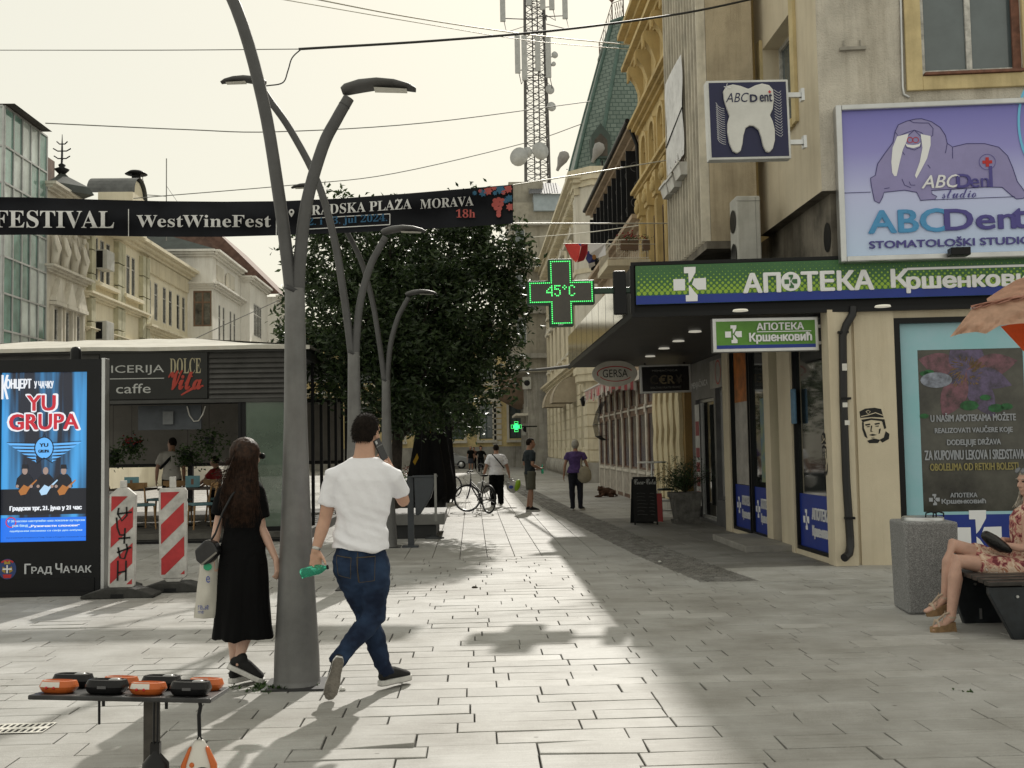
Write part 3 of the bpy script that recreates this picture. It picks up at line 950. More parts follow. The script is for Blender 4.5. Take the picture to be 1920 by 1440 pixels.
e = gr.color_ramp.elements; e[0].color = (0.50, 0.64, 0.86, 1); e[1].color = (0.145, 0.14, 0.47, 1)
e2 = gr.color_ramp.elements.new(0.42); e2.color = (0.49, 0.53, 0.80, 1)
e3 = gr.color_ramp.elements.new(0.7); e3.color = (0.27, 0.26, 0.60, 1)
gb = gn["Principled BSDF"]; gl.new(gr.outputs[0], gb.inputs["Base Color"]); gb.inputs["Roughness"].default_value = .4
m = MB(); m.rect(AF, bx0 + f_, bx1 - f_, bz0 + f_, bz1 - f_, -.02); part(m, "panel", gm, bs)
PUR = mat("walrus_violet", (0.28, 0.26, 0.50), .5, var=.06); INK = mat("violet_ink", (0.035, 0.03, 0.15), .5, var=0)
body = [(1196, 740), (1215, 700), (1260, 680), (1310, 668), (1345, 666), (1400, 682), (1450, 715), (1480, 760), (1490, 805), (1520, 825), (1600, 806), (1700, 806), (1780, 826), (1830, 875), (1858, 940), (1885, 1020), (1915, 1060), (1935, 1090), (1920, 1114), (1880, 1118), (1850, 1096), (1800, 1052), (1700, 1050), (1560, 1060), (1400, 1070), (1405, 1090), (1432, 1104), (1420, 1120), (1340, 1126), (1318, 1080), (1250, 1068), (1135, 1080), (1125, 1110), (1108, 1142), (1080, 1128), (1062, 1040), (1058, 1000), (1085, 985), (1098, 920), (1140, 860), (1185, 800)]
m = MB(); m.shape(AF, [z3(*p) for p in body], -.015)
w_ = part(m, "walrus_drawing", PUR, bs)
m = MB(); bl = [z3(*p) for p in body + body[:1]]; m.stroke(AF, bl, .009, -.012)
for L in ([(1196, 740), (1215, 765), (1260, 745), (1305, 730), (1345, 745), (1380, 780), (1408, 760), (1410, 720), (1385, 690)], [(1305, 730), (1265, 765), (1250, 800), (1262, 830), (1305, 842), (1340, 825), (1345, 770), (1305, 730)], [(1276, 675), (1300, 688), (1340, 690), (1385, 690)], [(1490, 805), (1480, 860)], [(1520, 825), (1520, 890)], [(1230, 840), (1250, 870)], [(1380, 925), (1395, 945)], [(1235, 1005), (1250, 1040), (1285, 1055)], [(1135, 1060), (1165, 1055)], [(1275, 1020), (1285, 1040), (1310, 1040)]):
 m.stroke(AF, [z3(*p) for p in L], .008, -.0115)
a0, b0 = z3(890, 1085); a1, b1 = z3(1060, 1085); m.rect(AF, a0, a1, b0 - .004, b0 + .004, -.012)
a0, b0 = z3(1420, 1122); a1, b1 = z3(1870, 1105); m.stroke(AF, [(a0, b0), (a1, b1)], .008, -.012)
part(m, "ink_lines", INK, bs)
m = MB()
m.shape(AF, [z3(*p) for p in [(1208, 766), (1272, 750), (1262, 790), (1240, 840), (1220, 920), (1205, 988), (1192, 990), (1180, 970), (1175, 910), (1182, 830)]], -.010)
m.shape(AF, [z3(*p) for p in [(1340, 752), (1396, 764), (1396, 815), (1376, 890), (1345, 950), (1316, 1003), (1308, 985), (1335, 910), (1350, 830)]], -.010)
q = z3(1298, 815); m.shape(AF, [(q[0] + x * .0022, q[1] - y * .0022) for x, y in [(-46, -12), (-30, -4), (0, 0), (30, -4), (44, -14), (36, 8), (0, 18), (-36, 8)]], -.0095)
part(m, "white_tusks", WHITE, bs)
m = MB(); q = z3(1280, 786); m.ring(AF, q[0], q[1], .035, .008, -.009); q = z3(1312, 786); m.ring(AF, q[0], q[1], .035, .008, -.009)
q = z3(1715, 910); m.rect(AF, q[0] - .06, q[0] + .06, q[1] - .02, q[1] + .02, -.008); m.rect(AF, q[0] - .02, q[0] + .02, q[1] - .06, q[1] + .06, -.0075)
part(m, "red_cross", RED, bs)
m = MB(); m.ring(AF, q[0], q[1], .1, .006, -.008); q0, q1 = z3(1546, 1055), z3(1620, 978); m.text(AF, "D", *q0, *q1, c=-.0085, bold=.06)
q0, q1 = z3(1622, 1055), z3(1722, 1000); m.text(AF, "en", *q0, *q1, c=-.0085, bold=.01); a0, b0 = z3(1728, 1052); a1, b1 = z3(1742, 932); m.rect(AF, a0, a1, b0, b1, -.0085)
q0, q1 = z3(1460, 1116), z3(1652, 1060); m.text(AF, "studio", *q0, *q1, c=-.0085, style='script')
q0, q1 = z3(1478, 1296), z3(1870, 1166); m.text(AF, "Den", *q0, *q1, c=-.0085, bold=.05); q0, q1 = z3(1858, 1283), z3(1935, 1170); m.text(AF, "t", *q0, *q1, c=-.0085, bold=.05)
q0, q1 = z3(1052, 1398), z3(1960, 1318); m.text(AF, "STOMATOLOŠKI STUDIO", *q0, *q1, c=-.0085, bold=.045)
part(m, "violet_lettering", mat("violet_lettering", (0.075, 0.065, 0.27), .5, var=0), bs)
m = MB(); q0, q1 = z3(1345, 1060), z3(1558, 980); m.text(AF, "ABC", *q0, *q1, c=-.0088, shear=.3, bold=.02); part(m, "white_lettering", WHITE, bs)
m = MB(); q0, q1 = z3(1050, 1313), z3(1478, 1172); m.text(AF, "ABC", *q0, *q1, c=-.0088, bold=.05); part(m, "blue_lettering", mat("sky_blue_lettering", (0.08, 0.32, 0.62), .5, var=0.1), bs)
m = MB(); a0, b0 = z3(1920, 700); m.ring(AF, a0 + .16, b0, .22, .03, -.01, r2=.55); part(m, "blue_oval", mat("cyan_print", (.15, .5, .75), .5, var=0), bs)
m = MB(); a0, b0 = z3(1482, 1424); m.box(AF, a0, a0 + .24, b0 - .06, b0 + .04, .04, .2); part(m, "flood_lamp", BLACKM, bs, .01)

# air conditioner standing on the canopy
o = W(1384, 487, 15.2)
ac = thing("air_conditioner", "tall white air conditioner unit standing on the canopy beneath the tooth sign", "air conditioner", o)
AQ = Fr(o, (1, 0, 0), (0, -1, 0))
m = MB(); m.box(AQ, 0, .35, -.4, .94, -.42, 0); part(m, "casing", mat("ac_white", (0.5, 0.5, 0.47), .5, var=.1, streak=.2), ac, .02)
AQ2 = Fr(o, (0, 1, 0), (-1, 0, 0))
m = MB(); m.disc(AQ2, .21, .6, .17, .012); m.disc(AQ2, .21, 0.1, .17, .012); part(m, "fan_grille", BLACKM, ac)
m = MB(); m.box(AQ, .275, .28, -.38, .92, .001, .006); m.box(AQ, -.002, .35, .86, .868, .001, .006); part(m, "seam", mat("ac_seam", (.25, .25, .24), .6, var=0), ac)
# hanging signs under the canopy
o = W(1153, 700, 21.5)
EF = ROLLF(o, 0.6)
gs_ = thing("oval_hanging_sign", "oval white boutique sign with a red swoosh hanging from the canopy soffit", "sign", o)
m = MB(); m.prism(EF, [(.46 * math.cos(i * math.pi / 16), .265 * math.sin(i * math.pi / 16)) for i in range(32)], -.1, 0); part(m, "panel", mat("dull_white_oval", (.66, .63, .56), .5, var=.1), gs_, .008)
m = MB(); m.ring(EF, 0, 0, .36, .02, .004, r2=.14, t0=20, t1=200); m.ring(EF, .02, -.01, .34, .016, .004, r2=.15, t0=200, t1=330); part(m, "red_swoosh", RED, gs_)
m = MB(); m.text(EF, "GERSA", -.25, -.08, .26, .08, .006); part(m, "lettering", BLACKP, gs_)
m = MB(); m.tube([EF.p(0, .26, -.05), EF.p(0, .34, -.05)], .012, 6); part(m, "hanger", BLACKM, gs_)
o = W(1248, 710, 20.6)
MF = ROLLF(o, 0.9)
ms = thing("exchange_sign", "black rectangular currency exchange lightbox hanging below the soffit", "sign", o)
m = MB(); m.box(MF, -.5, .5, -.275, .275, -.12, 0); part(m, "casing", ALU, ms, .006)
m = MB(); m.rect(MF, -.46, .46, -.24, .24, .003); part(m, "panel", mat("black_gloss", (.008, .008, .009), .2, var=0), ms)
m = MB(); m.text(MF, "MENJAČNICA", -.26, .13, .24, .19, .006); m.text(MF, "EFEKTIVNI I PLATNI PROMET", -.3, -.19, .3, -.15, .006); part(m, "lettering", mat("dim_grey_letters", (.16, .16, .15), .5, var=0), ms)
m = MB(); m.text(MF, "C", -.3, -.1, -.16, .07, .006, bold=.04); m.text(MF, "¥", .2, -.1, .32, .07, .006, bold=.04); part(m, "dark_symbols", mat("dark_brown_letters", (.035, .028, .02), .5, var=0), ms)
m = MB(); m.text(MF, "€R", -.13, -.1, .17, .07, .006, bold=.04); part(m, "currency_symbols", mat("dim_gold_letters", (.14, .11, .06), .5, var=0), ms)
m = MB(); m.box(MF, -.4, -.37, .275, .32, -.07, -.05); m.box(MF, .37, .4, .275, .32, -.07, -.05); part(m, "hanger", BLACKM, ms)
# ------------------------------------------------------------------ ground
JOINT = mat("joint_sand", (0.07, 0.066, 0.058), 0.95, var=0.3, scale=8)
m = MB(); m.rect(Fr((0, 0, -0.04), (1, 0, 0), (0, 0, 1), (0, 1, 0)), -400, 400, -60, 900)
struct(m.build("ground", mat("distant_paving", (0.42, 0.41, 0.38), 0.8, var=.1)))
m = MB(); m.rect(Fr((0, 0, -0.03), (1, 0, 0), (0, 0, 1), (0, 1, 0)), -15.5, 10, 3.4, 87)
struct(m.build("joint_bed", JOINT))
def pavemat(name, c0, c1):
 p = bpy.data.materials.new(name); p.use_nodes = True
 n, l = p.node_tree.nodes, p.node_tree.links
 b = n["Principled BSDF"]; b.inputs["Roughness"].default_value = 0.62; b.inputs["Specular IOR Level"].default_value = 0.35
 at = n.new("ShaderNodeAttribute"); at.attribute_name = "tone"
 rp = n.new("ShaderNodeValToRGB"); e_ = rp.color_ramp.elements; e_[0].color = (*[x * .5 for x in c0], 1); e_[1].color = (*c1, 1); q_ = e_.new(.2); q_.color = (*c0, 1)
 l.new(at.outputs["Fac"], rp.inputs["Fac"])
 tc = n.new("ShaderNodeTexCoord")
 t = n.new("ShaderNodeTexNoise"); t.inputs["Scale"].default_value = 260; t.inputs["Detail"].default_value = 3; l.new(tc.outputs["Object"], t.inputs["Vector"])
 r1 = n.new("ShaderNodeValToRGB"); r1.color_ramp.elements[0].position = .35; r1.color_ramp.elements[1].position = .65; r1.color_ramp.elements[0].color = (.74, .74, .74, 1); r1.color_ramp.elements[1].color = (1.1, 1.1, 1.1, 1); l.new(t.outputs["Fac"], r1.inputs["Fac"])
 t2 = n.new("ShaderNodeTexNoise"); t2.inputs["Scale"].default_value = 1.4; t2.inputs["Detail"].default_value = 10; t2.inputs["Roughness"].default_value = .7; l.new(tc.outputs["Object"], t2.inputs["Vector"])
 r2 = n.new("ShaderNodeValToRGB"); r2.color_ramp.elements[0].position = .33; r2.color_ramp.elements[1].position = .6; r2.color_ramp.elements[0].color = (.74, .73, .71, 1); r2.color_ramp.elements[1].color = (1, 1, 1, 1); l.new(t2.outputs["Fac"], r2.inputs["Fac"])
 # brushed streaks along the slabs
 mp = n.new("ShaderNodeMapping"); mp.inputs["Scale"].default_value = (3, 40, 1); l.new(tc.outputs["Object"], mp.inputs["Vector"])
 t3 = n.new("ShaderNodeTexNoise"); t3.inputs["Scale"].default_value = 1; t3.inputs["Detail"].default_value = 6; l.new(mp.outputs[0], t3.inputs["Vector"])
 r3 = n.new("ShaderNodeValToRGB"); r3.color_ramp.elements[0].position = .35; r3.color_ramp.elements[1].position = .6; r3.color_ramp.elements[0].color = (.9, .895, .885, 1); r3.color_ramp.elements[1].color = (1, 1, 1, 1); l.new(t3.outputs["Fac"], r3.inputs["Fac"])
 # old gum and small dark spots
 vo = n.new("ShaderNodeTexVoronoi"); vo.inputs["Scale"].default_value = 2.6; l.new(tc.outputs["Object"], vo.inputs["Vector"])
 r4 = n.new("ShaderNodeValToRGB"); r4.color_ramp.elements[0].position = .03; r4.color_ramp.elements[1].position = .045; r4.color_ramp.elements[0].color = (.5, .49, .47, 1); r4.color_ramp.elements[1].color = (1, 1, 1, 1); l.new(vo.outputs["Distance"], r4.inputs["Fac"])
 t5 = n.new("ShaderNodeTexNoise"); t5.inputs["Scale"].default_value = .35; t5.inputs["Detail"].default_value = 5; l.new(tc.outputs["Object"], t5.inputs["Vector"])
 r5 = n.new("ShaderNodeValToRGB"); r5.color_ramp.elements[0].position = .38; r5.color_ramp.elements[1].position = .6; r5.color_ramp.elements[0].color = (.8, .785, .76, 1); r5.color_ramp.elements[1].color = (1, 1, 1, 1); l.new(t5.outputs["Fac"], r5.inputs["Fac"])
 cur = rp.outputs["Color"]
 for r_ in (r1, r2, r3, r4, r5):
  mx = n.new("ShaderNodeMix"); mx.data_type = 'RGBA'; mx.blend_type = 'MULTIPLY'; mx.inputs[0].default_value = 1
  l.new(cur, mx.inputs[6]); l.new(r_.outputs["Color"], mx.inputs[7]); cur = mx.outputs[2]
 l.new(cur, b.inputs["Base Color"])
 bp = n.new("ShaderNodeBump"); bp.inputs["Strength"].default_value = .35; bp.inputs["Distance"].default_value = .004
 l.new(t.outputs["Fac"], bp.inputs["Height"]); l.new(bp.outputs[0], b.inputs["Normal"])
 return p
PAVE = pavemat("stone_paving", (0.36, 0.357, 0.345), (0.56, 0.557, 0.545))
def slab(mb, x0, x1, y0, y1, tone, jit=0.003, g=0.004, z=0.0, ch=0.004, gy=None):
 gy = g if gy is None else gy
 h = [z + random.gauss(0, jit) for _ in range(4)]
 base = [(x0 + g, y0 + gy), (x1 - g, y0 + gy), (x1 - g, y1 - gy), (x0 + g, y1 - gy)]
 inn = [(x0 + g + ch, y0 + gy + ch), (x1 - g - ch, y0 + gy + ch), (x1 - g - ch, y1 - gy - ch), (x0 + g + ch, y1 - gy - ch)]
 mb.tone = tone
 P = [V((x, y, -0.035)) for x, y in base] + [V((x, y, h[i] - ch)) for i, (x, y) in enumerate(base)] + [V((x, y, h[i])) for i, (x, y) in enumerate(inn)]
 F = [(8, 9, 10, 11)] + [(i, (i + 1) % 4, 4 + (i + 1) % 4, 4 + i) for i in range(4)] + [(4 + i, 4 + (i + 1) % 4, 8 + (i + 1) % 4, 8 + i) for i in range(4)]
 mb.add(P, F)
def stripx(y):   # centre of the cobbled drain strip
 pts = [(12.3, 2.95), (15.4, 2.68), (19.2, 2.52), (27.8, 2.15), (45, 1.7), (90, 1.4)]
 for (y0, x0), (y1, x1) in zip(pts, pts[1:]):
  if y <= y1: return x0 + (x1 - x0) * (y - y0) / (y1 - y0)
 return pts[-1][1]
mb = MB()
y = 3.6
row = 0
while y < 86:
 near = y < 15.5
 h = random.choice((0.2, 0.22, 0.24)) if near else (0.4 if y < 45 else 0.7)
 x = -15.0 if y > 12 else -7.0
 if near and row % 1 == 0: x += random.uniform(-0.8, 0)
 wide = (11.9 < y < 12.25)
 band = random.random() < 0.05
 while x < (9.5 if y < 15 else 7.0):
  L = random.uniform(0.42, 0.78) if near else (0.4 if y < 45 else 1.4)
  sx = stripx(y) if y > 12.3 else 99
  if y > 12.3 and abs(x + L / 2 - sx) < L / 2 + 0.33:
   if x < sx - 0.36: slab(mb, x, sx - 0.34, y, y + h, .5, g=.004)
   x = sx + 0.34
   continue
  t_ = .4 + random.betavariate(3, 3) * 0.3 + (0.3 if random.random() < 0.05 else 0)
  if band: t_ = min(1, t_ + 0.2)
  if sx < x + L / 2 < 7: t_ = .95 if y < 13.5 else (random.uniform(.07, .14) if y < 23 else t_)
  bad = near and (y < 6.4) and random.random() < 0.3
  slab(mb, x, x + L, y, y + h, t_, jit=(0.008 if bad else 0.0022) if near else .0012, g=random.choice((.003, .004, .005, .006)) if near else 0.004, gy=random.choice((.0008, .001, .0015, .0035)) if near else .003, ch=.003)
  x += L
 y += h
 row += 1
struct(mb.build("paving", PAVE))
mb = MB()
COB = pavemat("cobble_strip", (0.16, 0.157, 0.15), (0.31, 0.305, 0.295))
y = 12.3
while y < 60:
 st = 0.1 if y < 30 else 0.2
 c_ = stripx(y)
 n_ = 7 if y < 30 else 4
 w_ = 0.68 / n_
 for i in range(n_):
  if y < 30 or random.random() < .9:
   slab(mb, c_ - .34 + i * w_, c_ - .34 + (i + 1) * w_, y, y + st, random.uniform(.1, .8), .0015, .007, z=-0.002, ch=.007)
 y += st
struct(mb.build("drain_strip", COB))
# drain grate
g0, g1 = G(-30, 1378), G(100, 1361)
dg = thing("drain_grate", "pale steel drain grate set in the paving by the folding table", "drain grate", (g0.x, g0.y, 0))
m = MB(); x0, x1, y0, y1 = g0.x, g1.x, g0.y, g1.y + 0.06
GF = Fr((0, 0, 0), (1, 0, 0), (0, 0, 1), (0, 1, 0))
ops = []
n_ = 9
for j in range(2):
 for i in range(n_):
  a = x0 + (x1 - x0) * (i + .18) / n_; ops.append((a, a + (x1 - x0) / n_ * .6, y0 + (y1 - y0) * (j + .2) / 2, y0 + (y1 - y0) * (j + .82) / 2))
opening_wall(m, GF, x0, x1, y0, y1, ops, .02, .006)
part(m, "grate_plate", mat("worn_steel", (.7, .68, .62), .5, 0, var=.1), dg)
m = MB(); m.rect(GF, x0, x1, y0, y1, .0125 - .009); part(m, "pit_shade", mat("pit_shade_black", (.006, .006, .006), .9, var=0), dg)  # flat black sheet painted as the shade below the grate
# ------------------------------------------------------------------ street lamps
LAMPM = mat("lamp_grey_paint", (0.16, 0.16, 0.16), 0.5, 0.15, var=0.14, scale=3, bump=0.05, streak=0.2)
LAMPA = mat("lamp_silhouette_grey", (0.085, 0.085, 0.087), 0.5, 0.15, var=0.14, scale=3, streak=0.15)  # backlit silhouette tone put into the colour of arms and heads
LAMPD = mat("lamp_dark_seam", (0.03, 0.03, 0.032), 0.5, var=0)
def lamp(loc, label):
 t = thing("street_lamp", label, "street lamp", (0, 0, 0), "forked street lamps along the street")
 m = MB(); m.lathe((0, 0, 0), [(0.178, 0), (0.178, 0.012), (0.16, 0.013), (.155, .05), (0.152, 0.2), (0.118, 0.8), (0.097, 1.25), (0.08, 1.8), (0.072, 2.4), (0.068, 2.72)], 28)
 part(m, "pole", LAMPM, t)
 m = MB(); m.prism(Fr((0, 0, 0), (1, 0, 0), (0, 0, 1), (0, 1, 0)), [(-.21, -.19), (.21, -.19), (.21, .19), (-.21, .19)], .001, .014); part(m, "base_plate", LAMPD, t)
 m = MB(); m.tube([(-.066, 0, 2.78), (.066, 0, 2.66)], .01, 6); m.lathe((0, 0, 2.72), [(.0685, -.03), (.0705, -.03), (.0705, .0), (.0685, 0)], 24, cap=False, axis=V((0.5, 0, 1))); part(m, "collar", LAMPD, t)
 def spline(P, n=5):
  P = [V(p) for p in P]; Q = [P[0] * 2 - P[1]] + P + [P[-1] * 2 - P[-2]]; out = []
  for i in range(1, len(Q) - 2):
   for k in range(n):
    u = k / n; a, b, c, d = Q[i - 1:i + 3]
    out.append(0.5 * ((2 * b) + (c - a) * u + (2 * a - 5 * b + 4 * c - d) * u * u + (3 * b - a - 3 * c + d) * u ** 3))
  return out + [P[-1]]
 LA = spline([(-.022, 0, 2.66), (-.05, .0, 2.92), (-.11, 0, 3.4), (-.215, 0, 4.05), (-.40, 0, 4.72), (-.71, 0, 5.34), (-.96, 0, 5.71), (-1.05, 0, 5.86)])
 RA = spline([(.022, 0, 2.66), (.036, 0, 2.92), (.085, 0, 3.32), (.2, 0, 3.72), (.30, 0, 3.92), (.385, 0, 4.07)])
 for P, tip in ((LA, -1), (RA, 1)):
  n_ = len(P); m = MB(); m.tube(P, [.046 - .006 * i / (n_ - 1) for i in range(n_)], 16)
  ar = part(m, "arm", LAMPA, t)
  m = MB(); m.tube([P[-3], P[-3] + (P[-2] - P[-3]) * .15], .0425, 16); part(m, "joint_ring", LAMPD, ar)
  e = P[-1]
  H = [e + V((tip * x, 0, z)) for x, z in ((-.05, .05), (-.02, .06), (.08, .085), (.2, .1), (.32, .095), (.42, .075), (.47, .055))]
  m = MB(); m.tube(H, [.024, .038, .042, .037, .029, .021, .01], 14, rb=[.04, .07, .09, .09, .085, .07, .045], up=(0, 0, 1))
  hd = part(m, "lamp_head", LAMPA, t)
  m = MB()
  P2 = [e + V((tip * x, y, z)) for x, y, z in ((.18, -.06, .058), (.41, -.05, .048), (.41, .05, .048), (.18, .06, .058))]
  m.poly(P2 if tip > 0 else P2[::-1]); part(m, "light_panel", mat("lamp_lens", (.75, .74, .68), .25, var=0), hd)
 t.location = loc
 t["label"] = label
 return t
l1p = G(557, 1285)
L1 = lamp((l1p.x, l1p.y, 0), "nearest forked grey street lamp, with scratched thick pole between the walking couple")
p2 = G(667, 1104); L2 = dup(L1, (p2.x, p2.y, 0), "forked grey street lamp directly behind the man in white T-shirt")
p3 = G(727, 1026); L3 = dup(L1, (p3.x, p3.y, 0), "farthest forked grey street lamp, beside the half-round litter bin")
# scratched tags on the nearest pole only
m = MB()
def polept(px, py):
 d = ray(px, py); z = 1.6 + d.z / d.y * (l1p.y - .1); rr = .155 if z < .2 else (.155 - (z - .2) * .058 if z < .8 else .118 - (z - .8) * .042)
 y_ = l1p.y - math.sqrt(max(.0001, rr * rr - min(rr * .95, abs(d.x / d.y * l1p.y - l1p.x)) ** 2))
 return EYE + d * ((y_ - .002) / d.y)
def scr(L, r_=.0016): m.tube([polept(*p) for p in L], r_, 4)
scr([(560, 945), (558, 990), (553, 1010), (561, 1040), (551, 1060), (549, 1090), (553, 1120), (548, 1150), (551, 1180)], .0022)
scr([(551, 1055), (562, 1062), (566, 1075)])
scr([(547, 1174), (559, 1174), (559, 1188), (547, 1188), (547, 1174), (559, 1188)])
for i, (x, y, n_) in enumerate(((536, 824, 5), (540, 834, 4), (533, 853, 4), (533, 872, 5), (540, 894, 4), (539, 984, 2))):
 for k in range(n_):
  xx = x + k * 6; scr([(xx, y), (xx + 2, y - 6), (xx + 4, y), (xx + 1, y - 3)][:random.choice((2, 3, 4))])
scr([(552, 882), (552, 874)]); scr([(548, 878), (556, 878)])
part(m, "scratched_tag", LAMPD, L1)

# ------------------------------------------------------------------ advertising totem
TO = G(187, 1116)
TOF = Fr((TO.x, TO.y, 0), (1, 0, 0), (0, -1, 0))
tt = thing("advertising_totem", "black advertising totem with a glowing blue concert screen by the striped barrier panels", "advertising totem", (TO.x - .6, TO.y, 0))
kk = TO.y / 2000
def tq(px, py): return TOF.ab(px, py)
TH = tq(100, 674)[1]; TW = -1.26
sx0, sz1 = tq(1, 699); sx1, sz0 = tq(161, 1014)
m = MB()
for q in ((TW, sx0, .05, TH), (sx1, -.001, .05, TH), (sx0, sx1, .05, sz0), (sx0, sx1, sz1, TH)): m.box(TOF, *q, -.3, 0)
m.box(TOF, sx0, sx1, sz0, sz1, -.3, -.05)
part(m, "casing", mat("totem_black", (.007, .008, .010), .35, var=.12, spec=.25), tt)
m = MB(); m.box(TOF, TW - .05, .02, 0, .049, -.34, .04); m.box(TOF, TW, -.06, .049, .2, .001, .012); part(m, "plinth", BLACKM, tt)
m = MB(); m.box(TOF, .0, .045, .06, TH + .01, -.16, -.01); part(m, "edge_strip", ALU, tt, .006)
m = MB(); q = tq(133, 672); m.lathe(TOF.p(q[0], TH, -.15), [(.06, 0), (.06, .1), (.056, .125), (.04, .15), (.0, .16)], 18); part(m, "camera_dome", BLACKM, tt)
sm = bpy.data.materials.new("concert_screen"); sm.use_nodes = True
n, l = sm.node_tree.nodes, sm.node_tree.links
tc = n.new("ShaderNodeTexCoord"); mp = n.new("ShaderNodeMapping"); mp.inputs["Scale"].default_value = (5.5, 1, .35); mp.inputs["Rotation"].default_value = (0, .06, 0); l.new(tc.outputs["Object"], mp.inputs["Vector"])
nz = n.new("ShaderNodeTexNoise"); nz.inputs["Scale"].default_value = 1.0; nz.inputs["Detail"].default_value = 3; l.new(mp.outputs[0], nz.inputs["Vector"])
rp = n.new("ShaderNodeValToRGB"); rp.color_ramp.elements[0].position = .46; rp.color_ramp.elements[1].position = .68; rp.color_ramp.elements[0].color = (.012, .016, .03, 1); rp.color_ramp.elements[1].color = (.06, .34, .72, 1); l.new(nz.outputs["Fac"], rp.inputs[0])
eb = n["Principled BSDF"]; eb.inputs["Base Color"].default_value = (.01, .01, .01, 1); eb.inputs["Roughness"].default_value = .25
l.new(rp.outputs[0], eb.inputs["Emission Color"]); eb.inputs["Emission Strength"].default_value = .85
sf = -.045
m = MB(); m.rect(TOF, sx0, sx1, sz0, sz1, sf); scn = part(m, "screen", sm, tt)
def glow(name, col, k=.8): return mat(name, (.02, .02, .02), .4, var=0, emit=k, ecol=col)
SB = glow("screen_blue", (.015, .18, .85)); SW = glow("screen_white", (.85, .88, .92)); SR = glow("screen_red", (.55, .02, .04)); SK = glow("screen_black", (.008, .01, .018)); SLB = glow("screen_light_blue", (.12, .42, .85), .9); SPALE = glow("screen_pale_blue", (.45, .68, .9), .8); SO = glow("screen_amber", (.42, .16, .04)); SSK = glow("screen_skin", (.36, .26, .22))
m = MB(); a0, b0 = tq(5, 1012); a1, b1 = tq(162, 969); m.rect(TOF, sx0, sx1, sz0, b1, sf + .003); part(m, "blue_caption", SB, scn)
m = MB(); a0, b0 = tq(5, 970); a1, b1 = tq(162, 915); m.rect(TOF, sx0, sx1, b0 + .02, b1, sf + .003); part(m, "dark_caption", SK, scn)
m = MB()
TX(m, TOF, "К", 1, 748, 13, 703, c=sf + .006, bold=.02); TX(m, TOF, "ОНЦЕРТ", 9, 732, 56, 710, c=sf + .006, bold=.03); TX(m, TOF, "У ЧАЧКУ", 62, 728, 98, 714, c=sf + .006, bold=.02)
TX(m, TOF, "Градски трг, 21. јуна у 21 час", 16, 960, 151, 947, c=sf + .006, bold=.05); TX(m, TOF, "„Ружичасти слонови“", 52, 990, 147, 983, c=sf + .006, bold=.04)
part(m, "white_lettering", SW, scn)
m = MB(); TX(m, TOF, "YU", 47, 772, 104, 739, c=sf + .005, bold=.09); TX(m, TOF, "GRUPA", 13, 808, 147, 773, c=sf + .005, bold=.09); part(m, "letter_outline", SW, scn)
m = MB(); TX(m, TOF, "YU", 49, 770, 102, 741, c=sf + .009, bold=.055); TX(m, TOF, "GRUPA", 16, 806, 145, 775, c=sf + .009, bold=.055); part(m, "red_lettering", SR, scn)
m = MB(); TX(m, TOF, "У 20 часова наступиће наш локални ауторски", 12, 981, 157, 973, c=sf + .006, bold=.02); TX(m, TOF, "рок бенд", 21, 990, 50, 983, c=sf + .006, bold=.02); TX(m, TOF, "одабраним песмама са своја два албума", 16, 999, 152, 992, c=sf + .006, bold=.02); part(m, "pale_lettering", SPALE, scn)
m = MB(); TX(m, TOF, "Организатори концерта су Град Чачак и Градско позориште Чачак", 9, 1011, 160, 1005, c=sf + .006); part(m, "dark_lettering", SK, scn)
m = MB(); q = tq(18, 980); m.ring(TOF, q[0], q[1], .055, .012, sf + .01); part(m, "red_circle", SR, scn)
# winged emblem
m = MB()
cx, cy = tq(80, 840)
px_ = kk
m.disc(TOF, cx, cy, 16 * px_, sf + .004, 24, 19 * px_)
for sgn in (-1, 1):
 for k in range(6):
  y0 = 9 - k * 6; x1 = 68 - k * 9
  m.shape(TOF, [(cx + sgn * 15 * px_, cy + (y0 - 1) * px_), (cx + sgn * x1 * px_, cy + (y0 + 1 - k * .5) * px_), (cx + sgn * (x1 - 6) * px_, cy + (y0 - 3) * px_), (cx + sgn * 14 * px_, cy + (y0 - 6) * px_)], sf + .004)
part(m, "winged_emblem", SLB, scn)
m = MB(); m.ring(TOF, cx, cy, 17 * px_, .012, sf + .007, r2=20 * px_); TX(m, TOF, "YU", 72, 838, 88, 831, c=sf + .007, bold=.06); TX(m, TOF, "GRUPA", 70, 849, 90, 843, c=sf + .007, bold=.05)
m.stroke(TOF, [(cx - 3 * px_, cy + 19 * px_), (cx, cy + 27 * px_), (cx + 3 * px_, cy + 19 * px_)], .008, sf + .007); m.stroke(TOF, [(cx - 14 * px_, cy - 28 * px_), (cx, cy - 18 * px_), (cx + 16 * px_, cy - 28 * px_)], .01, sf + .007)
for sgn in (-1, 1):
 for k in range(6): m.stroke(TOF, [(cx + sgn * 15 * px_, cy + (10 - k * 6) * px_), (cx + sgn * (68 - k * 9) * px_, cy + (11.5 - k * 6.2) * px_)], .006, sf + .0075)
part(m, "emblem_lines", SK, scn)
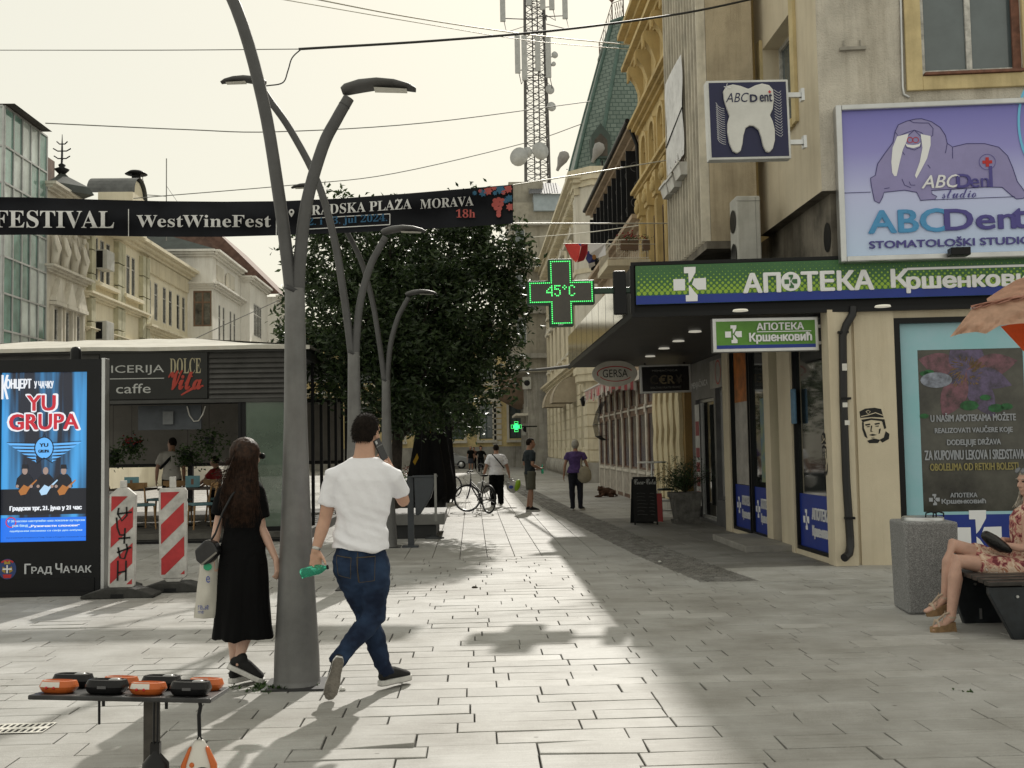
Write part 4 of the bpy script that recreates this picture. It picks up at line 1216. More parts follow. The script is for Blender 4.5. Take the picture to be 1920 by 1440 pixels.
# three musicians in silhouette
mk, msk, mam, mwh = MB(), MB(), MB(), MB()
for i, (x, hat) in enumerate(((44, 1), (83, 0), (117, 1))):
 P = lambda L: [tq(x + a, 875 + b) for a, b in L]
 mk.shape(TOF, P([(-7, 14), (7, 14), (14, 22), (17, 38), (10, 42), (9, 72), (2, 72), (0, 50), (-4, 72), (-11, 72), (-10, 42), (-18, 38), (-15, 22)]), sf + .005 + i * .0004)
 q = tq(x, 883); msk.disc(TOF, q[0], q[1], 5 * px_, sf + .0065, 14, 7 * px_)
 for sx_ in (-14, 12):
  q = tq(x + sx_, 912); msk.disc(TOF, q[0], q[1], 3 * px_, sf + .009, 10)
 if hat: mk.shape(TOF, P([(-9, 4), (-6, 3), (-5, -4), (5, -4), (6, 3), (9, 4)]), sf + .0075)
 gm_ = (mam, mwh, mam)[i]
 gm_.shape(TOF, P([(-12, 46), (-2, 34), (6, 38), (22, 24), (23, 26), (8, 42), (2, 52), (-8, 54)]), sf + .008)
part(mk, "musician_print", SK, scn); part(msk, "face_print", SSK, scn); part(mam, "guitar_print", SO, scn); part(mwh, "white_guitar_print", SPALE, scn)
m = MB(); TX(m, TOF, "Г", 47, 1076, 58, 1057, c=.004, bold=.03); TX(m, TOF, "РАД", 60, 1078, 98, 1062, c=.004, bold=.03); TX(m, TOF, "Ч", 105, 1075, 117, 1056, c=.004, bold=.03); TX(m, TOF, "АЧАК", 119, 1074, 172, 1060, c=.004, bold=.03)
part(m, "town_lettering", mat("grey_white_lettering", (.55, .57, .6), .5, var=0), tt)
q = tq(14, 1067)
m = MB(); m.disc(TOF, q[0], q[1], .1, .004, 24, .115); part(m, "crest_shield", mat("crest_blue", (.03, .06, .2), .5, var=0.1), tt)
m = MB(); m.rect(TOF, q[0] - .05, q[0] + .05, q[1] - .008, q[1] + .008, .009); m.rect(TOF, q[0] - .008, q[0] + .008, q[1] - .045, q[1] + .045, .0095); part(m, "crest_cross", WHITE, tt)
m = MB(); m.shape(TOF, [(q[0] - .06, q[1] - .02), (q[0] - .02, q[1] - .05), (q[0] - .02, q[1] + .01), (q[0] - .05, q[1] + .03)], .007); m.shape(TOF, [(q[0] + .06, q[1] - .02), (q[0] + .02, q[1] - .05), (q[0] + .02, q[1] + .01), (q[0] + .05, q[1] + .03)], .007); m.shape(TOF, [(q[0] - .035, q[1] + .055), (q[0] - .03, q[1] + .1), (q[0], q[1] + .075), (q[0] + .03, q[1] + .1), (q[0] + .035, q[1] + .055)], .007)
part(m, "crest_lions", mat("crest_gold", (.4, .27, .04), .5, var=.1), tt)
m = MB(); m.shape(TOF, [(q[0] - .05, q[1] - .06), (q[0] + .05, q[1] - .06), (q[0] + .04, q[1] - .1), (q[0] - .04, q[1] - .1)], .006); m.ring(TOF, q[0], q[1] - .02, .115, .02, .006, t0=55, t1=125); part(m, "crest_ribbon", RED, tt)

# ------------------------------------------------------------------ striped barrier panels
def barrier(px, py0, pytop, pybase, label, tagged=0, lean=0.0, wpx=47, top="slope"):
 g = G(px, pybase)
 o = V((g.x, g.y, 0))
 t = thing("barrier_panel", label, "traffic barrier", o, "red and white striped barrier panels")
 k = g.y / 2000
 zt = 1.6 + (849 - pytop) * k; zb = 1.6 + (849 - py0) * k; hw = wpx * k / 2
 f = Fr(o, (math.cos(lean), 0, math.sin(lean)), (0, -1, 0), (-math.sin(lean), 0, math.cos(lean)))
 m = MB()
 shp = [(-hw, zb + .03), (-hw * .8, zb), (hw * .8, zb), (hw, zb + .03), (hw, zt - .03)] + ([(hw * .35, zt + .05), (-hw * .35, zt + .05)] if top == "slope" else [(hw * .9, zt), (-hw * .9, zt)]) + [(-hw, zt - .03)]
 m.prism(f, shp, -.03, .03)
 m.box(f, -.035, .035, zt + (.052 if top == "slope" else .002), zt + .13, -.02, .02)
 m.prism(f, [(-hw * .7, zb - .002), (-.05, zb - .07), (-.05, .06), (.05, .06), (.05, zb - .07), (hw * .7, zb - .002)], -.025, .025)
 part(m, "panel", mat("barrier_white", (.56, .55, .53), .6, var=.18, scale=7), t, .006)
 m = MB(); h0, h1 = zb + .045, zt - .045; w_ = hw - .025; W_ = 2 * w_
 m.mi = 0
 period = .60 if tagged or 1 else .5
 s_ = (h1 - h0) / 2.5
 ystarts = [h1 - 0 * 2 * s_, h1 - s_ * 1.25, h1 - 2.5 * s_]
 def clip(poly):
  out = []
  for lo, sg in ((h0, 1), (h1, -1)):
   out = []
   for i in range(len(poly)):
    a, b = poly[i], poly[(i + 1) % len(poly)]
    ia, ib = (a[1] - lo) * sg >= 0, (b[1] - lo) * sg >= 0
    if ia: out.append(a)
    if ia != ib:
     u = (lo - a[1]) / (b[1] - a[1]); out.append((a[0] + (b[0] - a[0]) * u, lo))
   poly = out
   if len(poly) < 3: return None
  return poly
 slope = W_ * .95
 bh = (h1 - h0) * .235
 for j in range(-1, 4):
  y = h1 - bh * .75 - j * bh * 1.75 - (.04 if not tagged else 0)
  q = clip([(-w_, y), (w_, y + slope), (w_, y + slope + bh), (-w_, y + bh)])
  if q: m.shape(f, q, .033)
 part(m, "red_stripes", mat("barrier_red", (.47, .035, .04), .5, var=.14, scale=6), t)
 if tagged:
  m = MB(); c_ = .037
  def S(L): m.stroke(f, [(x * W_ - w_, h0 + y * (h1 - h0)) for x, y in L], .02, c_)
  S([(.35, .87), (.3, .8), (.5, .72), (.72, .78), (.7, .88)]); S([(.3, .8), (.95, .82)]); S([(.25, .76), (.3, .64), (.42, .56), (.65, .56)]); S([(.35, .52), (.9, .53)]); S([(.65, .64), (.62, .46)])
  S([(.35, .42), (.45, .3), (.65, .29), (.78, .4), (.72, .46)]); S([(.3, .36), (.95, .42)]); S([(.35, .27), (.35, .04)]); S([(.72, .27), (.72, .04)]); S([(.35, .13), (.72, .15)])
  part(m, "spray_tag", BLACKP, t)
 m = MB(); f0 = Fr(o, (1, 0, 0), (0, -1, 0))
 m.prism(f0, [(-.4, 0), (.4, 0), (.4, .035), (.16, .11), (-.16, .11), (-.4, .035)], -.16, .16)
 part(m, "rubber_foot", mat("grey_rubber", (.045, .045, .043), .85, var=.25, scale=8, bump=.2), t, .012)
 m = MB(); m.box(f0, -.07, .07, .012, .05, .161, .164); part(m, "handle_slot", BLACKM, t)
 return t
barrier(228, 1096, 921, 1119, "spray tagged red and white barrier panel next to the advertising totem", 1, R(-.8), 48)
barrier(326, 1080, 915, 1108, "clean red and white barrier panel with a torn patch left of the long-haired woman", 0, R(.6), 50, "flat")
barrier(196, 1078, 920, 1104, "striped barrier panel almost hidden behind the totem edge", 0, R(.3), 44, "flat")

# ------------------------------------------------------------------ pizzeria pavilion
KP = G(574, 1012)
KY = KP.y
KF = Fr((KP.x, KY, 0), (1, 0, 0), (0, -1, 0))
kp = thing("cafe_pavilion", "dark grey open-fronted pizzeria pavilion with slatted fascia and pale tent roof", "pavilion", (KP.x - 3, KY, 0))
KD = 7.0
zt = KF.ab(450, 652)[1]; zf = KF.ab(450, 754)[1]; kx0 = -7.5
m = MB(); m.box(KF, kx0, 0.05, 0, .17, -KD, .25); part(m, "deck", mat("grey_deck_boards", (.10, .095, .085), .7, var=.25, scale=4), kp)
m = MB(); m.box(KF, kx0, 0.05, .06, .075, .251, .258); m.box(KF, kx0, .05, .005, .05, .251, .262); part(m, "deck_edge", BLACKM, kp)
m = MB(); m.box(KF, kx0, 0, zf, zf + .06, -.1, .04); m.box(KF, kx0, 0, zt - .07, zt, -.1, .04)
sgx0 = KF.ab(188, 700)[0]; sgx1 = KF.ab(389, 700)[0]
m.box(KF, kx0, 0, zf + .06, zt - .07, -.1, -.06)
part(m, "fascia", mat("fascia_grey", (.055, .055, .053), .6, var=.15), kp)
m = MB()
for i in range(9):
 z_ = zf + .075 + i * (zt - zf - .15) / 9
 for (q0, q1) in ((sgx1 + .03, -.02), (kx0, sgx0 - .03)):
  m.add([KF.p(q0, z_, .0), KF.p(q1, z_, .0), KF.p(q1, z_ + .075, -.05), KF.p(q0, z_ + .075, -.05), KF.p(q0, z_ - .012, -.015), KF.p(q1, z_ - .012, -.015)], [(0, 1, 2, 3), (0, 4, 5, 1)])
part(m, "fascia_slats", mat("slat_grey", (.085, .083, .08), .6, var=.15), kp)
m = MB(); m.box(KF, kx0, 0.0, zt - .2, zt - .02, -KD, -.101); part(m, "roof_slab", DARKGREY, kp)
m = MB()
for x, y in ((-.12, .0), (-.12, -KD + .12), (-3.9, -KD + .12), (-1.18, 0)):
 part(MB().box(KF, x, x + .12, .17, zt - .1 if y != 0 else zf, y - .12, y), "post", BLACKM, kp)
for i in range(5): part(MB().box(KF, -.08, -.02, .17, zt - .2, -1.2 - i * 1.15 - .05, -1.2 - i * 1.15), "side_post", BLACKM, kp)
# tent roof over it
m = MB(); pk = W(330, 645, KY + 2.5)
cx_, cz_ = pk.x, pk.z
e0 = KF.p(kx0, zt + .03, .1); e1 = KF.p(.1, zt + .03, .1); e2 = KF.p(.1, zt + .03, -KD); e3 = KF.p(kx0, zt + .03, -KD)
pa, pb = V((cx_ + .4, KY + 2.2, cz_ + .08)), V((cx_ - 2.9, KY + 2.2, cz_ + .05))
def sag(p, q, n=8, s=.05): return [p.lerp(q, i / n) - Z * s * math.sin(math.pi * i / n) for i in range(n + 1)]
def sheet(A, B):
 for i in range(len(A) - 1): m.poly([A[i], A[i + 1], B[i + 1], B[i]], True)
mid = [pb.lerp(pa, i / 8) + Z * .012 * math.sin(i * 2.4) for i in range(9)]
fr_ = [e0.lerp(e1, i / 8) + Z * .01 * math.sin(i * 2.1) for i in range(9)]
mm = [fr_[i].lerp(mid[i], .5) - Z * .03 for i in range(9)]
sheet(fr_, mm); sheet(mm, mid); sheet(mid, [e3.lerp(e2, i / 8) for i in range(9)]); m.poly([e1, e2, pa]); m.poly([e0, pb, e3])
for i in range(8): m.poly([fr_[i], fr_[i + 1], fr_[i + 1] - Z * .07 + KF.n * .01, fr_[i] - Z * .07 + KF.n * .01])
part(m, "tent_roof", mat("tent_canvas", (.56, .545, .49), .8, var=.1, scale=1.5, streak=.1), kp)
# sign
m = MB(); m.box(KF, sgx0, sgx1, zf + .08, zt - .05, -.05, .01); sg = part(m, "sign_board", mat("sign_black_glass", (.012, .013, .012), .3, var=.15, spec=.3), kp)
m = MB(); TX(m, KF, "PICERIJA", 193, 704, 308, 684, c=.014); TX(m, KF, "caffe", 218, 738, 283, 719, c=.014)
a0, b0 = KF.ab(190, 711); a1, b1 = KF.ab(308, 709); m.rect(KF, a0, a1, b0 - .006, b0 + .008, .014)
part(m, "grey_lettering", mat("dim_white_letters", (.42, .43, .42), .5, var=0), sg)
m = MB(); TX(m, KF, "DOLCE", 319, 701, 377, 671, c=.014, style='serif'); part(m, "cream_lettering", mat("dim_cream_letters", (.38, .34, .22), .5, var=0), sg)
m = MB(); TX(m, KF, "Vita", 317, 731, 378, 694, c=.02, style='script', bold=.03); m.stroke(KF, [KF.ab(340, 741), KF.ab(360, 729), KF.ab(382, 723)], [.02, .05, .03], .02); part(m, "red_lettering", mat("dim_red_letters", (.38, .04, .025), .5, var=0), sg)
# blind at the back, menu board, glass screen
m = MB()
bz0 = KF.ab(300, 876)[1] - .02
m.rect(KF, kx0, -.15, 1.33, 2.75, -KD + .2); part(m, "roller_blind", mat("grey_blind", (.20, .19, .175), .8, var=.1), kp)
m = MB(); m.box(KF, kx0, -.15, 1.25, 1.33, -KD + .17, -KD + .23); m.box(KF, kx0, -.15, 2.75, 2.85, -KD + .1, -KD + .25)
part(m, "blind_bar", BLACKM, kp)
m = MB(); x0, zb_ = KF.ab(245, 806); x1, _ = KF.ab(366, 806); m.box(KF, x0, x1, zb_, zf - .02, -.5, -.42); part(m, "menu_board_panel", mat("blue_grey_panel", (.075, .085, .10), .6, var=.2), kp)
m = MB(); x0, z0 = KF.ab(294, 795); x1, z1 = KF.ab(314, 770); m.box(KF, x0, x1, z0, z1, -.41, -.36); part(m, "meter_box", mat("meter_grey", (.16, .17, .18), .5, var=.2), kp)
m = MB(); m.tube([KF.p(*KF.ab(*q), -.38) for q in ((340, 760), (345, 778), (353, 789), (362, 788), (370, 776), (375, 760))], .012, 6); part(m, "loose_cable", WHITEP, kp)
m = MB(); x0 = KF.ab(452, 800)[0]; x1 = -.16; m.box(KF, x0, x1, .25, zf - .005, -.03, -.01); o = part(m, "glass_screen", mat("green_tinted_glass", (.16, .21, .17), .1, var=.15, scale=1.2, spec=.6, alpha=.72), kp)
m = MB(); m.box(KF, x0 - .05, x0, .17, zf, -.06, .02); m.box(KF, x0, x1, .17, .249, -.05, .01); part(m, "screen_frame", BLACKM, kp)
m = MB()
for i in range(4): m.box(KF, -1.2 - i * 1.6, -.5 - i * 1.6, zt - .28, zt - .24, -2.2, -2.1)
part(m, "ceiling_light", mat("tube_light", (.5, .48, .42), .5, var=0, emit=.25, ecol=(1, .9, .6)), kp)
# cafe tables and chairs
WOOD = mat("pale_wood", (.33, .19, .075), .55, var=.2, scale=5); SEATB = mat("teal_cushion", (.13, .24, .27), .8, var=.1); SEATG = mat("olive_cushion", (.09, .11, .05), .8, var=.1)
def chair(label):
 t = thing("cafe_chair", label, "chair", (0, 0, 0), "wooden cafe chairs in the pavilion")
 m = MB(); m.prism(Fr((0, 0, 0), (1, 0, 0), (0, 0, 1), (0, 1, 0)), [(-.21, -.2), (.21, -.2), (.19, .2), (-.19, .2)], .43, .48); part(m, "seat", SEATB, t, .015)
 for x, y in ((-.19, -.18), (.19, -.18)):
  m = MB(); m.tube([(x * 1.12, y * 1.15, 0), (x, y, .43)], [.014, .02], 8); part(m, "leg", WOOD, t)
 for x in (-.18, .18):
  m = MB(); m.tube([(x * 1.15, .24, 0), (x, .19, .45), (x * .98, .22, .7), (x * .9, .26, .84)], [.014, .021, .018, .015], 8); part(m, "rear_leg", WOOD, t)
 m = MB(); P = [V((x, .25 + .035 * math.cos(x * 7), 0)) for x in (-.24, -.17, -.08, 0, .08, .17, .24)]
 for i in range(6):
  a, b = P[i], P[i + 1]
  ha = .07 + .05 * (1 - abs(a.x) / .24); hb = .07 + .05 * (1 - abs(b.x) / .24)
  for d in (0, .018):
   m.poly([a + V((0, d, .84 - ha)), b + V((0, d, .84 - hb)), b + V((0, d, .86)), a + V((0, d, .86))], True)
  m.poly([a + V((0, 0, .86)), b + V((0, 0, .86)), b + V((0, .018, .86)), a + V((0, .018, .86))]); m.poly([a + V((0, 0, .84 - ha)), b + V((0, 0, .84 - hb)), b + V((0, .018, .84 - hb)), a + V((0, .018, .84 - ha))])
 part(m, "backrest", WOOD, t)
 return t
cs = [((263, 985, 1.0), 40, "wooden cafe chair with teal cushion between the two front barrier panels"), ((378, 985, .9), -60, "wooden cafe chair half hidden by the long-haired woman"), ((225, 985, 2.2), 100, "cafe chair just right of the totem, deeper in the pavilion"), ((335, 985, 2.6), 180, "cafe chair behind the clean striped barrier panel"), ((300, 985, 3.2), -100, "cafe chair at the feet of the man standing in the pavilion"), ((415, 985, 3.0), 150, "cafe chair at the back near the glass screen")]
ch0 = None
for (px, py, dy), rz, lb in cs:
 p = W(px, py, KY + dy); p.z = .172
 if ch0 is None:
  ch0 = chair(lb); ch0.location = p; ch0.rotation_euler = (0, 0, R(rz))
 else: dup(ch0, p, lb, R(rz))
def table(label):
 t = thing("cafe_table", label, "table", (0, 0, 0), "dark cafe tables in the pavilion")
 m = MB(); m.prism(Fr((0, 0, 0), (1, 0, 0), (0, 0, 1), (0, 1, 0)), [(-.4, -.4), (.4, -.4), (.4, .4), (-.4, .4)], .7, .74); part(m, "table_top", mat("dark_table_wood", (.05, .035, .025), .4, var=.2), t, .008)
 m = MB(); m.tube([(0, 0, .03), (0, 0, .7)], .03, 10); part(m, "column", BLACKM, t)
 m = MB(); m.lathe((0, 0, 0), [(.24, 0), (.24, .015), (.05, .035)], 20); part(m, "base", BLACKM, t)
 return t
tb0 = None
for (px, dy), lb in (((245, 1.7), "dark cafe table behind the spray tagged barrier"), ((345, 1.8), "dark cafe table behind the clean barrier panel"), ((410, 1.7), "dark cafe table left of the glass screen")):
 p = W(px, 985, KY + dy); p.z = .172
 if tb0 is None: tb0 = table(lb); tb0.location = p
 else: dup(tb0, p, lb)
for px, dy, lb in ((245, 1.6, "pale blue menu card standing on the cafe table nearest the totem"), (360, 1.75, "pale blue menu card standing on the cafe table behind the clean barrier")):
 p = W(px, 985, KY + dy); p.z = .915
 t = thing("menu_card", lb, "menu card", p)
 m = MB(); f = Fr(p, (1, 0, 0), (0, -1, 0)); m.box(f, -.14, .14, 0, .22, -.05, -.045); part(m, "card", mat("pale_blue_card", (.17, .36, .42), .6, var=.1), t)
 m = MB(); m.rect(f, -.03, .02, .05, .16, -.043); part(m, "print", mat("brown_print", (.2, .1, .06), .6, var=0), t)
LEAFG = leafmat("hanging_plant_leaf", (.02, .045, .015), (.07, .12, .035))
for px, py, dy, s_, fl, lb in ((212, 852, 2.5, .2, None, "small dark hanging plant next to the totem edge"), (247, 832, 2.0, .26, (.3, .03, .03), "hanging basket with red flowers below the menu board"), (392, 822, 1.2, .42, None, "large trailing hanging plant right of the pavilion menu board"), (352, 850, 2.4, .24, None, "wispy trailing plant between the basket and the large plant")):
 p = W(px, py, KY + dy)
 t = thing("hanging_plant", lb, "hanging plant", p)
 m = MB(); m.lathe(p, [(.02, -.12), (.09, -.1), (.11, .02), (.1, .02)], 14); part(m, "pot", DARKGREY, t)
 m = MB(); m.tube([p + V((0, 0, .0)), V((p.x, p.y, zt - .15))], .004, 4); part(m, "hanger", BLACKM, t)
 m = MB(); leaves(m, [p + V((random.gauss(0, s_ * .45), random.gauss(0, s_ * .4), random.gauss(0, s_ * .35) - abs(random.gauss(0, s_ * .35)))) for _ in range(420)], .075, .5, .3); part(m, "foliage", LEAFG, t)
 if fl:
  m = MB()
  for _ in range(40): m.ell(p + V((random.gauss(0, s_ * .35), random.gauss(-.05, s_ * .3), random.gauss(.05, s_ * .2))), .02, .02, .015, n=6, m=4)
  part(m, "flowers", mat("red_petals", fl, .6, var=.2), t)

# ------------------------------------------------------------------ festival banner across the street
BY = 16.8
tops = [(-40, 369), (60, 370), (180, 374), (300, 377), (420, 378), (530, 377), (640, 372), (760, 363), (880, 353), (962, 346)]
bots = [(-40, 441), (60, 440), (180, 442), (300, 444), (420, 444), (530, 441), (640, 437), (760, 431), (880, 425), (962, 419)]
def yb(L, x):
 for (x0, y0), (x1, y1) in zip(L, L[1:]):
  if x <= x1: return y0 + (y1 - y0) * (x - x0) / (x1 - x0)
 return L[-1][1]
o = W(450, 410, BY)
bn = thing("festival_banner", "long black wine festival banner stretched across the street behind the lamp arms", "banner", o)
def bpt(x, v, off=0):
 y = yb(tops, x) * (1 - v) + yb(bots, x) * v
 d = BY + .035 * math.sin(x * .021 + v * 3) + .02 * math.sin(x * .055 - v * 5) + .03 * math.sin(v * 7 + x * .004) - off
 return W(x, y, d)
m = MB(); NX, NV = 110, 9
xs = [-40 + 1002 * i / NX for i in range(NX + 1)]
m.add([bpt(x, j / NV) for x in xs for j in range(NV + 1)], [(i * (NV + 1) + j, (i + 1) * (NV + 1) + j, (i + 1) * (NV + 1) + j + 1, i * (NV + 1) + j + 1) for i in range(NX) for j in range(NV)], True)
part(m, "cloth", mat("banner_black", (.007, .008, .012), .6, var=.2, bump=.05, spec=.15), bn)
def btext(m, s_, x0, y0, x1, y1, **k):
 """lettering that follows the cloth"""
 pts, faces = glyphs(s_, 0, 0, k.get('style'))
 ax0 = min(p.x for p in pts); ax1 = max(p.x for p in pts); ay0 = min(p.y for p in pts); ay1 = max(p.y for p in pts)
 sl = k.get('slope', 0)
 Q = []
 for p in pts:
  x = x0 + (p.x - ax0) / (ax1 - ax0) * (x1 - x0)
  y = y0 + (p.y - ay0) / (ay1 - ay0) * (y1 - y0) + sl * (x - x0)
  t_, b_ = yb(tops, x), yb(bots, x)
  Q.append(bpt(x, (y - t_) / (b_ - t_), .05 + p.z))
 m.add(Q, faces)
m = MB()
btext(m, "FESTIVAL", -12, 427, 214, 394, style='serif', slope=.006); btext(m, "WestWineFest", 256, 426, 508, 403, style='serif')
btext(m, "GRADSKA PLAZA", 566, 405, 772, 386, style='serif', slope=-.066); btext(m, "MORAVA", 788, 392, 888, 374, style='serif', slope=-.066)
btext(m, "ˇ", 744, 379, 754, 373)
def bline(x0, y0, x1, y1, w_=1.5):
 n_ = 12
 for i in range(n_):
  P = []
  for (u, s_) in ((i / n_, 1), ((i + 1) / n_, 1), ((i + 1) / n_, -1), (i / n_, -1)):
   x, y = x0 + (x1 - x0) * u, y0 + (y1 - y0) * u
   dx, dy = x1 - x0, y1 - y0; L = math.hypot(dx, dy)
   x += -dy / L * w_ * s_ / 2; y += dx / L * w_ * s_ / 2
   P.append(bpt(x, (y - yb(tops, x)) / (yb(bots, x) - yb(tops, x)), .028))
  m.poly(P)
bline(241, 392, 241, 443); bline(518, 390, 518, 441)
bline(570, 410, 731, 401); bline(731, 401, 731, 421); bline(570, 430, 731, 421)
for i in range(16):
 a, b = 2 * math.pi * i / 16, 2 * math.pi * (i + 1) / 16
 m.poly([bpt(546.5 + r_ * math.cos(t_), (398 + r_ * math.sin(t_) - 377) / 64, .03) for t_, r_ in ((a, 2.4), (b, 2.4), (b, 5.2), (a, 5.2))])
m.poly([bpt(x, (y - 377) / 64, .03) for x, y in ((542, 401), (546.5, 408), (551, 401))])
part(m, "white_lettering", mat("banner_white", (.62, .62, .62), .6, var=0), bn)
m = MB(); btext(m, "12. i 13. jul 2024.", 566, 427, 726, 409, style='serif', slope=-.055); part(m, "blue_lettering", mat("banner_blue", (.02, .10, .2), .6, var=0), bn)
BR = mat("banner_red", (.42, .08, .07), .6, var=0.1)
m = MB(); btext(m, "18h", 855, 408, 891, 392, style='serif'); part(m, "red_lettering", BR, bn)
mr, mb_ = MB(), MB()
def bdisc(mm, x, y, r_, n=12, star=0):
 P = []
 for i in range(n):
  a = 2 * math.pi * i / n; rr = r_ * (1 - star * (i % 2))
  xx, yy = min(961, x + rr * math.cos(a)), y + rr * math.sin(a)
  t_, b_ = yb(tops, xx), yb(bots, xx); P.append(bpt(xx, max(.02, (yy - t_) / (b_ - t_)), .05))
 mm.poly(P)
for x, y in ((928, 376), (935, 374), (942, 376), (926, 384), (933, 382), (940, 383), (930, 390), (937, 391), (935, 398), (935, 403)): bdisc(mr, x, y, 4.6, 10)
for x, y, r_ in ((915, 358, 9), (926, 352, 6), (953, 354, 9), (956, 388, 8), (900, 358, 4), (944, 361, 5)): bdisc(mr, x, y, r_, 14, .35)
for x, y, r_ in ((905, 362, 8), (938, 355, 10), (955, 372, 8), (890, 362, 5), (948, 376, 6), (928, 362, 5)): bdisc(mb_, x, y, r_, 14, .35)
part(mr, "red_grape_print", BR, bn); part(mb_, "blue_leaf_print", mat("banner_leaf_blue", (.025, .12, .22), .6, var=.1), bn)
# ------------------------------------------------------------------ helpers for the facades
def cornice(m, fr, a0, a1, z, h=.35, d=.4, steps=3):
 for i in range(steps):
  m.box(fr, a0 - d * (i + 1) / steps * .5, a1 + d * (i + 1) / steps * .5, z + h * i / steps, z + h * (i + 1) / steps - .003, .002, d * (i + 1) / steps)
def archpts(a, b, r, h=None, n=12):
 h = h or r
 return [(a + r * math.cos(math.pi * i / n), b + h * math.sin(math.pi * i / n)) for i in range(n + 1)]
def archring(m, fr, a, b, r, wd, c0, c1, n=12):
 o, i_ = archpts(a, b, r + wd), archpts(a, b, r)
 for k in range(n):
  m.prism(fr, [o[k], o[k + 1], i_[k + 1], i_[k]], c0, c1)
def shell(name, label, x0, x1, y0, y1, z1, roofm, loc=None):
 return thing(name, label, "building", ((x0 + x1) / 2, y0, 0))
def endwalls(m, x0, x1, y0, y1, z0, z1):
 """side and back walls and a flat top of a block; the street face is built apart"""
 m.poly([V((x0, y0, z0)), V((x1, y0, z0)), V((x1, y0, z1)), V((x0, y0, z1))])
 m.poly([V((x1, y1, z0)), V((x0, y1, z0)), V((x0, y1, z1)), V((x1, y1, z1))])
 m.poly([V((x0, y0, z1)), V((x1, y0, z1)), V((x1, y1, z1)), V((x0, y1, z1))])

# ------------------------------------------------------------------ louvred loggia next to the pharmacy
LVX = 3.64
b = thing("louvred_building", "tan building block with vertical white fins projecting beside the tooth sign", "building", (4.2, 16, 4.6))
m = MB(); z0 = W(1350, 452, 16.0).z
Bx = Fr((0, 0, 0), (1, 0, 0), (0, -1, 0))
m.box(Bx, LVX + .06, 4.42, z0, 12.2, -18.8, -16.0)
part(m, "end_wall", TANWALL, b)
m = MB(); m.box(Bx, LVX - .02, 4.42, z0 - .12, z0 - .003, -18.8, -15.97); m.box(Bx, LVX - .02, 4.42, 12.203, 12.35, -18.8, -15.97); part(m, "floor_edge", SOOT_SHADE, b)
m = MB(); fr = Fr((LVX + .06, 0, 0), (0, 1, 0), (-1, 0, 0))
for i in range(13): m.box(fr, 16.02 + i * .225, 16.06 + i * .225, z0, 12.2, .001, .14)
part(m, "vertical_fins", mat("pale_fins", (.70, .65, .54), .7, var=.15, streak=.3), b)
m = MB(); m.rect(fr, 16.01, 18.75, z0 + .01, 12.19, .002); part(m, "brown_infill", mat("brown_infill", (.10, .07, .045), .8, var=.25, streak=.3), b)
# flower boxes and a white sheet hung on the fins
for i, (px, py, Y, lb) in enumerate(((1305, 322, 17.2, "white flower box with a small purple bloom, highest of the three on the fins"), (1291, 345, 17.8, "white flower box with dry twigs, middle of the three on the fins"), (1277, 358, 18.4, "empty scalloped white flower box, lowest of the three on the fins"))):
 p = W(px, py, Y); p.x = LVX - .12
 t = thing("flower_box", lb, "flower box", p, "white flower boxes on the fins")
 f = Fr(p, (0, 1, 0), (-1, 0, 0))
 m = MB()
 m.add([f.p(a, bb, c) for a, bb, c in ((-.22, -.1, -.06), (.22, -.1, -.06), (.22, -.1, .06), (-.22, -.1, .06), (-.27, .1, -.09), (.27, .1, -.09), (.27, .1, .1), (-.27, .1, .1))], [(0, 1, 2, 3), (0, 4, 5, 1), (1, 5, 6, 2), (2, 6, 7, 3), (3, 7, 4, 0), (4, 7, 6, 5)])
 m.box(f, -.29, .29, .08, .12, .10, .12); part(m, "box", WHITEP, t)
 if i < 2:
  m = MB()
  for _ in range(14):
   q = f.p(random.uniform(-.2, .2), .1, 0); m.tube([q, q + V((random.gauss(0, .06), random.gauss(0, .06), random.uniform(.08, .25)))], .003, 4)
  part(m, "twigs", mat("dry_twig", (.10, .07, .05), .8, var=.2), t)
 if i == 0:
  m = MB(); leaves(m, [f.p(.15 + random.gauss(0, .04), .18 + random.gauss(0, .03), random.gauss(0, .03)) for _ in range(25)], .05); part(m, "bloom", mat("purple_petals", (.12, .01, .08), .6, var=.2), t)
p = W(1289, 210, 18.0)
t = thing("hanging_sheet", "white plastic sheet hanging vertically on the finned loggia", "sheet", p)
m = MB(); zA, zB = W(1289, 118, 17.4).z, W(1289, 318, 18).z
PP = [[V((LVX - .12 + .012 * math.sin(j * .7 + i * .5), 17.0 + 1.45 * i / 6, zB + (zA - zB + .35 * (1 - i / 6) * 0) * j / 14)) for i in range(7)] for j in range(15)]
for j in range(14):
 for i in range(6): m.poly([PP[j][i], PP[j][i + 1], PP[j + 1][i + 1], PP[j + 1][i]], True)
part(m, "plastic", mat("white_plastic_sheet", (.66, .66, .67), .4, var=.15, scale=5), t)
m = MB(); m.tube([V((LVX - .13, 17.0, zB + .55 * (zA - zB) - .15)), V((LVX - .13, 18.45, zB + .4 * (zA - zB) - .15))], .015, 6); part(m, "rod", BLACKM, t)

